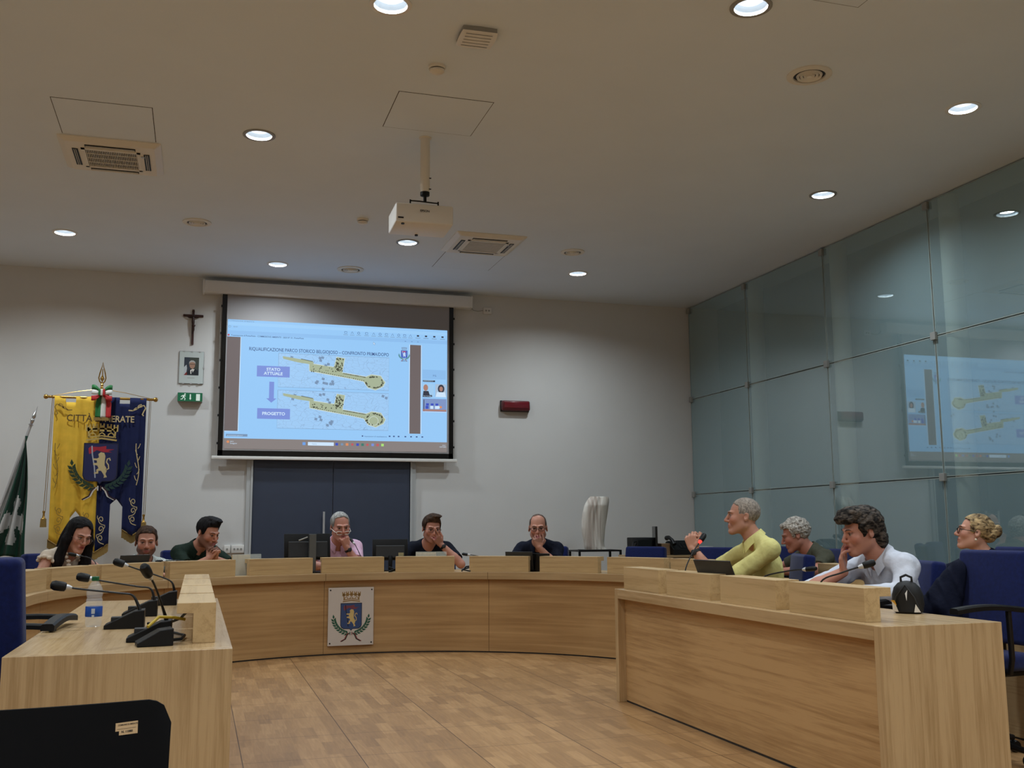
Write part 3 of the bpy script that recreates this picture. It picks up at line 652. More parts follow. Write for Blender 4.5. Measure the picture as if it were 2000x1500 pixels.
A.disc('taskbar_icon', SORG, 26, 850, 9, 2); stext('taskbar_text', SW, '29°C', 40, 852, 11); stext('taskbar_text', SW, 'Soleggiato', 40, 864, 11); stext('taskbar_text', SW, '18:55', 1478, 852, 11, 'LEFT'); stext('taskbar_text', SW, '10/07/2025', 1458, 864, 11)
A.done()
# ------------------------------------------------------------------ rear wall: double door
WY = DEPTH
M_door = plain('door_paint', rgb(54, 62, 80), 0.5, 0, 0.04, 8)
M_frame = plain('frame_paint', rgb(186, 188, 188), 0.5)
d = bpy.data.objects.new('door_1', None); COL.objects.link(d); d.location = (1.425, WY, 0); d['kind'] = 'structure'
fr = MB(); fr.box(-0.93, -0.865, -0.035, 0, 0, 2.16); fr.box(0.865, 0.93, -0.035, 0, 0, 2.16); fr.box(-0.93, 0.93, -0.035, 0, 2.10, 2.16)
fr.box(-0.885, -0.865, -0.05, 0, 0, 2.12); fr.box(0.865, 0.885, -0.05, 0, 0, 2.12); fr.build('door_frame', M_frame, d)
for sx in (-1, 1):
    x0, x1 = (-0.862, -0.003) if sx < 0 else (0.003, 0.862)
    lf = MB().rbox(x0, x1, -0.03, -0.001, 0.005, 2.1, 0.004, 2).build('door_leaf', M_door, d)
    hb = MB(); hb.tube([(sx*0.1, -0.085, 0.72), (sx*0.1, -0.085, 1.30)], 0.013, 14)
    hb.tube([(sx*0.1, -0.03, 0.78), (sx*0.1, -0.085, 0.78)], 0.008, 10); hb.tube([(sx*0.1, -0.03, 1.25), (sx*0.1, -0.085, 1.25)], 0.008, 10)
    hb.build('door_handle', M_steel, lf, True)
# wall outlets
def outlet(x, z, wd, hh, lab, n):
    t = thing('wall_outlet', lab, 'outlet', (x, WY, z))
    MB().rbox(-wd/2, wd/2, -0.03, 0, -hh/2, hh/2, 0.005, 2).build('housing', M_white, t, True)
    for k in range(n):
        c = (k-(n-1)/2)*0.035
        MB().lathe([(0.011, 0), (0.011, -0.002), (0, -0.002)], 16, Matrix.Translation((c, -0.031, 0)) @ Matrix.Rotation(-PI/2, 4, 'X')).build('socket', M_grey, t)
outlet(0.425, 0.905, 0.135, 0.085, 'white multi-socket wall outlet beside the dark double door', 3)
outlet(0.315, 0.905, 0.065, 0.085, 'narrow white wall outlet left of the multi-socket outlet', 1)
outlet(3.205, 3.665, 0.10, 0.075, 'small white socket high on the wall right of the screen casing', 2)
cb = MB(); cb.tube([(2.98, 11.36, 3.72), (3.03, 11.37, 3.66), (3.09, 11.37, 3.65), (3.15, 11.375, 3.665)], 0.0035, 6)
tag(cb.build('power_cable', M_grey, None, True), 'thin power cable from the screen casing to the high socket', 'cable')
# crucifix
t = thing('crucifix', 'dark wooden crucifix high on the wall above the portrait', 'crucifix', (-0.119, WY, 3.29))
M_cw = plain('dark_wood', rgb(62, 30, 24), 0.5); M_fig = plain('bronze_figure', rgb(54, 32, 28), 0.4, 0.2)
c = MB(); c.rbox(-0.0125, 0.0125, -0.016, 0, -0.19, 0.20, 0.003, 2); c.rbox(-0.105, 0.105, -0.016, 0, 0.118, 0.144, 0.003, 2); c.build('cross', M_cw, t)
f = MB(); f.ball((0.002, -0.034, 0.128), (0.012, 0.012, 0.016)); f.tube([(0, -0.028, 0.115), (0, -0.032, 0.06), (0.002, -0.03, 0.03), (0.006, -0.034, -0.03), (0, -0.028, -0.075)], [0.013, 0.018, 0.013, 0.012, 0.006], 10)
for sx in (-1, 1): f.tube([(sx*0.01, -0.028, 0.105), (sx*0.045, -0.026, 0.108), (sx*0.085, -0.02, 0.132)], [0.008, 0.006, 0.004], 8)
f.ball((0.006, -0.036, 0.018), (0.02, 0.014, 0.016)); f.build('figure', M_fig, t, True)
pl = MB(); pl.box(-0.014, 0.014, -0.019, -0.016, 0.17, 0.186); pl.build('title_plate', M_fig, t)
# portrait (generic official photograph)
t = thing('framed_portrait', 'small clip-framed portrait photo of a suited person on the wall', 'framed portrait', (-0.118, WY, 2.85))
MB().box(-0.127, 0.127, -0.012, 0, -0.176, 0.176).build('backing', M_dark, t)
MB().box(-0.125, 0.125, -0.0145, -0.012, -0.174, 0.174).build('mat_board', plain('mat_board', rgb(196, 204, 202), 0.35), t)
cl = MB()
for x in (-0.08, 0.0, 0.08): cl.box(x-0.01, x+0.01, -0.019, 0, 0.17, 0.182); cl.box(x-0.01, x+0.01, -0.019, 0, -0.182, -0.17)
cl.box(0.122, 0.134, -0.019, 0, -0.012, 0.012); cl.build('clip', M_steel, t)
A = Art(lambda u, v, d: (u, -0.0150 - d*0.0002, v), t)
mk = lambda n, r, g, b: plain(n, rgb(r, g, b), 0.6)
A.rect('photo', mk('photo_bg', 44, 52, 66), -0.076, -0.085, 0.076, 0.11, 0)
A.poly('photo', mk('photo_curtain', 60, 66, 58), [(-0.01, -0.02), (0.076, -0.02), (0.076, 0.11), (-0.02, 0.11)], 0.5)
A.poly('photo', mk('photo_flag_white', 190, 196, 200), [(-0.076, -0.085), (-0.055, -0.085), (-0.045, -0.01), (-0.052, 0.03), (-0.076, 0.0)], 1)
A.poly('photo', mk('photo_flag_red', 130, 40, 36), [(-0.076, -0.085), (-0.03, -0.085), (-0.05, -0.05)], 1.2)
A.poly('photo', mk('photo_suit', 22, 24, 34), [(-0.045, -0.085), (0.072, -0.085), (0.07, -0.04), (0.045, -0.02), (0.01, -0.005), (-0.02, -0.025), (-0.042, -0.05)], 1.5)
A.poly('photo', M_white, [(-0.008, -0.07), (-0.012, -0.03), (0.012, -0.015), (0.034, -0.02), (0.016, -0.05), (0.006, -0.075)], 2)
A.poly('photo', mk('photo_tie', 20, 22, 32), [(0.0, -0.085), (0.002, -0.035), (0.012, -0.035), (0.014, -0.085)], 2.5)
A.disc('photo', mk('photo_face', 170, 130, 108), 0.008, 0.028, 0.029, 3, 18, 0.042)
A.poly('photo', mk('photo_hair', 176, 174, 170), [(-0.026, 0.03), (-0.024, 0.062), (-0.005, 0.078), (0.018, 0.078), (0.038, 0.062), (0.042, 0.03), (0.034, 0.052), (0.01, 0.06), (-0.016, 0.054)], 3.5)
A.line('photo', mk('photo_glasses', 40, 36, 34), [(-0.018, 0.034), (0.0, 0.034), (0.02, 0.034), (0.036, 0.034)], 0.005, 4)
A.line('caption', M_grey, [(-0.04, -0.115), (0.036, -0.115)], 0.005, 0)
A.done()
# exit sign
t = thing('exit_sign', 'green emergency exit sign with running figure below the portrait', 'exit sign', (-0.12, WY, 2.52))
M_exg = emit('exit_green', rgb(16, 96, 62), 0.8); M_exw = emit('exit_white', rgb(206, 222, 212), 0.9)
MB().rbox(-0.128, 0.128, -0.075, 0, -0.048, 0.048, 0.005, 2).build('housing', M_grey, t, True)
MB().box(-0.126, 0.126, -0.0775, -0.0755, -0.046, 0.046).build('face', M_exg, t)
A = Art(lambda u, v, d: (u, -0.0785 - d*0.0003, v), t)
A.disc('pictogram', M_exw, -0.052, 0.03, 0.008); A.poly('pictogram', M_exw, [(-0.075, 0.018), (-0.055, 0.022), (-0.058, -0.006), (-0.074, -0.006)])
for ln in ([(-0.058, 0.018), (-0.045, 0.006)], [(-0.075, 0.016), (-0.092, 0.002)], [(-0.062, -0.004), (-0.05, -0.016), (-0.054, -0.036)], [(-0.07, -0.004), (-0.078, -0.022), (-0.096, -0.026)]): A.line('pictogram', M_exw, ln, 0.008)
A.line('pictogram', M_exw, [(0.003, 0.03), (0.003, -0.012)], 0.012); A.poly('pictogram', M_exw, [(-0.009, -0.012), (0.003, -0.032), (0.015, -0.012)]); A.rect('pictogram', M_exw, 0.062, -0.038, 0.102, 0.034)
A.done()
# dark red wall device
t = thing('wall_siren', 'dark red rounded alarm device on the wall right of the screen', 'alarm', (3.54, WY, 2.535))
M_red = plain('dark_red_plastic', rgb(92, 26, 34), 0.3)
MB().rbox(-0.172, 0.172, -0.085, 0, -0.06, 0.06, 0.022, 4).build('housing', M_red, t, True)
MB().rbox(-0.15, 0.15, -0.092, -0.084, -0.03, 0.045, 0.004, 2).build('lens', plain('red_lens', rgb(110, 30, 40), 0.15), t, True)
MB().box(-0.176, 0.176, -0.02, 0, -0.066, 0.064).build('base_plate', M_dark, t)

# ------------------------------------------------------------------ desks
TOP = 0.715
def riser(par, L, M):
    """raised block on the front edge: local x along the desk, y outwards to the sitter"""
    m_ = MB(); h = 0.142; pr = [(0, 0), (0.075, 0), (0.075, h-0.037), (0.133, h-0.037), (0.133, h), (0, h)]
    m_.prism(pr, -L/2, L/2, lambda u, v, d_: M @ Vector((d_, u, v)))
    return m_.build('riser', M_blk['x'], par, bevel=0.0015)
def riser_thing_mat(ang): return M_blk['x']
# curved head desk
CX, CY, RI, RO = 1.4, 6.95, 2.38, 3.03
t = thing('curved_council_desk', 'large curved oak council desk with raised blocks and the coat of arms', 'desk', (CX, CY, 0))
def sweep(r0, r1, z0, z1, n=72):
    arc = lambda r: [(r*math.cos(PI*k/n), r*math.sin(PI*k/n)) for k in range(n+1)]
    a, b_ = arc(r0), arc(r1); n = len(a); m_ = MB()
    vs = [(x, y, z0) for x, y in a] + [(x, y, z0) for x, y in b_] + [(x, y, z1) for x, y in a] + [(x, y, z1) for x, y in b_]
    fs = []
    for i in range(n-1):
        fs += [(i, i+1, n+i+1, n+i), (2*n+i, 3*n+i, 3*n+i+1, 2*n+i+1), (i, 2*n+i, 2*n+i+1, i+1), (n+i, n+i+1, 3*n+i+1, 3*n+i)]
    fs += [(0, n, 3*n, 2*n), (n-1, 3*n-1, 4*n-1, 2*n-1)]
    return m_.add(vs, fs)
def curved_wood(name, c0, c1, rough):
    """veneer whose grain follows the curve (angle used as the along-grain coordinate)"""
    m, nt, b = new_mat(name); L = nt.links.new
    tc = N(nt, 'ShaderNodeTexCoord'); sp = N(nt, 'ShaderNodeSeparateXYZ'); L(tc.outputs['Object'], sp.inputs[0])
    at = N(nt, 'ShaderNodeMath', operation='ARCTAN2'); L(sp.outputs['Y'], at.inputs[0]); L(sp.outputs['X'], at.inputs[1])
    ln_ = N(nt, 'ShaderNodeVectorMath', operation='LENGTH'); cx_ = N(nt, 'ShaderNodeCombineXYZ'); L(sp.outputs['X'], cx_.inputs[0]); L(sp.outputs['Y'], cx_.inputs[1]); L(cx_.outputs[0], ln_.inputs[0])
    cv = N(nt, 'ShaderNodeCombineXYZ'); a1 = N(nt, 'ShaderNodeMath', operation='MULTIPLY'); a1.inputs[1].default_value = 2.4; L(at.outputs[0], a1.inputs[0])
    L(a1.outputs[0], cv.inputs[0]); L(ln_.outputs['Value'], cv.inputs[1]); L(sp.outputs['Z'], cv.inputs[2])
    mp = N(nt, 'ShaderNodeMapping'); mp.inputs['Scale'].default_value = (0.9, 26, 26); L(cv.outputs[0], mp.inputs[0])
    n1 = N(nt, 'ShaderNodeTexNoise'); n1.inputs['Scale'].default_value = 1.2; n1.inputs['Detail'].default_value = 7; n1.inputs['Distortion'].default_value = 0.4; L(mp.outputs[0], n1.inputs['Vector'])
    n3 = N(nt, 'ShaderNodeTexNoise'); n3.inputs['Scale'].default_value = 1.1; L(tc.outputs['Object'], n3.inputs['Vector'])
    ad = N(nt, 'ShaderNodeMath', operation='MULTIPLY_ADD'); L(n3.outputs['Fac'], ad.inputs[0]); ad.inputs[1].default_value = 0.5; L(n1.outputs['Fac'], ad.inputs[2])
    r = N(nt, 'ShaderNodeValToRGB'); r.color_ramp.elements[0].position = 0.5; r.color_ramp.elements[0].color = c1; r.color_ramp.elements[1].position = 0.95; r.color_ramp.elements[1].color = c0
    L(ad.outputs[0], r.inputs['Fac']); 
    # veneer sheet joints every 36 degrees
    pp = N(nt, 'ShaderNodeMath', operation='PINGPONG'); sh = N(nt, 'ShaderNodeMath', operation='ADD'); sh.inputs[1].default_value = 0.17; L(at.outputs[0], sh.inputs[0]); L(sh.outputs[0], pp.inputs[0]); pp.inputs[1].default_value = 0.31
    lt = N(nt, 'ShaderNodeMath', operation='LESS_THAN'); L(pp.outputs[0], lt.inputs[0]); lt.inputs[1].default_value = 0.0010
    mx = N(nt, 'ShaderNodeMix', data_type='RGBA'); L(lt.outputs[0], mx.inputs['Factor']); L(r.outputs[0], mx.inputs[6]); mx.inputs[7].default_value = rgb(110, 80, 48)
    L(mx.outputs[2], b.inputs['Base Color']); b.inputs['Roughness'].default_value = rough
    return m
M_cw1 = curved_wood('oak_curved', OAK0, OAK1, 0.36); M_cw2 = curved_wood('oak_curved_front', rgb(190, 152, 104), rgb(158, 120, 76), 0.4)
sweep(RI, RO, TOP-0.062, TOP).build('worktop', M_cw1, t)
sweep(RI+0.045, RI+0.075, 0.012, TOP-0.062).build('front_panel', M_cw2, t)
sweep(RI+0.05, RI+0.07, 0.0, 0.012).build('plinth', M_dark, t)
for k in (15, 45, 75, 105, 135, 165):
    R = Matrix.Rotation(math.radians(k), 4, 'Z'); MB().box(RI+0.075, RO-0.08, -0.018, 0.018, 0, TOP-0.062, R).build('support_panel', M_oak['z'], t)
def place_riser(par, x, y, ang, L):
    """ang = direction from the room side to the sitter"""
    M_ = Matrix.Translation((x, y, TOP)) @ Matrix.Rotation(ang-PI/2, 4, 'Z')
    return M_
for a0, a1 in [(13, 26.5), (28.5, 34.2)] and [(174.5, 163.5), (161.5, 148.2), (146.8, 131.6), (130.2, 115.6), (112.6, 99.1), (97.2, 84.0), (81.6, 69.0), (65.8, 52.8), (50.3, 36.9), (34.7, 20.4), (18.6, 5.5)]:
    a = math.radians((a0+a1)/2); L = 2*2.47*math.sin(math.radians(abs(a0-a1)/2))
    R_ = 2.455
    o = riser(t, L, Matrix.Identity(4)); o.location = (R_*math.cos(a), R_*math.sin(a), TOP); o.rotation_euler = (0, 0, a-PI/2)
for sx, lab_ in ((-1, 'straight oak desk wing behind the left blue chair'), (1, 'oak desk wing along the glass wall, behind the right straight desk')):
    s_ = thing('council_desk_wing', lab_, 'desk', (CX + sx*0.34, CY-0.62, 0), 0, 'council desk wings')
    bx = lambda m_, p, q, *r: m_.box(min(sx*p, sx*q), max(sx*p, sx*q), *r)
    bx(MB(), RI, RO, -5.3, -0.003, TOP-0.062, TOP).build('worktop', M_oak['y'], s_); bx(MB(), RI+.045, RI+.075, -5.3, -0.003, 0.012, TOP-.062).build('front_panel', M_oak['y'], s_); bx(MB(), RI+.05, RI+.07, -5.3, -0.003, 0, 0.012).build('plinth', M_dark, s_)
    for yy in (-1.4, -2.9, -4.4): bx(MB(), RI+.075, RO-.08, yy-.018, yy+.018, 0, TOP-.062).build('support_panel', M_oak['z'], s_)
    for k in range(7):
        o = riser(s_, 0.57, Matrix.Identity(4)); o.location = (sx*2.44, -0.32-k*0.69, TOP); o.rotation_euler = (0, 0, -PI/2 if sx > 0 else PI/2)
# town arms board on the curved front
C_b = dict(crown=mk('gold_paint', 150, 116, 64), rim=mk('navy_paint', 22, 26, 44), shield=mk('blue_paint', 48, 72, 120), red=mk('dull_red_paint', 118, 56, 70), lance=mk('dark_paint', 20, 20, 34), lion=mk('straw_paint', 208, 180, 116),
           leaf=mk('green_paint', 28, 84, 62), rib1=mk('ribbon_green', 24, 60, 48), rib2=mk('ribbon_red', 130, 40, 46))
t = thing('coat_of_arms_board', 'white board with the town coat of arms on the curved desk front', 'sign', (1.352, 9.352, 0.335), math.radians(1.0))
MB().rbox(-0.205, 0.205, -0.006, 0.0, -0.255, 0.255, 0.0015, 1).build('board', plain('board_white', rgb(206, 196, 188), 0.5), t)
A = Art(lambda u, v, d: (u, -0.0066 - d*0.0006, v), t); crest(A, 0.002, 0.0, 0.235, C_b); A.done()
for sx in (-1, 1):
    for sz in (-1, 1): MB().lathe([(0.007, 0), (0.005, 0.003), (0, 0.004)], 12, Matrix.Translation((sx*0.186, -0.0063, sz*0.233)) @ Matrix.Rotation(PI/2, 4, 'X')).build('screw', M_blackm, t)

def straight_desk(x_in, x_out, y0, y1, blocks, lab):
    """x_in faces the middle of the room"""
    s = 1 if x_out > x_in else -1
    t = thing('straight_council_desk', lab, 'desk', (x_in, y0, 0), 0, 'straight council desks')
    W_ = abs(x_out - x_in); Ld = y1-y0
    bx = lambda m_, a, b_, *r: m_.box(min(s*a, s*b_), max(s*a, s*b_), *r)
    bx(MB(), 0, W_, 0.049, Ld-0.049, TOP-0.06, TOP).build('worktop', M_oak['y'], t, bevel=0.002)
    bx(MB(), 0, W_, 0.0, 0.048, 0, TOP).build('end_panel', M_oak['z'], t, bevel=0.002)
    bx(MB(), 0, W_, Ld-0.048, Ld, 0, TOP).build('end_panel', M_oak['z'], t, bevel=0.002)
    bx(MB(), 0.05, 0.07, 0.0485, Ld-0.0485, 0.012, TOP-0.0605).build('front_panel', wood('oak_front_y' + str(s), rgb(196, 158, 110), rgb(160, 122, 78), 'y', 0.4), t)
    bx(MB(), 0.052, 0.068, 0.0485, Ld-0.0485, 0, 0.0118).build('plinth', M_dark, t)
    for (b0, b1) in blocks:
        m_ = MB(); h = 0.142; o0 = 0.055
        m_.prism([(o0, 0), (o0+0.078, 0), (o0+0.078, h-0.037), (o0+0.135, h-0.037), (o0+0.135, h), (o0, h)], b0-y0, b1-y0, lambda u, v, d_: (s*u, d_, TOP+v))
        m_.build('riser', M_blk['y'], t, bevel=0.0015)
    return t
straight_desk(2.642, 3.238, 3.56, 6.31, [(5.75, 6.28), (5.10, 5.64), (4.43, 4.98), (3.735, 4.31)], 'straight oak desk at the right with four raised blocks and a wide end panel')
straight_desk(0.132, -0.585, 3.69, 6.36, [(3.905, 4.46), (4.51, 5.08), (5.12, 5.76), (5.80, 6.33)], 'straight oak desk at the left carrying microphones and a water bottle')

# ------------------------------------------------------------------ office chairs
def make_chair():
    t = thing('office_chair', '', 'chair')
    # upholstered back, slightly wider at the foot, leaning back
    m_ = MB(); R = Matrix.Translation((0, 0.215, 0.50)) @ Matrix.Rotation(math.radians(-7), 4, 'X')
    bm = bmesh.new(); bmesh.ops.create_cube(bm, size=1)
    for v in bm.verts:
        wz = v.co.z + 0.5; v.co = Vector((v.co.x*(0.455 - 0.035*wz), v.co.y*0.085, wz*0.425))
    bmesh.ops.bevel(bm, geom=bm.edges[:], offset=0.024, segments=4, profile=0.5, affect='EDGES'); bm.verts.index_update()
    m_.add([R @ v.co for v in bm.verts], [[v.index for v in f.verts] for f in bm.faces]); bm.free()
    m_.build('backrest', M_blue, t, True)
    MB().rbox(-0.24, 0.24, -0.26, 0.21, 0.395, 0.475, 0.03, 4).build('seat', M_blue, t, True)
    sp = MB(); sp.rbox(-0.2, 0.2, -0.2, 0.2, 0.372, 0.395, 0.006, 2); sp.rbox(-0.035, 0.035, 0.15, 0.26, 0.385, 0.56, 0.008, 2); sp.build('seat_pan', M_black, t)
    for sx in (-1, 1):
        a = MB(); pts = []
        for k in range(9):
            f_ = k/8; y = -0.30 + 0.42*f_; z = 0.668 + 0.018*math.sin(PI*(1-f_)*0.9)
            pts.append((y, z))
        vs = []; fs = []
        for (y, z) in pts:
            hw = 0.026
            for (dx, dz) in ((-hw, -0.012), (hw, -0.012), (hw, 0.006), (hw*0.7, 0.013), (-hw*0.7, 0.013), (-hw, 0.006)): vs.append((sx*0.275+dx, y, z+dz))
        for i in range(8):
            for k in range(6): fs.append((i*6+k, i*6+(k+1) % 6, (i+1)*6+(k+1) % 6, (i+1)*6+k))
        fs += [tuple(range(5, -1, -1)), tuple(48+k for k in range(6))]
        a.add(vs, fs); ar = a.build('armrest', M_black, t)
        MB().tube([(sx*0.2, 0.02, 0.385), (sx*0.262, 0.03, 0.40), (sx*0.278, 0.03, 0.46), (sx*0.275, 0.03, 0.665)], 0.014, 10).build('armrest_post', M_blackm, ar, True)
    MB().lathe([(0.03, 0.09), (0.03, 0.22), (0.018, 0.22), (0.018, 0.375)], 20).build('gas_column', M_chrome, t, True)
    for k in range(5):
        a = 2*PI*k/5 + 0.3; c, s = math.cos(a), math.sin(a)
        MB().tube([(0.02*c, 0.02*s, 0.1), (0.16*c, 0.16*s, 0.085), (0.29*c, 0.29*s, 0.066)], [0.022, 0.018, 0.013], 8).build('leg', M_blackm, t, True)
        MB().lathe([(0.0, -0.018), (0.024, -0.018), (0.027, -0.01), (0.027, 0.01), (0.024, 0.018), (0.0, 0.018)], 16, Matrix.Translation((0.295*c, 0.295*s, 0.0275)) @ Matrix.Rotation(a, 4, 'Z') @ Matrix.Rotation(PI/2, 4, 'X')).build('castor', M_black, t, True)
    return t
chair0 = make_chair(); used = [False]
def place_chair(x, y, yaw, label, lift=0.0, lean=0):
    if used[0]:
        r = dup(chair0)
    else: r = chair0; used[0] = True
    r.location = (x, y, 0); r.rotation_euler = (0, 0, math.radians(yaw)); r['label'] = label; r['group'] = 'blue office chairs'
    if lift: r.scale = (1, 1, 1+lift)
    return r
def upos(ang, r): return (CX + r*math.cos(math.radians(ang)), CY + r*math.sin(math.radians(ang)))
def uchair(ang, label, r=3.40, **k): x, y = upos(ang, r); return place_chair(x, y, ang-90, label, **k)
uchair(135.4, 'blue office chair behind the person in the ruffled blouse', 3.43)
uchair(126, 'blue office chair under the bearded person in a pale shirt', 3.44, lift=-0.14)
uchair(114.3, 'blue office chair behind the person in the dark green shirt', 3.43)
uchair(91, 'blue office chair under the person in the pink shirt', 3.44, lift=-0.05)
uchair(74.5, 'blue office chair under the person in the navy t-shirt', 3.44, lift=-0.1)
uchair(56, 'blue office chair behind the person in the navy polo shirt', 3.43)
uchair(39.7, 'empty blue chair in front of the sideboard corner', 3.43)
uchair(27.8, 'empty blue chair left of the yellow shirt, farther from it', 3.43)
uchair(21.5, 'empty blue chair partly hidden behind the yellow shirt', 4.12)
place_chair(3.80, 6.36, -110, 'blue chair behind the person in the yellow polo shirt')
place_chair(4.93, 7.40, -90, 'blue chair behind the curly grey-haired person')
place_chair(3.66, 4.93, -106, 'blue chair behind the person in the white shirt')
place_chair(5.02, 5.60, -92, 'blue chair behind the person with pinned-up hair', lift=0.05)
place_chair(3.63, 4.27, -86, 'large empty blue office chair at the right picture edge', lift=0.072)
place_chair(-0.815, 4.64, 174, 'blue office chair cut by the left picture edge', lift=0.10)
place_chair(-0.89, 5.46, 90, 'blue chair farther along the left desk, mostly hidden', lift=0.0)

# audience chair in the foreground
t = thing('stacking_chair', 'black plastic stacking chair in the left foreground with a paper label', 'chair', (-0.335, 2.28, 0), math.radians(4))
bm = MB(); vs = []; fs = []; nx, nz = 40, 18
def sd_back(u, w_):   # u -1..1, w_ 0..1
    x = 0.30*u*(0.97+0.03*w_); z = 0.44 + 0.33*w_
    # rounded upper corners
    if abs(x) > 0.25:
        q = (abs(x)-0.25)/0.05; z -= 0.05*(1-math.sqrt(max(0, 1-min(q, 1)**2)))*max(0, (w_-0.6)/0.4)
    z += 0.012*(1-u*u)*w_ * -1
    y = -0.07*w_ + 0.05*(u*u)*1.0
    return x, y, z
for side in (0, 1):
    for j in range(nz+1):
        for i in range(nx+1):
            x, y, z = sd_back(i/nx*2-1, j/nz); vs.append((x, -y*1.0 - (0.0 if side == 0 else 0.009), z))
n1 = (nx+1)*(nz+1)
for j in range(nz):
    for i in range(nx):
        a = j*(nx+1)+i; fs.append((a, a+1, a+nx+2, a+nx+1)); fs.append((n1+a, n1+a+nx+1, n1+a+nx+2, n1+a+1))
ring_ = [i for i in range(nx+1)] + [j*(nx+1)+nx for j in range(1, nz+1)] + [nz*(nx+1)+i for i in range(nx-1, -1, -1)] + [j*(nx+1) for j in range(nz-1, 0, -1)]
for k in range(len(ring_)): a, b_ = ring_[k], ring_[(k+1) % len(ring_)]; fs.append((a, b_, n1+b_, n1+a))
bm.add(vs, fs).build('backrest', plain('matte_black_plastic', rgb(8, 8, 10), 0.75, spec=0.12), t, True)
MB().rbox(-0.25, 0.25, 0.02, 0.45, 0.425, 0.45, 0.01, 3).build('seat', M_black, t, True)
for sx in (-1, 1):
    MB().tube([(sx*0.25, 0.03, 0.55), (sx*0.25, 0.0, 0.43), (sx*0.27, -0.06, 0.0)], 0.011, 10).build('leg', M_chrome, t, True)
    MB().tube([(sx*0.24, 0.08, 0.42), (sx*0.24, 0.4, 0.42), (sx*0.27, 0.46, 0.0)], 0.011, 10).build('leg', M_chrome, t, True)
A = Art(lambda u, v, d: (0.208+u, 0.0215 - 0.0225 + 0.0 - 0.0001*d - 0.0 + v*0.2, 0.722+v - u*0.06), t)
# the label sticks to the rear face of the back
def lab(u, v, d):
    x = 0.213+u; uu = x/0.30; w_ = (0.722+v-0.44)/0.335; _, y, z = sd_back(uu, w_); return (x, -y-0.0098-0.0002*d, z + 0.06*u)
A = Art(lab, t); M_pap = plain('paper_label', rgb(190, 160, 120), 0.7)
lw, lh = 0.0215, 0.0125
for i in range(6):
    for j in range(3):
        if (i, j) == (0, 0): continue
        A.rect('paper_label', M_pap, -lw+2*lw*i/6, -lh+2*lh*j/3, -lw+2*lw*(i+1)/6, -lh+2*lh*(j+1)/3, 0)
M_ink = plain('ink', rgb(30, 24, 22), 0.8)
A.text('label_text', M_ink, 'COMUNE DI MERATE', -0.017, 0.0065, 0.004, 3, 'LEFT', 0.0001); A.line('label_text', M_ink, [(-0.018, 0.0), (0.018, 0.0)], 0.0005, 3)
A.text('label_text', M_ink, 'N. 11080', -0.010, -0.008, 0.0058, 3, 'LEFT', 0.0002); A.done()
# ------------------------------------------------------------------ town banner (gonfalone)
BX, BY = -0.95, 10.7
t = thing('town_banner', 'tall yellow and blue heraldic banner hanging from a brass-tipped rod', 'banner', (BX, BY, 0), 0)
M_yel = plain('yellow_cloth', rgb(226, 182, 62), 0.8, 0, 0.08, 14, 0.2, 500, 0.2, sheen=0.1)
M_nav = plain('navy_cloth', rgb(22, 31, 74), 0.8, 0, 0.1, 14, 0.2, 500, 0.2, sheen=0.1)
def bw(x): return 0.012*math.sin(x*34+0.7) + 0.007*math.sin(x*71)
def ipl(x, P):
    for (a, za), (b_, zb_) in zip(P, P[1:]):
        if a <= x <= b_: return za + (zb_-za)*((x-a)/(b_-a) if b_ > a else 0)
    return P[-1][1]
bot = [(-0.42, 1.03), (-0.33, 0.97), (-0.235, 1.05), (-0.2349, 1.23), (-0.185, 1.30), (-0.135, 1.23), (-0.1349, 0.98), (0.0, 0.90), (0.125, 0.985), (0.1251, 1.36), (0.18, 1.415), (0.24, 1.34), (0.2401, 1.12), (0.335, 1.06), (0.425, 1.12)]
def btop(x): return 2.355 if (-0.32 < x < -0.225 or 0.175 < x < 0.27) else 2.415
xs = sorted(set([round(-0.42 + 0.845*i/90, 5) for i in range(91)] + [p[0] for p in bot] + [-0.32, -0.3199, -0.225, -0.2251, 0.175, 0.1751, 0.27, 0.2699, 0.0]))
for half, mt in ((-1, M_yel), (1, M_nav)):
    m_ = MB(); xx = [x for x in xs if (x <= 0 if half < 0 else x >= 0)]; vs = []; nr = 26
    for x in xx:
        z1, z0 = btop(x), ipl(x, bot)
        xs_ = x
        for j in range(nr+1):
            f_ = j/nr; z = z1 + (z0-z1)*f_; vs.append((x*(1-0.03*f_*abs(x)) + 0.028*(2.4-z)*0.25, -0.012 + bw(x)*(0.25+0.75*min(1, (2.42-z)/1.0)), z))
    fs = [(i*(nr+1)+j, (i+1)*(nr+1)+j, (i+1)*(nr+1)+j+1, i*(nr+1)+j+1) for i in range(len(xx)-1) for j in range(nr)]
    m_.add(vs, fs)
    o = m_.build('cloth_half', mt, t, True); o['label'] = 'yellow half' if half < 0 else 'blue half'
    so = o.modifiers.new('solid', 'SOLIDIFY'); so.thickness = 0.003
M_fr = plain('gold_fringe', rgb(150, 120, 62), 0.7, 0, 0.4, 300)
for (p, q) in (((-0.42, 1.03), (-0.33, 0.97)), ((-0.33, 0.97), (-0.235, 1.05)), ((-0.135, 0.98), (0, 0.90)), ((0, 0.90), (0.125, 0.985)), ((0.24, 1.12), (0.335, 1.06)), ((0.335, 1.06), (0.425, 1.12))):
    fm = MB(); n = 22
    for k in range(n):
        f_ = (k+0.5)/n; x = p[0]+(q[0]-p[0])*f_ + 0.008; z = p[1]+(q[1]-p[1])*f_
        fm.box(x-0.0028, x+0.0028, -0.016, -0.009, z-0.078+random.uniform(-.004, .004), z+0.004)
    o = fm.build('fringe', M_fr, t)
    tr = MB(); tr.tube([(p[0]+0.008, -0.017, p[1]), (q[0]+0.008, -0.017, q[1])], 0.005, 6); tr.build('gold_trim', M_fr, t)
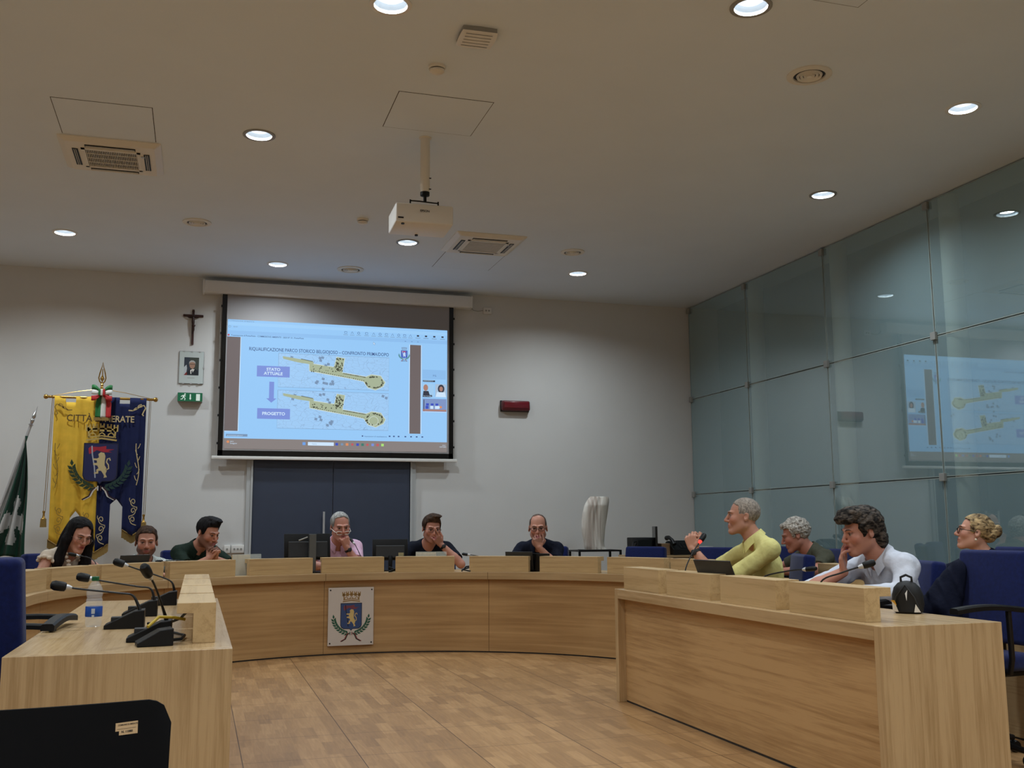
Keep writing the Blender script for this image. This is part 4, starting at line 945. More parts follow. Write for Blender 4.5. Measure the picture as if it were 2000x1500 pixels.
rod = MB(); rod.tube([(-0.47, 0, 2.405), (0.48, 0, 2.405)], 0.0125, 14); rod.build('rod', M_gold, t, True)
for sx, x in ((-1, -0.485), (1, 0.495)):
    MB().lathe([(0.013, -0.05), (0.017, -0.045), (0.010, -0.02), (0.016, -0.012), (0.010, -0.004), (0.02, 0.006), (0.024, 0.022), (0.018, 0.036), (0, 0.042)], 18, Matrix.Translation((x-sx*0.005, 0, 2.405)) @ Matrix.Rotation(sx*PI/2, 4, 'Y')).build('rod_finial', M_gold, t, True)
pole = MB(); pole.tube([(0.0, 0.03, 0.05), (0, 0.03, 2.47)], 0.014, 14); pole.build('pole', M_gold, t, True)
MB().lathe([(0.0, 0.0), (0.2, 0.0), (0.2, 0.015), (0.05, 0.035), (0.03, 0.06), (0.02, 0.12)], 28, Matrix.Translation((0, 0.03, 0))).build('pole_base', M_gold, t, True)
fn = MB(); T0 = Matrix.Translation((0, 0.03, 0))
fn.lathe([(0.013, 2.46), (0.02, 2.475), (0.013, 2.49), (0.018, 2.505), (0.010, 2.525), (0.016, 2.54), (0.008, 2.555)], 16, T0)
for sx in (-1, 1): fn.tube([(0, 0.03, 2.55), (sx*0.024, 0.03, 2.575), (sx*0.033, 0.03, 2.61), (sx*0.024, 0.03, 2.66), (sx*0.008, 0.03, 2.72), (0, 0.03, 2.77)], [0.006, 0.006, 0.006, 0.006, 0.004, 0.001], 8)
fn.tube([(0, 0.03, 2.555), (0, 0.03, 2.7)], 0.005, 8); fn.ball((0, 0.03, 2.6), (0.012, 0.008, 0.022))
for sx in (-1, 1): fn.tube([(0, 0.03, 2.58), (sx*0.018, 0.03, 2.60), (0, 0.03, 2.64)], 0.004, 6)
fn.build('spear_finial', M_gold, t, True)
for sx, xr, zt_ in ((-1, -0.44, 1.27), (1, 0.455, 1.235)):
    cd = MB(); xo = -0.025*sx*0
    cd.tube([(0.0, 0.02, 2.50), (xr*0.5, 0.01, 2.465), (xr, 0, 2.415)], 0.003, 6)
    cd.tube([(xr, 0, 2.405), (xr - 0.022 if sx < 0 else xr-0.015, 0, zt_+0.03)], 0.003, 6); cd.tube([(xr+0.012, 0, 2.405), (xr-0.005 if sx < 0 else xr, 0, zt_+0.03)], 0.0025, 6)
    co = cd.build('cord', M_gold, t, True); xb = xr - 0.018 if sx < 0 else xr-0.01
    ts = MB(); ts.lathe([(0.012, 0.03), (0.014, 0.02), (0.009, 0.005), (0.012, -0.03), (0.02, -0.042), (0.024, -0.05)], 14, Matrix.Translation((xb, 0, zt_)))
    ts.build('tassel_cap', M_gold, t, True)
    ts = MB()
    for k in range(16):
        a = 2*PI*k/16; ts.tube([(xb+0.021*math.cos(a), 0.021*math.sin(a), zt_-0.045), (xb+0.025*math.cos(a), 0.025*math.sin(a), zt_-0.125)], 0.005, 5)
    ts.lathe([(0.018, -0.045), (0.022, -0.12)], 12, Matrix.Translation((xb, 0, zt_))); ts.build('tassel', M_fr, t)
# embroidery
C_g = dict(crown=mk('gold_thread', 186, 160, 92), rim=mk('navy_trim', 14, 18, 50), shield=mk('navy_shield', 26, 32, 84), red=mk('red_thread', 168, 34, 54), lance=mk('silver_thread', 170, 176, 190), lion=mk('cream_thread', 206, 186, 138),
           leaf=mk('green_thread', 30, 56, 34), leafR=mk('deep_green_thread', 24, 58, 54), rib1=mk('white_thread', 216, 210, 204), rib2=mk('dark_thread', 60, 28, 40))
A = Art(lambda u, v, d: (u, -0.037 - 0.0008*d, v), t)
crest(A, 0.028, 1.765, 0.385, C_g, crown=False)
crest(A, 0.028, 1.753, 0.42, C_g, crown=True, shield=False, wreath=False)
M_dg = C_g['leaf']; M_gt = C_g['crown']; M_bt = mk('brown_thread', 86, 62, 24)
A.text('lettering', M_bt, 'CITTÀ DI', -0.300, 2.168, 0.092, 1, 'LEFT', 0.0012, width=0.33); A.text('lettering', C_g['lion'], 'MERATE', 0.045, 2.168, 0.088, 1, 'LEFT', 0.0014, width=0.27)
def scroll(part, mat, cx, cz, s, fx, fz=1):
    P = lambda pts: [(cx + fx*x*s, cz + fz*z*s) for x, z in pts]
    A.line(part, mat, P([(-0.6, -0.1), (-0.3, -0.12), (0.0, 0.02), (0.25, 0.25), (0.5, 0.3), (0.62, 0.1), (0.5, -0.15), (0.4, -0.4), (0.5, -0.5)]), 0.09*s, 1)
    A.line(part, mat, P([(0.0, 0.02), (0.12, 0.3), (0.3, 0.38), (0.35, 0.2), (0.2, 0.15)]), 0.07*s, 1)
    A.line(part, mat, P([(-0.3, -0.12), (-0.1, 0.1), (0.05, 0.12)]), 0.05*s, 1)
scroll('corner_scroll', mk('ochre_thread', 150, 118, 40), -0.33, 2.29, 0.13, -1); scroll('corner_scroll#2', C_g['lion'], 0.34, 2.30, 0.13, 1)
def vine(part, mat, x, z0, z1, w):
    n = 24; A.line(part, mat, [(x + 0.018*math.sin(k/n*5), z0+(z1-z0)*k/n) for k in range(n+1)], w, 1)
    for k in range(6):
        z = z0+(z1-z0)*(k+0.7)/6.5; s = 1 if k % 2 else -1; A.line(part, mat, [(x, z), (x+s*0.012, z+0.018), (x+s*0.022, z+0.05)], w*0.8, 1.2)
vine('side_vine', mk('olive_thread', 120, 96, 34), -0.37, 1.52, 1.95, 0.006); vine('side_vine#2', C_g['lion'], 0.365, 1.55, 1.96, 0.008)
def curls(part, mat, x, z0, z1):
    n = 3; hh = (z1-z0)/n
    for k in range(n):
        zc = z0 + hh*(k+0.5); s = 1 if k % 2 else -1
        sp = [(x + s*(0.026 - 0.0016*q)*math.cos(q*0.62 - 1.2), zc + (0.038 - 0.0024*q)*math.sin(q*0.62 - 1.2)) for q in range(13)]
        A.line(part, mat, [(x - s*0.034, zc - hh*0.62), (x - s*0.004, zc - hh*0.5)] + sp, 0.0075, 1)
        A.line(part, mat, [(x + s*0.026, zc), (x + s*0.036, zc + 0.02), (x + s*0.034, zc + 0.04)], 0.006, 1)
curls('lower_scroll', mk('ochre2_thread', 160, 126, 44), -0.32, 1.08, 1.34); curls('lower_scroll#2', C_g['lion'], 0.345, 1.17, 1.43); curls('lower_scroll#3', C_g['lion'], 0.06, 0.99, 1.26); curls('lower_scroll#4', mk('ochre3_thread', 160, 126, 44), -0.07, 1.0, 1.30)
A.done()
# tricolour bow, tied to the banner pole: a thing of its own
t = thing('tricolour_ribbon', 'green, white and red bow with fringe hanging over the banner top', 'ribbon', (BX, BY-0.05, 2.4))
M_rg, M_rw, M_rr = plain('ribbon_green_cloth', rgb(26, 110, 52), 0.6), plain('ribbon_white_cloth', rgb(222, 220, 214), 0.6), plain('ribbon_red_cloth', rgb(184, 34, 38), 0.6)
for k, mt in enumerate((M_rg, M_rw, M_rr)):
    x0 = -0.055 + 0.045*k; m_ = MB(); vs = []; n = 14
    for i in range(5):
        for j in range(n+1):
            f_ = j/n; x = (x0 + 0.045*i/4)*(0.62+0.45*min(1, f_*2.2)) + 0.018
            vs.append((x, -0.010 - 0.006*math.sin((x0+0.045*i/4)*90+f_*2) - 0.01*f_, 0.06 - 0.255*f_))
    m_.add(vs, [(i*(n+1)+j, (i+1)*(n+1)+j, (i+1)*(n+1)+j+1, i*(n+1)+j+1) for i in range(4) for j in range(n)])
    o = m_.build('tail_stripe', mt, t, True); so = o.modifiers.new('s', 'SOLIDIFY'); so.thickness = 0.002
for sx in (-1, 1):
    for k, mt in enumerate((M_rg, M_rw, M_rr)):
        m_ = MB(); vs = []; n = 10
        za, zb = 0.083 - 0.036*k, 0.083 - 0.036*(k+1)
        for j in range(n+1):
            f_ = j/n; w_ = 0.25 + 1.1*math.sin(f_*PI*0.62)
            for z in (za, (za+zb)/2, zb): vs.append((0.012 + sx*0.095*f_, -0.022 - 0.022*math.sin(f_*PI) - 0.004*math.sin(z*200), 0.045 + (z-0.029)*w_ + 0.012*f_*(1 if k < 2 else -0.3)))
        m_.add(vs, [(j*3+i, (j+1)*3+i, (j+1)*3+i+1, j*3+i+1) for j in range(n) for i in range(2)])
        o = m_.build('bow_loop', mt, t, True); so = o.modifiers.new('s', 'SOLIDIFY'); so.thickness = 0.003
for k, mt in enumerate((M_rg, M_rw, M_rr)):
    MB().rbox(-0.018+0.02*k, 0.002+0.02*k, -0.055, -0.03, 0.02, 0.085, 0.004, 2).build('knot', mt, t, True)
fm = MB()
for k in range(30): x = -0.05+0.135*k/29; fm.box(x-0.002, x+0.002, -0.022, -0.018, -0.225, -0.192)
fm.build('ribbon_fringe', M_fr, t)

# ------------------------------------------------------------------ regional flag on a slanted pole
FY = 10.75
t = thing('regional_flag', 'green flag with white rose hanging from a slanted silver pole', 'flag', (-1.95, FY, 0))
M_gfl = plain('green_flag_cloth', rgb(16, 58, 42), 0.8, 0, 0.1, 12, 0.2, 500, 0.2, sheen=0.1); M_wfl = plain('white_flag_cloth', rgb(190, 190, 188), 0.8)
p0, p1 = Vector((-0.22, 0, 0.0)), Vector((0.375, 0, 2.13))
MB().tube([p0, p1], 0.014, 14).build('pole', M_steel, t, True)
MB().lathe([(0.0, 0.0), (0.17, 0.0), (0.17, 0.02), (0.03, 0.05), (0.025, 0.09)], 24, Matrix.Translation((-0.22, 0, 0))).build('pole_base', M_steel, t, True)
dr = (p1-p0).normalized(); Rm = Matrix.Translation(p1) @ Vector((0,0,1)).rotation_difference(dr).to_matrix().to_4x4()
MB().lathe([(0.014, -0.01), (0.026, 0.0), (0.012, 0.012), (0.018, 0.03), (0.02, 0.05), (0.012, 0.065), (0.02, 0.08), (0.016, 0.10), (0.006, 0.13), (0.001, 0.19)], 16, Rm).build('finial', M_chrome, t, True)
# cloth: hangs in folds from the pole
m_ = MB(); wm = MB(); nu, nv = 60, 44; P = []
for i in range(nu+1):
    u = i/nu
    for j in range(nv+1):
        v = j/nv
        top = p0.lerp(p1, 0.965 - 0.42*u)    # attachment slides down the pole
        zt_ = 2.02; zb = 0.78 + 0.10*math.sin(u*3.0) + (0.25 if u < 0.15 else 0)*(0.15-u)/0.15
        z = zt_ + (zb-zt_)*v
        # width of the hanging bundle grows downward
        left = p0.x + (p1.x-p0.x)*(z/2.13) + 0.015; left = max(left, -0.02 + 0.04*(1-v))
        right = 0.335 + 0.085*v + 0.02*math.sin(v*5)
        x = left + (right-left)*u
        y = 0.055*math.sin(u*17 + v*1.2)*(0.25+v) * (0.6+0.4*math.sin(v*3)) - 0.02
        P.append((x, y, z))
def rose(u, v):
    x, z = (u-0.56)*1.25, (v-0.71)*2.3
    r = math.hypot(x, z); a = math.atan2(z, x)
    return r < 0.30 + 0.17*abs(math.cos(2*a))**0.7 and not (r > 0.2 and abs(math.sin(2*a)) > 0.86)
for i in range(nu):
    for j in range(nv):
        a = i*(nv+1)+j; f_ = (a, a+nv+1, a+nv+2, a+1); u, v = (i+0.5)/nu, (j+0.5)/nv
        m_.f.append(f_); m_.m.append(1 if (rose(u, v) or (u < 0.10 and 0.1 < v < 0.75)) else 0)
m_.v = P
o = m_.build('cloth', [M_gfl, M_wfl], t, True); so = o.modifiers.new('s', 'SOLIDIFY'); so.thickness = 0.003; so.offset = 0

# ------------------------------------------------------------------ marble sculpture on its stand
M_marb, nt, b = new_mat('veined_marble'); L = nt.links.new
tc = N(nt, 'ShaderNodeTexCoord'); mp = N(nt, 'ShaderNodeMapping'); mp.inputs['Scale'].default_value = (16, 5, 0.9); L(tc.outputs['Object'], mp.inputs[0])
nz = N(nt, 'ShaderNodeTexNoise'); nz.inputs['Scale'].default_value = 1.0; nz.inputs['Detail'].default_value = 4; nz.inputs['Distortion'].default_value = 0.6; L(mp.outputs[0], nz.inputs['Vector'])
r = N(nt, 'ShaderNodeValToRGB'); r.color_ramp.elements[0].position = 0.36; r.color_ramp.elements[0].color = rgb(172, 156, 144); r.color_ramp.elements[1].position = 0.58; r.color_ramp.elements[1].color = rgb(222, 216, 206)
L(nz.outputs['Fac'], r.inputs['Fac']); L(r.outputs[0], b.inputs['Base Color']); b.inputs['Roughness'].default_value = 0.45
sv = [];
prof_s = [  # z, x-left, x-right (sculpture-local), from foot to top
 (0.0, -0.125, 0.125), (0.03, -0.135, 0.10), (0.08, -0.14, 0.095), (0.16, -0.155, 0.105), (0.24, -0.165, 0.115), (0.32, -0.16, 0.13), (0.40, -0.148, 0.145), (0.48, -0.125, 0.158), (0.53, -0.10, 0.165), (0.56, -0.075, 0.165), (0.58, -0.055, 0.155)]
m_ = MB(); n = 64; fr_ = []
for k in range(44):
    z = 0.58*k/43.0; xl = ipl(z, [(p[0], p[1]) for p in prof_s]); xr = ipl(z, [(p[0], p[2]) for p in prof_s])
    cx = (xl+xr)/2; hw = (xr-xl)/2; dp = 0.085 - 0.02*math.sin(z*5)
    for q in range(n):
        a = 2*PI*q/n; ca, sa = math.cos(a), math.sin(a)
        ex = abs(ca)**0.75*(1 if ca > 0 else -1); ey = abs(sa)**0.75*(1 if sa > 0 else -1)
        x = cx + hw*ex
        groove = 0.013*math.exp(-((ex+0.10-0.35*(z-0.3))/0.14)**2) + 0.015*math.exp(-((ex-0.22)/0.08)**2)*max(0, 1-z*3) + 0.008*math.exp(-((ex+0.45)/0.07)**2)
        y = ey*(dp - groove) * (1-0.25*ex*ex)
        zz = z
        if k > 36: zz = z - 0.012*math.exp(-((ex-0.05)/0.25)**2)*(k-36)/7; y *= 1-0.06*(k-36)
        m_.v.append((x, y, zz))
for k in range(43):
    for q in range(n): m_.f.append((k*n+q, k*n+(q+1) % n, (k+1)*n+(q+1) % n, (k+1)*n+q)); m_.m.append(0)
m_.f += [tuple(range(n-1, -1, -1)), tuple(43*n+q for q in range(n))]; m_.m += [0, 0]
o = m_.build('marble_sculpture', M_marb, None, True); o.location = (4.225, 10.6, 0.872); tag(o, 'tall twisted pale marble sculpture on a black metal stand', 'sculpture')
t = thing('sculpture_stand', 'black square-tube metal stand under the marble sculpture', 'stand', (4.215, 10.6, 0))
for sx in (-1, 1):
    for sy in (-1, 1): MB().box(sx*0.24-0.011, sx*0.24+0.011, sy*0.15-0.011, sy*0.15+0.011, 0, 0.85).build('leg', M_blackm, t)
fm = MB()
for sy in (-1, 1): fm.box(-0.251, 0.251, sy*0.15-0.011, sy*0.15+0.011, 0.85, 0.868)
for sx in (-1, 1): fm.box(sx*0.24-0.011, sx*0.24+0.011, -0.14, 0.14, 0.85, 0.868)
fm.build('top_frame', M_blackm, t); MB().box(-0.15, 0.16, -0.139, 0.139, 0.855, 0.871).build('carrier_plate', M_blackm, t)

# ------------------------------------------------------------------ sideboard in the rear right corner and what stands on it
t = thing('sideboard', 'low oak sideboard against the rear wall by the glass wall corner', 'sideboard', (4.98, 10.0, 0))
MB().box(-0.62, 0.62, -0.22, 0.22, 0.05, 0.80).build('body', M_oak['x'], t, bevel=0.002); MB().box(-0.64, 0.64, -0.24, 0.24, 0.8, 0.82).build('top_board', M_oak['x'], t)
for k in (-1, 1):
    dr_ = MB().box(min(0.004*k, 0.6*k), max(0.004*k, 0.6*k), -0.235, -0.2205, 0.07, 0.78).build('door', M_oak['z'], t); MB().tube([(0.05*k, -0.255, 0.5), (0.05*k, -0.255, 0.62)], 0.005, 8).build('handle', M_steel, dr_)
MB().box(-0.6, 0.6, -0.2, 0.2, 0, 0.05).build('plinth', M_dark, t)
t = thing('desktop_monitor', 'thin black monitor seen edge-on beside the telephone', 'monitor', (4.63, 9.93, 0.82), math.radians(72))
MB().rbox(-0.14, 0.14, -0.012, 0.012, 0.05, 0.30, 0.005, 2).build('screen', M_screenb, t); MB().lathe([(0.0, 0), (0.07, 0), (0.07, 0.01), (0.012, 0.016), (0.012, 0.08)], 20, Matrix.Translation((0, 0.03, 0))).build('base', M_black, t)
t = thing('black_printer_box', 'black rectangular device left of the edge-on monitor', 'device', (4.50, 9.98, 0.82))
MB().rbox(-0.115, 0.10, -0.13, 0.13, 0, 0.185, 0.008, 2).build('housing', M_black, t, True); MB().box(-0.095, 0.08, -0.133, -0.13, 0.03, 0.16).build('front_face', M_screenb, t)
cb = MB(); cb.tube([(4.385, 9.86, 0.965), (4.33, 9.82, 0.955), (4.30, 9.78, 0.90), (4.30, 9.75, 0.70), (4.30, 9.74, 0.4)], 0.007, 8); cb.tube([(4.385, 9.86, 0.94), (4.35, 9.82, 0.92), (4.325, 9.78, 0.86), (4.32, 9.75, 0.4)], 0.006, 8)
tag(cb.build('device_cable', M_black, None, True), 'two black cables dropping from the black device on the sideboard', 'cable')
o = MB().rbox(4.69, 4.79, 9.90, 10.05, 0.821, 0.94, 0.003, 1).build('cardboard_box', plain('cardboard', rgb(140, 112, 82), 0.8)); tag(o, 'small brown box between the thin monitor and the telephone', 'box')
t = thing('desk_telephone', 'black desk telephone with handset on the sideboard', 'telephone', (4.92, 9.92, 0.82))
wd = MB(); wd.prism([(-0.1, 0), (0.1, 0), (0.1, 0.13), (0.06, 0.145), (-0.1, 0.06)], -0.13, 0.13, lambda u, v, d_: (d_, u, v)); wd.build('body', M_black, t, bevel=0.004)
hs = MB(); hs.tube([(-0.115, -0.09, 0.11), (-0.12, -0.05, 0.155), (-0.12, 0.03, 0.185), (-0.115, 0.09, 0.175)], [0.024, 0.018, 0.018, 0.026], 12); hs.build('handset', M_black, t, True)
MB().box(-0.03, 0.1, 0.0, 0.07, 0.115, 0.15, Matrix.Rotation(0.0, 4, 'X')).build('display', M_dark, t)
for i in range(3):
    for j in range(4): MB().box(-0.04+0.04*i, -0.015+0.04*i, -0.085+0.022*j, -0.07+0.022*j, 0.074+0.0115*j, 0.085+0.0115*j).build('key', M_dark, t)
o = MB().box(5.08, 5.28, 9.82, 10.02, 0.821, 0.875).build('printer_tray', M_black); tag(o, 'flat black tray holding paper right of the telephone', 'tray')
o = MB().box(5.09, 5.26, 9.83, 9.98, 0.876, 0.905).build('paper_stack', plain('paper', rgb(206, 206, 202), 0.7)); tag(o, 'white paper stack on the flat black tray', 'paper')

# ------------------------------------------------------------------ electronics on the desks
def pt(ang, r, z=TOP): x, y = upos(ang, r); return (x, y, z)
def laptop(loc, rz, w_, lid_deg, label, h_=0.22):
    t = thing('laptop', label, 'laptop', loc, rz, 'laptops')
    MB().rbox(-w_/2, w_/2, -0.11, 0.11, 0, 0.016, 0.004, 2).build('keyboard_base', M_black, t)
    R = Matrix.Translation((0, -0.11, 0.016)) @ Matrix.Rotation(math.radians(lid_deg), 4, 'X')
    l = MB(); l.rbox(-w_/2, w_/2, -0.004, 0.004, 0, h_, 0.003, 2, R); l.build('lid', M_dark, t)
    MB().box(-w_/2+0.01, w_/2-0.01, 0.0042, 0.0048, 0.01, h_-0.01, R).build('display', M_screenb, t)
    return t
# sitter-facing laptops: local +Y towards the sitter
laptop(pt(135.5, 2.76), math.radians(135.5-90), 0.30, 12, 'dark laptop between the ruffled blouse and the bearded person', 0.19)
laptop(pt(55.5, 2.70), math.radians(55.5-90), 0.26, 14, 'low black laptop in front of the navy polo shirt', 0.17)
laptop((2.95, 5.22, TOP), math.radians(-82), 0.34, 22, 'black laptop on the right desk before the yellow polo shirt', 0.215)
# the lid panel seen in the gap right of that low laptop
o = MB().rbox(-0.11, 0.11, -0.006, 0.006, 0.0, 0.165, 0.003, 2).build('document_tablet', M_screenb); o.location = pt(51.8, 2.62); o.rotation_euler = (0, 0, math.radians(51.8-90)); tag(o, 'upright black tablet in the gap between two oak blocks', 'tablet')
def monitor(loc, rz, w_, z0, z1, label, pillar):
    t = thing('desktop_monitor', label, 'monitor', loc, rz)
    R = Matrix.Rotation(math.radians(-6), 4, 'X')
    MB().rbox(-w_/2, w_/2, -0.012, 0.016, z0, z1, 0.006, 2, R).build('rear_shell', M_black, t, True)
    MB().box(-w_/2+0.012, w_/2-0.012, 0.0162, 0.018, z0+0.012, z1-0.012, R).build('display', M_screenb, t)
    MB().rbox(-w_/2+0.03, w_/2-0.03, -0.032, -0.012, z0+0.02, z0+0.7*(z1-z0), 0.008, 2, R).build('rear_bulge', M_dark, t)
    if pillar:
        MB().rbox(-0.008, 0.056, -0.085, -0.05, 0.012, 0.352, 0.003, 2).build('stand_pillar', plain('pillar_metal', rgb(110, 112, 112), 0.35, 0.6), t)
        MB().rbox(0.008, 0.04, -0.05, -0.012, 0.17, 0.24, 0.003, 2).build('mount', M_black, t)
        MB().rbox(-0.10, 0.14, -0.12, 0.09, 0, 0.012, 0.004, 2).build('base', M_black, t)
        MB().tube([(-0.10, -0.055, 0.295), (-0.02, -0.06, 0.325)], 0.006, 8).build('lever', M_grey, t)
    else:
        MB().tube([(0, -0.02, 0.01), (0, -0.03, 0.1), (0, -0.015, z0+0.04)], 0.02, 10).build('stand_pillar', M_black, t, True)
        MB().rbox(-0.10, 0.10, -0.09, 0.09, 0, 0.012, 0.004, 2).build('base', M_black, t)
    return t
monitor(pt(98.6, 2.74), math.radians(8), 0.43, 0.115, 0.358, 'black monitor back with grey stand pillar left of the pink shirt', True)
mm2 = monitor(pt(82.4, 2.78), math.radians(-6), 0.335, 0.10, 0.30, 'smaller black monitor back with pale sticker right of the pink shirt', False)
MB().box(0.075, 0.125, -0.0345, -0.0335, 0.14, 0.172).build('sticker', plain('sticker', rgb(170, 160, 120), 0.6), mm2)
M_clear, nt, b = new_mat('clear_acrylic'); b.inputs['Base Color'].default_value = (0.8, 0.85, 0.8, 1); b.inputs['Alpha'].default_value = 0.28; b.inputs['Roughness'].default_value = 0.1
def acrylic(ang, r, label, w_=0.27):
    t = thing('reading_stand', label, 'reading stand', pt(ang, r), math.radians(ang-90))
    MB().box(-w_/2, w_/2, 0.0, 0.004, 0, 0.185, Matrix.Rotation(math.radians(-10), 4, 'X')).build('acrylic_sheet', M_clear, t)
    MB().box(-w_/2, w_/2-0.1, 0.008, 0.02, 0.004, 0.18, Matrix.Rotation(math.radians(-10), 4, 'X')).build('back_board', M_blk['z'], t)
    MB().box(-w_/2, w_/2, -0.05, 0.03, 0, 0.004).build('foot', M_clear, t)
acrylic(111.6, 2.60, 'clear and wooden reading stand right of the dark green shirt', 0.27); acrylic(74.2, 2.60, 'clear reading stand in front of the navy t-shirt', 0.29)
# gooseneck microphones
def mic(loc, rz, pts, label, ring=None, base=True, foam=0.02):
    """pts: stem points in world coordinates, last = tip"""
    t = thing('gooseneck_microphone', label, 'microphone', loc, rz, 'gooseneck microphones')
    if base:
        b_ = MB(); b_.prism([(-0.085, 0), (0.07, 0), (0.07, 0.075), (0.03, 0.07), (-0.085, 0.016)], -0.055, 0.055, lambda u, v, d_: (u, d_, v)); b_.build('base', M_black, t, bevel=0.003)
        bt = MB(); bt.box(-0.06, -0.01, -0.03, 0.03, 0.03, 0.046); bt.build('button_pad', M_dark, t)
    inv = (Matrix.Translation(loc) @ Matrix.Rotation(rz, 4, 'Z')).inverted()
    P_ = [inv @ Vector(p) for p in pts]
    # smooth the polyline
    Q = []
    for i in range(len(P_)-1):
        a0 = P_[max(i-1, 0)]; a1 = P_[i]; a2 = P_[i+1]; a3 = P_[min(i+2, len(P_)-1)]
        for k in range(6):
            s = k/6; Q.append(0.5*((2*a1) + (a2-a0)*s + (2*a0-5*a1+4*a2-a3)*s*s + (3*a1-a0-3*a2+a3)*s**3))
    Q.append(P_[-1])
    rs = [0.008 - 0.004*min(1, i/(len(Q)*0.3)) for i in range(len(Q))]
    MB().tube(Q, rs, 8).build('gooseneck', M_blackm, t, True)
    dv = (P_[-1]-P_[-2]).normalized(); R = Matrix.Translation(P_[-1]) @ Vector((0,0,1)).rotation_difference(dv).to_matrix().to_4x4()
    MB().lathe([(0.006, -0.022), (0.01, -0.012), (0.012, 0.0)], 14, R).build('collar', M_steel if ring is None else ring, t, True)
    MB().lathe([(0.012, 0.0), (foam*0.9, 0.004), (foam, 0.02), (foam, 0.045), (foam*0.7, 0.058), (0, 0.062)], 18, R).build('foam_cap', M_black, t, True)
    return t
mic((-0.265, 4.6, TOP), 0, [(-0.215, 4.6, 0.785), (-0.245, 4.6, 0.845), (-0.30, 4.59, 0.858), (-0.44, 4.57, 0.878), (-0.50, 4.56, 0.889)], 'microphone nearest the bottle on the left desk, its stem crossing the bottle')
mic((-0.235, 5.2, TOP), 0, [(-0.18, 5.2, 0.785), (-0.20, 5.2, 0.84), (-0.26, 5.2, 0.852), (-0.40, 5.2, 0.878), (-0.47, 5.2, 0.893)], 'second microphone on the left desk, behind the bottle')
mic((-0.16, 5.9, TOP), 0, [(-0.105, 5.9, 0.79), (-0.12, 5.9, 0.835), (-0.17, 5.9, 0.862), (-0.29, 5.9, 0.905), (-0.365, 5.9, 0.933)], 'farthest microphone on the left desk')
mic((-0.145, 4.05, TOP), 0, [(-0.095, 4.05, 0.785), (-0.115, 4.02, 0.85), (-0.14, 3.97, 0.92), (-0.158, 3.93, 0.955)], 'microphone standing steeply beside the near oak block on the left desk', foam=0.018)
o_ = thing('microphone_unit', 'loose black microphone unit with yellow tape on the left desk', 'microphone base', (-0.115, 3.88, TOP), math.radians(8), None)
b_ = MB(); b_.prism([(-0.075, 0), (0.045, 0), (0.045, 0.06), (0.0, 0.055), (-0.075, 0.014)], -0.045, 0.045, lambda u, v, d_: (u, d_, v)); b_.build('body', M_black, o_, bevel=0.003)
for (pts, mt, lab_) in (([(-0.155, 3.93, 0.775), (-0.12, 3.98, 0.805), (-0.07, 4.0, 0.80), (-0.03, 4.02, 0.79)], plain('yellow_cable', rgb(190, 160, 40), 0.5), 'yellow cable beside the near oak block on the left desk'),
                        ([(-0.18, 4.55, 0.735), (-0.12, 4.5, 0.73), (-0.05, 4.45, 0.76), (-0.02, 4.35, 0.80)], M_black, 'black microphone cable on the left desk leading to the oak block'),
                        ([(-0.18, 4.0, 0.722), (-0.1, 3.95, 0.722), (-0.04, 3.97, 0.725), (-0.03, 4.1, 0.725), (-0.1, 4.3, 0.725), (-0.18, 4.58, 0.722)], M_black, 'black cable lying along the left desk top')):
    c = MB(); c.tube(pts, 0.0055, 8); tag(c.build('microphone_cable', mt, None, True), lab_, 'cable')
M_mring = emit('mic_red_light', rgb(240, 70, 60), 1.5)
mic(pt(146.5, 2.62), math.radians(56), [pt(145.8, 2.6, 0.78), pt(143.8, 2.64, 0.85), pt(142.8, 2.74, 0.90), pt(144.6, 2.80, 0.925)], 'microphone in front of the ruffled blouse', foam=0.014, base=False)
mic(pt(124.5, 2.62), math.radians(30), [pt(123.6, 2.6, 0.75), pt(124.0, 2.58, 0.83), pt(126.4, 2.60, 0.862), pt(129.0, 2.64, 0.858)], 'microphone bent low in front of the bearded person', foam=0.012, base=False)
mic(pt(87.5, 2.66), 0, [pt(87.6, 2.66, 0.72), pt(88.2, 2.70, 0.84), pt(89.2, 2.76, 0.955), pt(89.6, 2.79, 0.985)], 'microphone in front of the pink shirt', foam=0.013, base=False)
mic(pt(62.5, 2.62), 0, [pt(61.5, 2.6, 0.73), pt(62.2, 2.62, 0.80), pt(64.4, 2.66, 0.85), pt(66.8, 2.68, 0.865)], 'short microphone left of the navy polo shirt', foam=0.014, base=False)
mic((2.79, 5.60, TOP), 0, [(2.80, 5.585, 0.72), (2.795, 5.585, 0.85), (2.86, 5.62, 0.95), (2.94, 5.655, 1.03)], 'microphone with red lit ring, left of the yellow polo shirt', ring=M_mring, base=False, foam=0.017)
mic((2.93, 4.70, TOP), 0, [(2.86, 4.86, 0.75), (2.87, 4.84, 0.845), (2.95, 4.72, 0.885), (3.0, 4.62, 0.897)], 'low microphone between the black laptop and the blue chair', base=False, foam=0.013)
mic((2.83, 4.20, TOP), 0, [(2.82, 4.24, 0.72), (2.80, 4.20, 0.855), (2.88, 4.15, 0.90), (2.97, 4.11, 0.932)], 'microphone in front of the white shirt', base=False, foam=0.017)
cb = MB(); cb.tube([(2.35, 9.24, 0.722), (2.40, 9.27, 0.76), (2.45, 9.26, 0.765), (2.48, 9.22, 0.73), (2.42, 9.2, 0.722), (2.36, 9.26, 0.735), (2.44, 9.3, 0.75)], 0.007, 8)
tag(cb.build('coiled_cable', M_black, None, True), 'small coil of black cable in the gap right of the navy t-shirt', 'cable')
cb = MB(); cb.tube([(1.70, 9.40, 0.722), (1.76, 9.42, 0.74), (1.72, 9.5, 0.76), (1.80, 9.52, 0.73), (1.72, 9.44, 0.722)], 0.008, 8)
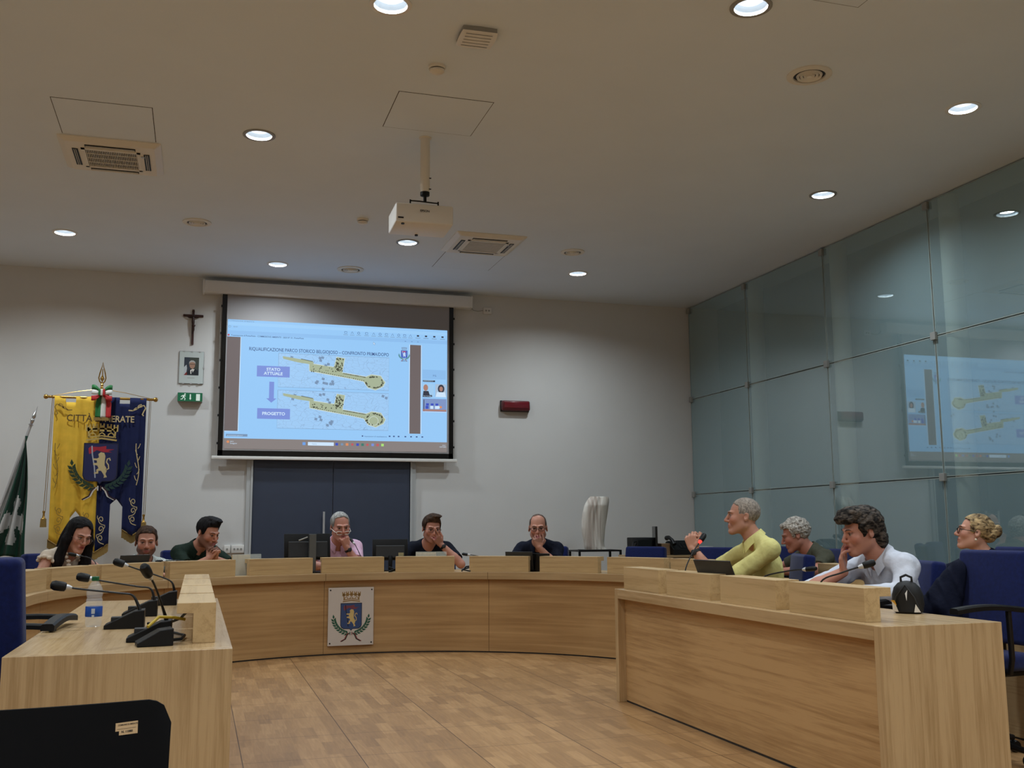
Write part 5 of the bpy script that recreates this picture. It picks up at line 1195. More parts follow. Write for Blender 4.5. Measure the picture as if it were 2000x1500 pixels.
tag(cb.build('coiled_cable', M_black, None, True), 'black cables below the smaller monitor in the desk gap', 'cable')
# water bottle
t = thing('water_bottle', 'clear plastic water bottle with blue label and green cap', 'bottle', (-0.404, 4.714, TOP))
M_pet, nt, b = new_mat('clear_plastic'); b.inputs['Base Color'].default_value = (0.92, 0.96, 0.97, 1); b.inputs['Roughness'].default_value = 0.08; b.inputs['Transmission Weight'].default_value = 0.0; b.inputs['Alpha'].default_value = 0.22; b.inputs['Specular IOR Level'].default_value = 1.0
bp = []
for z, r in [(0.004, 0.0), (0.004, 0.024), (0.0, 0.028), (0.006, 0.032), (0.02, 0.0335), (0.03, 0.032), (0.036, 0.0335), (0.088, 0.0335), (0.094, 0.031), (0.102, 0.0335), (0.112, 0.0325), (0.118, 0.029), (0.128, 0.032), (0.142, 0.0335), (0.155, 0.031), (0.168, 0.025), (0.180, 0.018), (0.188, 0.0125), (0.196, 0.0125)]: bp.append((r, z))
MB().lathe(bp, 40, closed=True).build('body', M_pet, t, True)
MB().lathe([(0.0338, 0.042), (0.0342, 0.043), (0.0342, 0.083), (0.0338, 0.084)], 40, closed=True).build('label', plain('blue_label', rgb(34, 84, 176), 0.4), t, True)
for z0, z1 in ((0.055, 0.076),): MB().add([(0.0345*math.sin(a), -0.0345*math.cos(a), z) for z in (z0, z1) for a in (-0.2, 0, 0.2)], [(0, 1, 4, 3), (1, 2, 5, 4)]).build('label_mark', plain('label_white', rgb(206, 216, 226), 0.4), t)
MB().add([(0.0345*math.sin(a), -0.0345*math.cos(a), z) for z in (0.042, 0.05) for a in (-0.14, 0, 0.14)], [(0, 1, 4, 3), (1, 2, 5, 4)]).build('label_mark', bpy.data.materials['label_white'], t)
MB().lathe([(0.0145, 0.190), (0.015, 0.193), (0.015, 0.206), (0.013, 0.208), (0, 0.208)], 28).build('cap', plain('green_cap', rgb(20, 96, 56), 0.4), t, True)
# backpack on the right desk
t = thing('backpack', 'black backpack with white and yellow print standing on the right desk', 'backpack', (3.165, 4.055, TOP), math.radians(-50)); t.scale = (0.8, 0.8, 0.84)
m_ = MB(); n = 24; prof = [(0.0, 0.75), (0.01, 0.92), (0.05, 1.0), (0.10, 0.97), (0.14, 0.82), (0.165, 0.55), (0.175, 0.25), (0.177, 0.02)]
for (z, s) in prof:
    for q in range(n):
        a = 2*PI*q/n; ca, sa = math.cos(a), math.sin(a)
        m_.v.append((0.088*s*abs(ca)**0.8*(1 if ca > 0 else -1), 0.062*s*abs(sa)**0.8*(1 if sa > 0 else -1) + 0.008*math.sin(z*30), z))
for k in range(len(prof)-1):
    for q in range(n): m_.f.append((k*n+q, k*n+(q+1) % n, (k+1)*n+(q+1) % n, (k+1)*n+q)); m_.m.append(0)
m_.f += [tuple(range(n-1, -1, -1)), tuple((len(prof)-1)*n+q for q in range(n))]; m_.m += [0, 0]
M_bag = plain('backpack_cloth', rgb(16, 16, 18), 0.6, 0, 0.2, 30); m_.build('body', M_bag, t, True)
MB().tube([(-0.03, -0.01, 0.168), (-0.03, -0.015, 0.195), (0.0, -0.015, 0.208), (0.03, -0.015, 0.195), (0.03, -0.01, 0.168)], 0.007, 8).build('handle', M_bag, t, True)
MB().tube([(-0.075, -0.04, 0.02), (-0.05, -0.066, 0.09), (0.0, -0.055, 0.155), (0.05, -0.066, 0.09), (0.072, -0.045, 0.02)], 0.0045, 6).build('zipper', M_dark, t, True)
wp = MB(); wp.add([(-0.075, -0.047, 0.01), (-0.04, -0.064, 0.01), (-0.055, -0.066, 0.05), (-0.078, -0.05, 0.065)], [(0, 1, 2, 3)]); wp.add([(0.045, -0.0645, 0.01), (0.078, -0.045, 0.01), (0.055, -0.066, 0.055)], [(0, 1, 2)]); wp.add([(0.0, -0.065, 0.11), (0.014, -0.064, 0.13), (0.008, -0.069, 0.07)], [(0, 1, 2)]); wp.build('white_print', M_white, t)
MB().add([(-0.088, -0.04, 0.07), (-0.06, -0.062, 0.072), (-0.048, -0.069, 0.045), (-0.06, -0.0665, 0.05)], [(0, 1, 2, 3)]).build('yellow_print', plain('yellow_print', rgb(214, 160, 40), 0.6), t)

# ------------------------------------------------------------------ people: sculpted as smooth blended volumes
class Grid:
    def __init__(s, lo, hi, h):
        s.lo = np.array(lo, float); s.h = h; s.n = np.ceil((np.array(hi)-s.lo)/h).astype(int)+1
        s.F = np.full(tuple(s.n), 0.5, np.float32)
    def sub(s, lo, hi):
        a = np.maximum(np.floor((np.array(lo)-s.lo)/s.h).astype(int), 0); b = np.minimum(np.ceil((np.array(hi)-s.lo)/s.h).astype(int)+1, s.n)
        if (b <= a).any(): return None
        ax = [(s.lo[i] + s.h*np.arange(a[i], b[i])).astype(np.float32) for i in range(3)]
        X, Y, Z = np.meshgrid(*ax, indexing='ij'); return (slice(a[0], b[0]), slice(a[1], b[1]), slice(a[2], b[2])), X, Y, Z
    def comb(s, sl, d, k, op):
        F = s.F[sl]
        if op == 'add':
            if k > 0: hh = np.clip(0.5+0.5*(F-d)/k, 0, 1); s.F[sl] = F*(1-hh)+d*hh - k*hh*(1-hh)
            else: s.F[sl] = np.minimum(F, d)
        elif op == 'cut':
            if k > 0: hh = np.clip(0.5-0.5*(F+d)/k, 0, 1); s.F[sl] = F*(1-hh) - d*hh + k*hh*(1-hh)
            else: s.F[sl] = np.maximum(F, -d)
    def ell(s, c, r, R=None, k=0.01, op='add'):
        c = np.array(c, float); r = np.array(r, float); m = r.max() + k + 3*s.h
        q = s.sub(c-m, c+m)
        if q is None: return s
        sl, X, Y, Z = q; P = [X-c[0], Y-c[1], Z-c[2]]
        if R is not None: R = np.array(R); P = [R[0, i]*P[0] + R[1, i]*P[1] + R[2, i]*P[2] for i in range(3)]
        k0 = np.sqrt(sum((P[i]/r[i])**2 for i in range(3))) + 1e-6; k1 = np.sqrt(sum((P[i]/r[i]**2)**2 for i in range(3))) + 1e-6
        s.comb(sl, k0*(k0-1)/k1, k, op); return s
    def cap(s, a, b, ra, rb, k=0.01, op='add', cut0=None, cut1=None):
        a = np.array(a, float); b = np.array(b, float); m = max(ra, rb) + k + 3*s.h
        q = s.sub(np.minimum(a, b)-m, np.maximum(a, b)+m)
        if q is None: return s
        sl, X, Y, Z = q; d = b-a; L2 = float(d@d)+1e-9
        t = ((X-a[0])*d[0] + (Y-a[1])*d[1] + (Z-a[2])*d[2])/L2; tc_ = np.clip(t, 0, 1)
        D = np.sqrt((X-a[0]-tc_*d[0])**2 + (Y-a[1]-tc_*d[1])**2 + (Z-a[2]-tc_*d[2])**2) - (ra + (rb-ra)*tc_)
        if cut1 is not None: D = np.maximum(D, (t-cut1)*math.sqrt(L2))
        s.comb(sl, D, k, op); return s
    def plane(s, p, n):      # remove everything on the +n side
        p = np.array(p, float); n = np.array(n, float); n /= np.linalg.norm(n)
        ax = [(s.lo[i] + s.h*np.arange(s.n[i])).astype(np.float32) for i in range(3)]
        D = ((ax[0]-p[0])*n[0])[:, None, None] + ((ax[1]-p[1])*n[1])[None, :, None] + ((ax[2]-p[2])*n[2])[None, None, :]
        s.F = np.maximum(s.F, D); return s
    def mesh(s):
        F = s.F; F[0] = F[-1] = 0.5; F[:, 0] = F[:, -1] = 0.5; F[:, :, 0] = F[:, :, -1] = 0.5
        S = F < 0; nx, ny, nz = F.shape
        cnt = np.zeros((nx-1, ny-1, nz-1), np.int8)
        for i in (0, 1):
            for j in (0, 1):
                for k in (0, 1): cnt += S[i:nx-1+i, j:ny-1+j, k:nz-1+k]
        cells = np.argwhere((cnt > 0) & (cnt < 8)); idx = -np.ones(cnt.shape, np.int32); idx[tuple(cells.T)] = np.arange(len(cells))
        acc = np.zeros((len(cells), 3)); nn = np.zeros(len(cells))
        co = [(i, j, k) for i in (0, 1) for j in (0, 1) for k in (0, 1)]
        for a in co:
            for ax in range(3):
                if a[ax]: continue
                b = list(a); b[ax] = 1
                fa = F[cells[:, 0]+a[0], cells[:, 1]+a[1], cells[:, 2]+a[2]]; fb = F[cells[:, 0]+b[0], cells[:, 1]+b[1], cells[:, 2]+b[2]]
                m = (fa < 0) != (fb < 0); t = np.where(m, fa/(fa-fb+1e-12), 0)
                p = np.tile(np.array(a, float), (len(cells), 1)); p[:, ax] += t
                acc[m] += p[m]; nn[m] += 1
        V = (cells + acc/nn[:, None])*s.h + s.lo
        Q = []
        for ax in range(3):
            o = [0, 0, 0]; o[ax] = 1
            A_ = S[:nx-o[0], :ny-o[1], :nz-o[2]]; B_ = S[o[0]:, o[1]:, o[2]:]
            e = np.argwhere(A_ != B_); u, v = [(1, 2), (2, 0), (0, 1)][ax]
            e = e[(e[:, u] > 0) & (e[:, v] > 0)]
            du = np.zeros(3, int); du[u] = 1; dv = np.zeros(3, int); dv[v] = 1
            q = [idx[tuple((e-x).T)] for x in (du*0, du, du+dv, dv)]
            q = np.stack(q, 1); fl = ~A_[tuple(e.T)]; q[fl] = q[fl][:, ::-1]
            Q.append(q[:, ::-1])
        return V, np.concatenate(Q)
def np_obj(name, V, Q, mat, parent, col=None):
    me = bpy.data.meshes.new(name)
    me.vertices.add(len(V)); me.vertices.foreach_set('co', V.astype(np.float32).ravel())
    me.loops.add(Q.size); me.loops.foreach_set('vertex_index', Q.astype(np.int32).ravel())
    me.polygons.add(len(Q)); me.polygons.foreach_set('loop_start', (np.arange(len(Q))*4).astype(np.int32))
    me.polygons.foreach_set('use_smooth', np.ones(len(Q), bool)); me.update(calc_edges=True); me.validate()
    if col is not None:
        at = me.color_attributes.new('tone', 'FLOAT_COLOR', 'POINT'); c4 = np.ones((len(V), 4), np.float32); c4[:, :3] = col; at.data.foreach_set('color', c4.ravel())
    me.materials.append(mat); o = bpy.data.objects.new(name, me); COL.objects.link(o); o.parent = parent; return o
M_skin, nt, b = new_mat('skin'); L = nt.links.new
vc = N(nt, 'ShaderNodeVertexColor'); vc.layer_name = 'tone'; L(vc.outputs[0], b.inputs['Base Color']); b.inputs['Roughness'].default_value = 0.5; b.inputs['Specular IOR Level'].default_value = 0.35
def cloth_mat(name, col, stripes=None, rough=0.85):
    m = plain(name, col, rough, 0, 0.1, 9, 0.25, 28, 0.15)
    m.node_tree.nodes['Bump'].inputs['Distance'].default_value = 0.02
    if stripes:
        nt = m.node_tree; L = nt.links.new; b = nt.nodes['Principled BSDF']
        tc = N(nt, 'ShaderNodeTexCoord'); wv = N(nt, 'ShaderNodeTexWave'); wv.inputs['Scale'].default_value = 14; wv.bands_direction = 'X'; L(tc.outputs['Object'], wv.inputs[0])
        r = N(nt, 'ShaderNodeValToRGB'); r.color_ramp.elements[0].position = 0.32; r.color_ramp.elements[0].color = stripes; r.color_ramp.elements[1].position = 0.42; r.color_ramp.elements[1].color = col
        L(wv.outputs['Fac'], r.inputs[0]); L(r.outputs[0], b.inputs['Base Color'])
    return m
def hair_mat(name, c0, c1, scale=(60, 60, 14), thr=(0.35, 0.65)):
    m, nt, b = new_mat(name); L = nt.links.new
    tc = N(nt, 'ShaderNodeTexCoord'); mp = N(nt, 'ShaderNodeMapping'); mp.inputs['Scale'].default_value = scale; L(tc.outputs['Object'], mp.inputs[0])
    nz = N(nt, 'ShaderNodeTexNoise'); nz.inputs['Scale'].default_value = 1.0; nz.inputs['Detail'].default_value = 5; nz.inputs['Distortion'].default_value = 0.8; L(mp.outputs[0], nz.inputs[0])
    r = N(nt, 'ShaderNodeValToRGB'); r.color_ramp.elements[0].position = thr[0]; r.color_ramp.elements[0].color = c0; r.color_ramp.elements[1].position = thr[1]; r.color_ramp.elements[1].color = c1
    L(nz.outputs['Fac'], r.inputs[0]); L(r.outputs[0], b.inputs['Base Color']); b.inputs['Roughness'].default_value = 0.7; b.inputs['Specular IOR Level'].default_value = 0.15
    bp = N(nt, 'ShaderNodeBump'); bp.inputs['Strength'].default_value = 0.7; bp.inputs['Distance'].default_value = 0.006; L(nz.outputs['Fac'], bp.inputs['Height']); L(bp.outputs[0], b.inputs['Normal'])
    return m
def rotm(yaw, pitch, roll):
    return np.array((Matrix.Rotation(math.radians(yaw), 3, 'Z') @ Matrix.Rotation(math.radians(pitch), 3, 'X') @ Matrix.Rotation(math.radians(roll), 3, 'Y')))
def add_hand(g, W, D, Nn, side, curl, S, spread=0.12, thumb=0.3, open_idx=None):
    """W wrist, D direction of the palm, Nn palm normal, side +1 left hand / -1 right hand"""
    W = np.array(W, float); D = np.array(D, float); D /= np.linalg.norm(D); Nn = np.array(Nn, float); Nn -= D*(Nn@D); Nn /= np.linalg.norm(Nn)
    T = np.cross(D, Nn)*(-side)    # towards the thumb
    for i, off in enumerate((-0.031, -0.011, 0.010, 0.030)):   # little .. index
        kn = W + D*(0.082 - 0.004*abs(i-2))*S + T*off*S
        g.cap(W + D*0.012*S + T*off*0.55*S, kn, 0.016*S, 0.0125*S, 0.008)
        ln = np.array([(0.030, 0.020, 0.018), (0.040, 0.026, 0.020), (0.044, 0.028, 0.021), (0.039, 0.024, 0.020)][i])*S
        c = curl if np.isscalar(curl) else curl[3-i]
        p = kn; ang = 0; dirv = D + T*(i-1.5)*spread; dirv /= np.linalg.norm(dirv); r0 = 0.0095*S
        for k in range(3):
            ang += c*(1.0 if k else 0.85); v = dirv*math.cos(ang) + Nn*math.sin(ang); q = p + v*ln[k]
            g.cap(p, q, r0, r0*0.92, 0.003); p = q; r0 *= 0.93
    a = W + D*0.02*S + T*0.026*S; v1 = D*0.62 + T*0.66 + Nn*0.35*(0.3+thumb); v1 /= np.linalg.norm(v1); b_ = a + v1*0.042*S
    v2 = D*0.85 + T*(0.35-0.4*thumb) + Nn*0.55*thumb; v2 /= np.linalg.norm(v2); c_ = b_ + v2*0.03*S; d_ = c_ + (v2*0.8 + D*0.2)*0.024*S
    g.cap(a, b_, 0.0155*S, 0.0125*S, 0.008); g.cap(b_, c_, 0.0118*S, 0.0105*S, 0.004); g.cap(c_, d_, 0.0105*S, 0.009*S, 0.003)
def vnoise(P, f, seed=0):
    r_ = np.random.default_rng(seed); o = 0
    for k in range(5):
        a = r_.normal(size=3); a /= np.linalg.norm(a); b_ = r_.normal(size=3)
        o = o + np.sin((P[0]*a[0] + P[1]*a[1] + P[2]*a[2])*f*(0.7+0.25*k) + r_.uniform(0, 6) + 1.3*np.sin((P[0]*b_[0]+P[1]*b_[1]+P[2]*b_[2])*f*0.5))
    return o/5
def person(name_label, pel, yaw, head, hyaw, hpitch, hroll, S=1.05, HS=1.08, skin=(200, 150, 125), hair=None, hmat=None, beard=0.0, brow=(50, 36, 30), shirt=None, smat=None, sleeve='short', arms=None, glasses=None, age=0.3, female=False, neck_open=0.0, trousers=(40, 42, 50), res=0.0055, collar=None, watch=None, bulk=1.0, shz=None):
    t = thing('person', name_label, 'person', (pel[0], pel[1], 0), math.radians(yaw), None)
    B = rotm(yaw, 0, 0); toL = lambda p: B.T @ (np.array(p, float) - np.array([pel[0], pel[1], 0]))
    hc = toL(head); HR = rotm(hyaw-yaw, hpitch, hroll)
    hp = lambda p: hc + HR @ (np.array(p, float)*HS)
    # skeleton
    nb = hp((0, 0.050, -0.135)); nb = nb + np.array([0, 0.018, 0.0])
    sw = (0.155 if female else 0.175)*S; P0 = np.array([0, 0.0, 0.53])
    ch = nb*0.62 + P0*0.38 + np.array([0, 0.035, 0.0]); be = nb*0.28 + P0*0.72 + np.array([0, 0.02, 0])
    sd = np.array([0.0, 0.03, -0.038]); shc = nb + sd
    sh = {1: shc + np.array([sw, 0.012, -0.02]), -1: shc + np.array([-sw, 0.012, -0.02])}
    if shz: 
        for k_, v_ in shz.items(): sh[k_] = sh[k_] + np.array(v_)
    spine = nb - P0; tl = math.atan2(-spine[1], spine[2]); Rt = np.array(Matrix.Rotation(tl, 3, 'X'))
    AR = {}
    for sgn in (1, -1):
        a = dict(arms[sgn])
        for kk in ('elbow', 'wrist'): a[kk] = hp(a[kk][1]) if a[kk][0] == 'h' else np.array(a[kk], float)
        for kk in ('dir', 'norm'): a[kk] = HR @ np.array(a[kk][1], float) if a[kk][0] == 'h' else np.array(a[kk], float)
        AR[sgn] = (sh[sgn], a['elbow'], a['wrist'], a)
    allp = np.array([hc, nb, P0] + [q for s_ in AR.values() for q in s_[:3]] + [s_[2] for s_ in AR.values()])
    lo = allp.min(0) - 0.24; hi = allp.max(0) + 0.24; lo[2] = 0.42
    # ---- body (skin): one continuous volume
    g = Grid(lo, hi, res)
    def torso(g, inf, k=0.05):
        g.ell(ch, np.array([0.158*S*bulk + inf, 0.105*S*bulk + inf, 0.175*S + inf]), Rt, k)
        g.ell(be, np.array([0.145*S*bulk + inf, 0.112*S*bulk + inf, 0.16*S + inf]), Rt, k)
        g.ell(P0, np.array([0.165*S + inf, 0.125*S + inf, 0.11*S + inf]), None, k)
        g.cap(sh[1]*0.88 + shc*0.12, sh[-1]*0.88 + shc*0.12, 0.050*S + inf, 0.050*S + inf, k)
        for s_ in (1, -1): g.cap(nb + np.array([s_*0.02, 0.012, 0.01]), sh[s_]*0.8+shc*0.2, 0.042*S + inf, 0.045*S + inf, 0.04)
    torso(g, -0.004)
    g.cap(hp((0, 0.022, -0.05)), nb + np.array([0, 0.01, -0.03]), (0.050 if female else 0.056)*S, (0.054 if female else 0.062)*S, 0.02)
    for sgn in (1, -1):
        s0, el, wr, a = AR[sgn]
        g.cap(s0, el, 0.050*S*(0.85 if female else 1), 0.040*S*(0.9 if female else 1), 0.03); g.cap(el, el*0.65+wr*0.35, 0.039*S, 0.042*S, 0.012); g.cap(el*0.7+wr*0.3, wr, 0.041*S*(0.88 if female else 1), 0.0265*S, 0.012)
        toD = lambda v: v
        add_hand(g, wr, toD(a['dir']), toD(a['norm']), sgn, a.get('curl', 0.9), S*(0.92 if female else 1.0), a.get('spread', 0.06), a.get('thumb', 0.5))
    # head in its own frame, blended into the body
    E = lambda c, r, k=0.012, op='add', rr=None: g.ell(hp(c), np.array(r)*HS, HR if rr is None else HR @ rr, k, op)
    Cc = lambda a, b_, ra, rb, k=0.008, op='add': g.cap(hp(a), hp(b_), ra*HS, rb*HS, k, op)
    fw_ = 0.94 if female else 1.0
    E((0, 0.018, 0.042), (0.076, 0.096, 0.086), 0.02); E((0, -0.022, -0.02), (0.064*fw_, 0.070, 0.084), 0.03)
    for sx in (1, -1):
        Cc((sx*0.050*fw_, 0.004, -0.055), (sx*0.018, -0.064, -0.098), 0.020, 0.018, 0.03)
        E((sx*0.040, -0.064, -0.018), (0.024, 0.022, 0.024), 0.02)
        Cc((sx*0.012, -0.092, 0.030), (sx*0.045, -0.076, 0.030), 0.008, 0.008, 0.012)
    E((0, -0.078, -0.098), (0.022, 0.018, 0.017), 0.018)
    E((0, -0.084, -0.060), (0.028, 0.014, 0.020), 0.014)
    for sx in (1, -1):
        E((sx*0.031, -0.094, 0.008), (0.019, 0.014, 0.013), 0.010, 'cut'); E((sx*0.031, -0.0755, 0.006), (0.0135, 0.0125, 0.0125), 0.002)
        Cc((sx*0.020, -0.088, 0.0150), (sx*0.042, -0.083, 0.0145), 0.0042, 0.0042, 0.003)
        Cc((sx*0.021, -0.087, -0.0035), (sx*0.041, -0.082, -0.003), 0.0035, 0.0035, 0.003)
    Cc((0, -0.088, 0.020), (0, -0.113, -0.022), 0.0080, 0.0105, 0.010); E((0, -0.112, -0.026), (0.0105, 0.011, 0.010), 0.006)
    for sx in (1, -1): E((sx*0.0125, -0.100, -0.030), (0.0085, 0.011, 0.008), 0.006)
    Cc((-0.020, -0.0915, -0.0545), (0.020, -0.0915, -0.0545), 0.0052, 0.0052, 0.006); Cc((-0.016, -0.0915, -0.0665), (0.016, -0.0915, -0.0665), 0.0062, 0.0062, 0.006)
    Cc((-0.022, -0.100, -0.0605), (0.022, -0.100, -0.0605), 0.0022, 0.0022, 0.002, 'cut')
    for sx in (1, -1):
        rr = np.array(Euler((math.radians(-12), 0, math.radians(sx*22))).to_matrix())
        E((sx*0.079, 0.014, 0.000), (0.0085, 0.019, 0.031), 0.006, 'add', rr); E((sx*0.086, 0.008, 0.004), (0.006, 0.009, 0.016), 0.004, 'cut', rr)
    V, Q = g.mesh()
    # skin tone by place on the head
    hv = ((V - hc) @ HR)/HS; sk = np.array([lin(c) for c in skin]); col = np.tile(sk, (len(V), 1))
    def blend(mask, c, cc=None):
        m = np.clip(mask, 0, 1)[:, None]; col[:] = col*(1-m) + np.array([lin(x) for x in c])*m
    gz = lambda x, y, z, c, s_: np.exp(-(((x-c[0])/s_[0])**2 + ((y-c[1])/s_[1])**2 + ((z-c[2])/s_[2])**2))
    x, y, z = hv.T
    blend(0.30*(gz(np.abs(x), y, z, (0.045, -0.07, -0.02), (0.03, 0.03, 0.022)) + gz(x, y, z, (0, -0.11, -0.022), (0.016, 0.02, 0.016))), (190, 90, 76))
    dj = (hc - V); isarm = np.linalg.norm(dj, axis=1) > 0.2
    front = y < -0.055
    blend(1.2*front*gz(x, 0, z, (0, 0, -0.0545), (0.022, 1, 0.006)) + 1.0*front*gz(x, 0, z, (0, 0, -0.0665), (0.018, 1, 0.007)), (160, 84, 78) if not female else (168, 74, 74))
    blend(1.4*front*gz(x, 0, z, (0, 0, -0.0605), (0.022, 1, 0.0022)), (70, 30, 28))
    ax_ = np.abs(x)
    blend(0.35*front*gz(ax_, 0, z, (0.031, 0, -0.006), (0.02, 1, 0.008)), (120, 74, 60))
    if beard > 0:
        jaw = np.clip((-0.028 - z)/0.02, 0, 1)*np.clip((0.035-y)/0.03, 0, 1)*(np.abs(z) < 0.125)*(z > -0.135)
        lipm = gz(x, 0, z, (0, 0, -0.060), (0.022, 1, 0.010))*front
        cheek = gz(ax_, y, z, (0.035, -0.075, -0.03), (0.02, 0.03, 0.014))
        side_ = np.clip((ax_-0.055)/0.01, 0, 1)*np.clip((0.02-z)/0.02, 0, 1)*np.clip((0.01-y)/0.02, 0, 1)*np.clip((y+0.05)/0.03, 0, 1)*(z > -0.1)
        blend(beard*np.clip(jaw - 1.3*lipm - cheek + side_, 0, 1)*(~isarm), brow)
    if age > 0.5:
        st = np.clip(np.sin(z*420 + 4*x)*0.5+0.2, 0, 1)*(z > 0.04)*(z < 0.085)*(y < -0.03); blend(0.12*st, (120, 70, 60))
        blend(0.35*front*gz(ax_-0.026-0.35*(-0.035-z), 0, z, (0, 0, -0.045), (0.004, 1, 0.02)), (130, 76, 64))
    # eyes
    er = np.sqrt((ax_-0.031)**2/1.0 + (z-0.006)**2*1.6); eye = front*(y < -0.07)*(er < 0.0115)*(y < -0.078)
    blend(eye*0.8*(np.abs(z-0.006) < 0.0055), (150, 132, 122)); blend((er < 0.0066)*front*(np.abs(z-0.006) < 0.006), (26, 18, 16)); blend(0.5*front*(er < 0.017)*(z > 0.009), (96, 58, 48))
    blend(front*(gz(ax_, 0, z, (0.031, 0, 0.0135), (0.016, 1, 0.0026))*1.2), (48, 30, 26))
    o = np_obj('body', V, Q, M_skin, t, col)
    # eyebrows
    eb = MB()
    for sx in (1, -1): eb.tube([tuple(hp((sx*q[0], q[1], q[2]))) for q in ((0.014, -0.0985, 0.027), (0.026, -0.0965, 0.0325), (0.038, -0.090, 0.0325), (0.048, -0.081, 0.0275))], [0.0018*HS, 0.0028*HS, 0.0026*HS, 0.0012*HS], 8)
    eb.build('eyebrows', plain('eyebrow_' + name_label[:20], rgb(*brow), 0.8), t, True)
    # ---- shirt
    g = Grid(lo, hi, res); torso(g, 0.008)
    for sgn in (1, -1):
        s0, el, wr, a = AR[sgn]; f_ = 1.0
        if sleeve in ('short', 'polo'): g.cap(s0, el, 0.059*S, 0.058*S, 0.036, cut1=0.70)
        elif sleeve == 'long':
            g.cap(s0, el, 0.059*S, 0.050*S, 0.036); e2 = a.get('cuff', 0.85); g.cap(el, wr, 0.052*S, 0.040*S, 0.015, cut1=e2)
        elif sleeve == 'cap': g.cap(s0, el, 0.062*S, 0.07*S, 0.03, cut1=0.16)
    # folds
    ax3 = [(g.lo[i] + g.h*np.arange(g.n[i])).astype(np.float32) for i in range(3)]
    X, Y, Z = np.meshgrid(*ax3, indexing='ij'); near = np.abs(g.F) < 0.03
    Pn = (X[near], Y[near], Z[near]); g.F[near] += (0.0055*vnoise(Pn, 42, 3) + 0.003*vnoise(Pn, 85, 8)).astype(np.float32)
    if shirt == 'ruffle':
        for sgn in (1, -1):
            s0, el, wr, a = AR[sgn]; dv = (el-s0)/np.linalg.norm(el-s0)
            for k in range(9):
                an = 2*PI*k/9; u1 = np.cross(dv, [0, 1, 0]); u1 /= np.linalg.norm(u1); u2_ = np.cross(dv, u1)
                c = s0 + dv*0.035 + (u1*math.cos(an) + u2_*math.sin(an))*0.062; g.ell(c, (0.02, 0.02, 0.016), None, 0.006)
            c0 = nb + np.array([sgn*0.07, -0.05, -0.02])
            for k in range(7): g.ell(c0 + np.array([sgn*0.012*math.sin(k*1.9), -0.006*k - 0.02, -0.032*k]), (0.022, 0.016, 0.014), None, 0.006)
    # neck opening
    g.cap(nb + np.array([0, 0.0, -0.012 - neck_open*0.02]), hp((0, 0.02, -0.05)), 0.067*S, 0.085*S, 0.004, 'cut')
    if neck_open: g.cap(nb + np.array([0, -0.05, -0.01]), nb + np.array([0, -0.11, -0.05-0.09*neck_open]), (0.045 if neck_open > 0.5 else 0.02)*S, 0.016, 0.004, 'cut')
    g.ell(hc, np.array([0.12, 0.13, 0.15])*HS, HR, 0.0, 'cut')
    V, Q = g.mesh(); np_obj('shirt' if shirt != 'jacket' else 'jacket', V, Q, smat, t)
    # collar
    if collar:
        cm = MB(); up_ = hp((0, 0.02, -0.05)) - nb; up_ /= np.linalg.norm(up_); up_ = Vector(up_); base = Vector(nb) + Vector((0, 0.004, -0.004))
        fr2 = Vector((0, -1, 0)); fr2 = (fr2 - up_*fr2.dot(up_)).normalized(); sd2 = up_.cross(fr2)
        n = 36; vs = []
        for k in range(n+1):
            a = math.radians(18 + 324*k/n); q = fr2*math.cos(a) + sd2*math.sin(a); op = abs(k/n-0.5)*2
            r0 = 0.066*S
            for (dr_, dz) in ((0.0, 0.0), (0.0, 0.032), (0.003, 0.036), (0.007, 0.034), (0.020 + 0.012*op**4, -0.006 - 0.022*op**4), (0.016 + 0.012*op**4, -0.008 - 0.022*op**4), (0.003, 0.0)):
                vs.append(base + q*(r0+dr_) + up_*(dz - 0.028*op**3) + fr2*(0.012*op**2))
        m7 = 7; fs = [(k*m7+i, k*m7+(i+1) % m7, (k+1)*m7+(i+1) % m7, (k+1)*m7+i) for k in range(n) for i in range(m7)] + [tuple(range(m7)), tuple(n*m7+i for i in range(m7-1, -1, -1))]
        cm.add(vs, fs).build('collar', smat, t, True)
    # ---- trousers and shoes
    g = Grid((-0.32, -0.68, 0.05), (0.32, 0.22, 0.68), 0.012); g.ell(P0 + np.array([0, 0, -0.01]), (0.172*S, 0.13*S, 0.10*S), None, 0.04)
    feet = []
    for sgn in (1, -1):
        hip = np.array([sgn*0.085, -0.02, 0.535]); kn = np.array([sgn*0.11, -0.43, 0.52]); an = np.array([sgn*0.11, -0.38, 0.09]); feet.append((kn, an))
        g.cap(hip, kn, 0.085*S, 0.058*S, 0.03); g.cap(kn, an, 0.058*S, 0.045*S, 0.02)
    V, Q = g.mesh(); np_obj('trousers', V, Q, TR.setdefault(trousers, cloth_mat('trousers_%d' % trousers[2], rgb(*trousers))), t)
    for kn, an in feet:
        s_ = MB(); s_.ball((an[0], an[1]-0.06, 0.035), (0.045, 0.125, 0.035), 16, 10); s_.lathe([(0.042, 0.03), (0.045, 0.09)], 16, Matrix.Translation((an[0], an[1], 0))); s_.build('shoe', M_black, t, True)
    # ---- hair
    if hair:
        gh = Grid(np.array((-0.15, -0.15, -0.42 if hair == 'long' else -0.14)), (0.15, 0.19, 0.18), 0.0042 if hair != 'long' else 0.0052)
        ax3 = [(gh.lo[i] + gh.h*np.arange(gh.n[i])).astype(np.float32) for i in range(3)]; X, Y, Z = np.meshgrid(*ax3, indexing='ij')
        P3 = (X, Y, Z); hairs(gh, hair, X, Y, Z, P3)
        V, Q = gh.mesh(); V = hc + (V*HS) @ HR.T; np_obj('hair', V, Q, hmat, t)
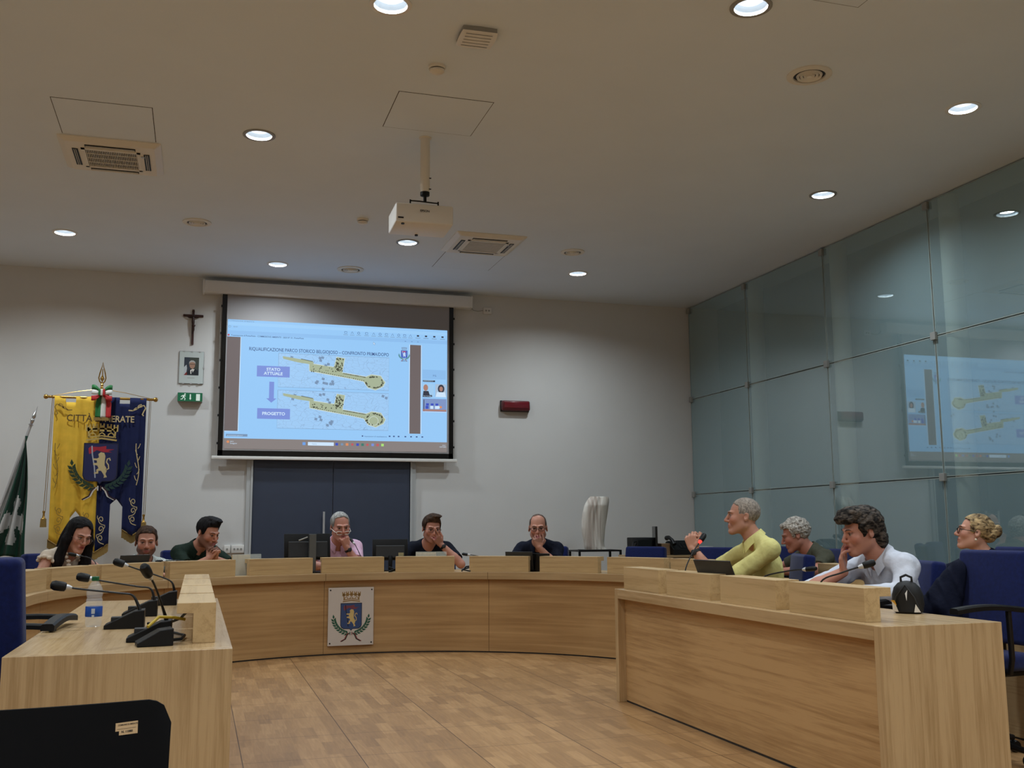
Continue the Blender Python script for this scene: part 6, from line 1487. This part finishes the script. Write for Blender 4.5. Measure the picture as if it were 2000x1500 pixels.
    # ---- glasses
    if glasses:
        gm = MB(); gc, rw, dz, pit, thk = glasses
        Rg = Matrix.Rotation(math.radians(pit), 3, 'X')
        def GP(x_, y_, z_):
            v = Rg @ Vector((x_, y_+0.0, z_)); return tuple(hp((v.x, v.y, v.z + dz)))
        for sx in (1, -1):
            pts = []
            for k in range(21):
                a = 2*PI*k/20; ex = abs(math.cos(a))**0.7*(1 if math.cos(a) > 0 else -1); ez = abs(math.sin(a))**0.8*(1 if math.sin(a) > 0 else -1)
                pts.append(GP(sx*0.033 + 0.024*ex, -0.108 + 0.010*abs(sx*0.033+0.024*ex)/0.057, 0.003 + rw*ez))
            gm.tube(pts, thk, 6, cap=False)
            gm.tube([GP(sx*0.056, -0.098, 0.008), GP(sx*0.072, -0.085, 0.010), GP(sx*0.080, -0.02, 0.008), GP(sx*0.083, 0.012, 0.006)], thk, 6)
        gm.tube([GP(-0.010, -0.109, 0.006), GP(0, -0.112, 0.010), GP(0.010, -0.109, 0.006)], thk, 6)
        gm.build('glasses', gc, t, True)
    if watch:
        s0, el, wr, a = AR[watch]; dv = Vector(el-wr).normalized(); cpos = Vector(wr) + dv*0.035
        R_ = Matrix.Translation(cpos) @ Vector((0,0,1)).rotation_difference(dv).to_matrix().to_4x4()
        wm = MB(); wm.lathe([(0.031*S, -0.011), (0.0345*S, -0.009), (0.0345*S, 0.009), (0.031*S, 0.011)], 24, R_, closed=True); wb = wm.build('watch', M_black, t, True)
        nn_ = Vector(a['norm']); nn_ = (nn_ - dv*nn_.dot(dv)).normalized()
        R2 = Matrix.Translation(cpos - nn_*0.034*S) @ Vector((0,0,1)).rotation_difference(-nn_).to_matrix().to_4x4()
        MB().lathe([(0.019, -0.002), (0.019, 0.007), (0.016, 0.009), (0, 0.009)], 20, R2).build('watch_face', M_dark, wb, True)
    return t, hp
TR = {}
def hairs(g, kind, X, Y, Z, P):
    def el(c, r): 
        a, b_, c_ = (X-c[0])/r[0], (Y-c[1])/r[1], (Z-c[2])/r[2]; k0 = np.sqrt(a*a+b_*b_+c_*c_)+1e-6; k1 = np.sqrt((a/r[0])**2+(b_/r[1])**2+(c_/r[2])**2)+1e-6; return k0*(k0-1)/k1
    th = dict(short=0.007, crop=0.003, bald=0.0015, curly=0.016, swept=0.014, bun=0.007, long=0.012, quiff=0.010, side=0.011, grey_short=0.006)[kind]
    d = el((0, 0.018, 0.042), (0.0765+th, 0.0965+th*1.15, 0.0865+th))
    top = {'short': 0.082, 'crop': 0.088, 'bald': 0.115, 'curly': 0.078, 'swept': 0.07, 'bun': 0.088, 'long': 0.08, 'quiff': 0.076, 'side': 0.076, 'grey_short': 0.098}[kind]
    # hairline: front boundary recedes with height; sides come down to the ears
    yb = -0.062 + 0.10*np.clip((top-Z)/0.06, 0, 1)**1.0
    yb = np.where(Z > top, -0.2 + 0*Z, yb)
    if kind in ('grey_short', 'bald'):
        yb = np.where(Z > 0.05, -0.075 + 0.035*np.clip(np.abs(X)/0.05, 0, 1)*0 + 0.9*np.clip(0.118 - Z, 0, 1) + (0.35*np.clip(0.05-np.abs(np.abs(X)-0.035), 0, 0.02) if kind == 'grey_short' else 0.05), yb)
    tmp_ = np.clip((np.abs(X)-0.050)/0.012, 0, 1); yb = np.where(Z < 0.10, yb*(1-tmp_) + np.minimum(yb, -0.036 + 0.2*np.clip(0.02-Z, 0, 1))*tmp_, yb)
    yb = yb + 0.006*vnoise(P, 110, 12); fr_ = (yb - Y)*0.8
    sb = np.where(Y < 0.02, -0.012 if kind not in ('short',) else -0.02, 0)
    low = np.where(Y < -0.005, -0.010, np.where(Y < 0.03, 0.012, -0.075)) if kind not in ('long', 'swept') else np.where(Y < 0.0, -0.02, -0.10)
    low = (low + 0.006*vnoise(P, 120, 13)).astype(np.float32)
    from_low = (low - Z)
    d = np.maximum(np.maximum(d, fr_), from_low)
    inner = el((0, 0.018, 0.042), (0.070, 0.088, 0.080)); 
    if kind == 'long':
        # curtain of hair down both sides and the back
        for sx, wd in ((-1, 1.0), (1, 1.0)):
            for (a, b_, ra, rb) in (((sx*0.05, 0.02, 0.08), (sx*0.094, -0.01, -0.04), 0.035, 0.034), ((sx*0.094, -0.01, -0.04), (sx*0.108, -0.03, -0.20), 0.034, 0.040), ((sx*0.108, -0.03, -0.20), (sx*0.095, -0.06, -0.36), 0.040, 0.022)):
                a = np.array(a); b_ = np.array(b_); v = b_-a; tt = np.clip(((X-a[0])*v[0]+(Y-a[1])*v[1]+(Z-a[2])*v[2])/(v@v), 0, 1)
                dd = np.sqrt((X-a[0]-tt*v[0])**2+(Y-a[1]-tt*v[1])**2+(Z-a[2]-tt*v[2])**2) - (ra+(rb-ra)*tt); hh = np.clip(0.5+0.5*(d-dd)/0.02, 0, 1); d = d*(1-hh)+dd*hh - 0.02*hh*(1-hh)
        dd = el((0, 0.075, -0.08), (0.10, 0.05, 0.19)); hh = np.clip(0.5+0.5*(d-dd)/0.03, 0, 1); d = d*(1-hh)+dd*hh - 0.03*hh*(1-hh)
        face = el((0, -0.095, -0.004), (0.056, 0.085, 0.112)); d = np.maximum(d, -face)
        neck = el((0, -0.02, -0.2), (0.05, 0.06, 0.12)); d = np.maximum(d, -neck)
        d = d + 0.0035*vnoise((X*3, Y*3, Z*0.5), 60, 2)
    elif kind == 'curly':
        d = d + 0.0085*vnoise(P, 95, 1) + 0.003*vnoise(P, 190, 5)
        dd = el((0, -0.062, 0.098), (0.052, 0.028, 0.022)) + 0.006*vnoise(P, 110, 6); d = np.minimum(d, dd)
    elif kind == 'swept':
        for c, r in (((0.0, -0.045, 0.115), (0.07, 0.065, 0.034)), ((-0.03, -0.085, 0.09), (0.045, 0.035, 0.030)), ((0.03, -0.085, 0.088), (0.045, 0.032, 0.028)), ((0.06, 0.03, 0.04), (0.035, 0.07, 0.055)), ((-0.06, 0.03, 0.04), (0.035, 0.07, 0.055)), ((0, 0.098, -0.03), (0.06, 0.032, 0.075)), ((0.045, 0.075, -0.05), (0.035, 0.035, 0.05)), ((-0.045, 0.075, -0.05), (0.035, 0.035, 0.05))):
            dd = el(c, r); hh = np.clip(0.5+0.5*(d-dd)/0.02, 0, 1); d = d*(1-hh)+dd*hh - 0.02*hh*(1-hh)
        ear = np.maximum(np.abs(Y-0.004)-0.016, np.abs(Z+0.004)-0.022); d = np.where((np.abs(X) > 0.06), np.maximum(d, -ear), d)
        d = d + 0.0065*vnoise((X*0.6, Y*0.6+Z*0.8, Z*2.2-Y*1.2), 80, 3) + 0.0025*vnoise(P, 170, 9)
    elif kind in ('quiff', 'side'):
        for c, r in (((0.0, -0.052, 0.102), (0.056, 0.034, 0.028)), ((0.02, -0.02, 0.128), (0.058, 0.07, 0.018))):
            dd = el(c, r); hh = np.clip(0.5+0.5*(d-dd)/0.02, 0, 1); d = d*(1-hh)+dd*hh - 0.015*hh*(1-hh)
        d = d + 0.0035*vnoise((X*0.8, Y*2.0, Z*1.5), 90, 4)
    elif kind == 'bun':
        dd = el((0, 0.135, 0.035), (0.036, 0.034, 0.045)) + 0.003*vnoise(P, 90, 4); hh = np.clip(0.5+0.5*(d-dd)/0.012, 0, 1); d = d*(1-hh)+dd*hh - 0.012*hh*(1-hh)
        dd = el((0, 0.09, 0.01), (0.06, 0.05, 0.06)); d = np.minimum(d, dd)
        d = d + 0.0035*vnoise((X*0.8, Y*0.5, Z*2.6), 70, 7)
    else:
        d = d + (0.006 if kind == 'short' else 0.003)*vnoise(P, 130, 4)
    d = np.maximum(d, -inner)
    g.F = d.astype(np.float32)
# ------------------------------------------------------------------ the ten people
M_h_black = hair_mat('hair_black', rgb(8, 7, 8), rgb(26, 22, 24)); M_h_brown = hair_mat('hair_brown', rgb(30, 20, 16), rgb(78, 56, 40))
M_h_dbrown = hair_mat('hair_dark_brown', rgb(18, 14, 12), rgb(54, 40, 32)); M_h_grey = hair_mat('hair_grey', rgb(112, 110, 108), rgb(178, 176, 172))
M_h_white = hair_mat('hair_white_curls', rgb(104, 98, 92), rgb(204, 196, 186), (70, 70, 70)); M_h_mix = hair_mat('hair_salt_pepper', rgb(22, 18, 16), rgb(112, 100, 90), (30, 30, 70), (0.42, 0.78))
M_h_blonde = hair_mat('hair_blonde', rgb(58, 44, 34), rgb(206, 176, 130), (20, 26, 50)); M_h_crop = hair_mat('hair_cropped', rgb(120, 110, 102), rgb(172, 160, 148), (90, 90, 60)); M_h_stub = hair_mat('hair_stubble', rgb(72, 58, 52), rgb(110, 92, 82))
rest = lambda s, x=0.30, y=-0.36, z=0.765: dict(elbow=(s*x, y+0.10, z), wrist=(s*0.10, y-0.12, z-0.01), dir=(-s*0.75, -0.55, -0.05), norm=(0, 0, -1), curl=0.35)
lap = lambda s: dict(elbow=(s*0.26, -0.05, 0.74), wrist=(s*0.12, -0.26, 0.66), dir=(-s*0.5, -0.8, -0.2), norm=(0, 0, -1), curl=0.4)
def up_(ang, r): x, y = upos(ang, r); return (x, y)
M_gl_thin = plain('thin_gold_frame', rgb(150, 130, 110), 0.3, 0.8); M_gl_white = plain('white_frame', rgb(226, 222, 214), 0.35); M_gl_black = plain('black_frame', rgb(14, 12, 14), 0.3)
R_ = 0.0062 if False else 0.0058
# 1 person in the ruffled blouse
person('person with long black hair, glasses and a cream ruffled blouse, looking down', up_(139.8, 3.30), 46, (-0.90, 8.870, 1.072), 32, 20, 8, 1.0, 1.06, (196, 142, 122), 'long', M_h_black, 0, (26, 18, 18),
       'ruffle', cloth_mat('cream_blouse', rgb(206, 190, 172)), 'cap', {1: rest(1), -1: dict(elbow=(-0.27, -0.20, 0.765), wrist=(-0.06, -0.40, 0.755), dir=(0.8, -0.4, 0), norm=(0, 0, -1), curl=0.35)},
       (M_gl_thin, 0.020, -0.004, 4, 0.0013), 0.2, True, 1.0, (48, 50, 60), R_, shz={-1: (-0.01, -0.02, 0.0)})
# 2 bearded person in a pale striped shirt
person('person with short brown beard in a pale striped shirt, facing the room', up_(124.2, 3.40), 30, (-0.416, 9.50, 1.004), 4, 4, 0, 1.0, 1.1, (186, 132, 110), 'short', M_h_brown, 0.8, (62, 38, 28),
       None, cloth_mat('striped_shirt', rgb(196, 200, 196), rgb(150, 158, 152)), 'short', {1: dict(elbow=(0.30, -0.30, 0.77), wrist=(0.17, -0.50, 0.765), dir=(-0.3, -0.9, -0.1), norm=(0, 0, -1), curl=0.7), -1: rest(-1)},
       None, 0.1, False, 0.3, (60, 64, 74), R_, collar=True)
# 3 person in the dark green shirt
person('person with dark hair and moustache in a dark green shirt, fingers laced at the chin', up_(115.5, 3.32), 28, (0.096, 9.713, 1.082), 42, 20, 2, 1.02, 1.07, (190, 134, 112), 'quiff', M_h_black, 0.55, (30, 22, 20),
       None, cloth_mat('dark_green_shirt', rgb(28, 42, 34)), 'short',
       {1: dict(elbow=(0.24, -0.33, 0.765), wrist=('h', (0.035, -0.135, -0.175)), dir=('h', (-0.30, -0.05, 1.0)), norm=('h', (-0.95, 0.15, -0.25)), curl=(1.0, 0.95, 0.9, 0.8), thumb=0.2), -1: dict(elbow=(-0.20, -0.34, 0.765), wrist=('h', (-0.035, -0.135, -0.175)), dir=('h', (0.30, -0.05, 1.0)), norm=('h', (0.95, 0.15, -0.25)), curl=(0.25, 0.95, 0.9, 0.8), thumb=0.2)},
       None, 0.2, False, 0.4, (34, 36, 44), 0.005, collar=True)
# 4 person in the pink shirt
person('grey-haired person in a pink shirt with white glasses, fist at the mouth', up_(91, 3.32), 0, (1.325, 9.97, 1.13), 8, 12, -2, 1.05, 1.1, (192, 134, 116), 'grey_short', M_h_grey, 0.0, (120, 110, 104),
       None, cloth_mat('pink_shirt', rgb(214, 176, 200)), 'short',
       {1: dict(elbow=(0.15, -0.36, 0.765), wrist=('h', (0.028, -0.120, -0.150)), dir=('h', (-0.25, -0.05, 1.0)), norm=('h', (-0.35, 0.95, 0.1)), curl=(1.15, 1.25, 1.3, 1.3), thumb=0.9), -1: rest(-1)},
       (M_gl_white, 0.015, -0.016, 10, 0.0032), 0.9, False, 0.9, (70, 74, 90), 0.005, collar=True, watch=1)
# 5 person in the navy t-shirt
person('person with brown hair and glasses in a navy t-shirt, hand over the face', up_(74.4, 3.34), -14, (2.21, 9.89, 1.105), 2, 10, 3, 1.04, 1.07, (190, 134, 114), 'side', M_h_brown, 0.25, (50, 34, 28),
       None, cloth_mat('navy_t_shirt', rgb(18, 22, 34)), 'short',
       {1: dict(elbow=(0.27, -0.34, 0.765), wrist=('h', (0.070, -0.105, -0.115)), dir=('h', (-0.62, -0.22, 0.78)), norm=('h', (-0.35, 0.9, 0.15)), curl=(0.12, 0.95, 1.0, 1.0), thumb=0.5), -1: rest(-1, 0.32)},
       (M_gl_black, 0.017, 0, 0, 0.0017), 0.3, False, 0.0, (30, 34, 46), 0.005, watch=1)
# 6 person in the navy polo shirt
person('balding person with dark glasses in a navy polo shirt, hand over the mouth', up_(54.8, 3.34), -30, (3.165, 9.443, 1.105), -20, 6, 0, 1.04, 1.08, (194, 138, 116), 'bald', M_h_stub, 0.35, (72, 58, 52),
       None, cloth_mat('navy_polo', rgb(20, 24, 40)), 'polo',
       {1: dict(elbow=(0.14, -0.33, 0.765), wrist=('h', (0.012, -0.140, -0.150)), dir=('h', (-0.18, -0.02, 1.0)), norm=('h', (-0.25, 0.95, 0.1)), curl=(1.0, 1.1, 1.15, 1.2), thumb=0.6), -1: rest(-1, 0.30)},
       (M_gl_black, 0.016, 0.002, 0, 0.0022), 0.6, False, 0.5, (40, 42, 50), 0.005, collar=True)
# 7 person in the yellow polo shirt
person('grey-haired person in a yellow polo shirt with a black watch, speaking, hands raised', (3.76, 6.25), -106, (3.50, 6.115, 1.178), -114, -2, 0, 1.0, 1.0, (190, 136, 112), 'crop', M_h_crop, 0.12, (110, 98, 90),
       None, cloth_mat('yellow_polo', rgb(220, 212, 140)), 'polo',
       {1: dict(elbow=(0.22, -0.37, 0.735), wrist=(0.085, -0.535, 0.968), dir=(-0.18, -0.15, 1.0), norm=(-0.8, 0.5, 0.0), curl=(0.9, 1.0, 1.05, 1.1), thumb=0.5), -1: dict(elbow=(-0.20, -0.38, 0.78), wrist=(0.0, -0.50, 0.96), dir=(0.5, -0.25, 0.75), norm=(0.6, 0.6, -0.2), curl=(0.7, 0.8, 0.9, 1.0), thumb=0.4)},
       None, 0.7, False, 0.12, (60, 62, 72), 0.005, collar=True, watch=1, shz={1: (0.0, 0.03, -0.02)})
# 8 curly grey-haired person
person('person with curly grey hair in an olive shirt, head bowed', (4.98, 7.36), -95, (4.70, 7.375, 1.038), -118, 18, 0, 1.05, 1.05, (178, 120, 102), 'curly', M_h_white, 0.1, (120, 110, 100),
       None, cloth_mat('olive_shirt', rgb(74, 74, 62)), 'short', {1: rest(1), -1: rest(-1)}, None, 0.8, False, 0.6, (50, 52, 56), 0.0055, collar=True)
# 9 person in the white shirt
person('person with swept dark grey hair in a white shirt, hand resting on the cheek', (3.68, 4.80), -88, (3.42, 4.726, 1.083), -98, 12, 2, 1.0, 1.0, (190, 134, 114), 'swept', M_h_mix, 0.12, (50, 40, 36),
       None, cloth_mat('white_shirt', rgb(206, 210, 222)), 'long',
       {1: dict(elbow=(0.30, -0.22, 0.77), wrist=(0.12, -0.42, 0.765), dir=(-0.6, -0.7, 0), norm=(0, 0, -1), curl=0.4), -1: dict(elbow=(-0.10, -0.52, 0.765), wrist=('h', (-0.040, -0.135, -0.190)), dir=('h', (0.02, 0.10, 1.0)), norm=('h', (0.55, 0.80, -0.1)), curl=(0.25, 0.3, 0.4, 0.5), thumb=0.2, cuff=0.05)},
       None, 0.6, False, 0.35, (44, 48, 62), 0.0048, collar=True)
# 10 person with pinned-up hair
t10, hp10 = person('person with blonde pinned-up hair, black glasses and earring in a navy jacket', (5.07, 5.60), -96, (4.85, 5.515, 1.065), -126, -10, 0, 1.0, 0.97, (206, 152, 130), 'bun', M_h_blonde, 0, (70, 50, 40),
       'jacket', cloth_mat('navy_jacket', rgb(20, 24, 42)), 'long', {1: dict(elbow=(0.28, -0.26, 0.77), wrist=(0.16, -0.50, 0.76), dir=(-0.3, -0.9, 0), norm=(0, 0, -1), curl=0.4), -1: rest(-1)}, (M_gl_black, 0.017, 0.002, 0, 0.0022), 0.5, True, 1.0, (20, 22, 36), 0.005, bulk=1.1)
er = MB(); q_ = hp10((0.082, 0.006, -0.042)); er.ball(tuple(q_), 0.0075, 12, 8); er.build('earring', plain('pearl', rgb(236, 226, 206), 0.2), t10, True)

# navy jacket hanging over the far armrest of the big empty chair
g = Grid((3.45, 4.36, 0.55), (3.98, 4.78, 1.02), 0.007)
for a_, b_, r0, r1 in (((3.80, 4.46, 0.90), (3.70, 4.49, 0.70), 0.035, 0.055), ((3.76, 4.50, 0.86), (3.62, 4.54, 0.66), 0.025, 0.045), ((3.80, 4.45, 0.88), (3.74, 4.46, 0.64), 0.035, 0.05)):
    g.cap(a_, b_, r0, r1, 0.03)
X_ = [(g.lo[i] + g.h*np.arange(g.n[i])).astype(np.float32) for i in range(3)]; X, Y, Z = np.meshgrid(*X_, indexing='ij')
g.F += (0.008*vnoise((X+0.6*Z, Y, Z*0.3), 60, 4)).astype(np.float32)
V, Q = g.mesh(); o = np_obj('draped_jacket', V, Q, cloth_mat('navy_jacket_cloth', rgb(20, 24, 42)), None)
tag(o, 'dark navy jacket draped beside the large empty blue chair at the right edge', 'jacket')
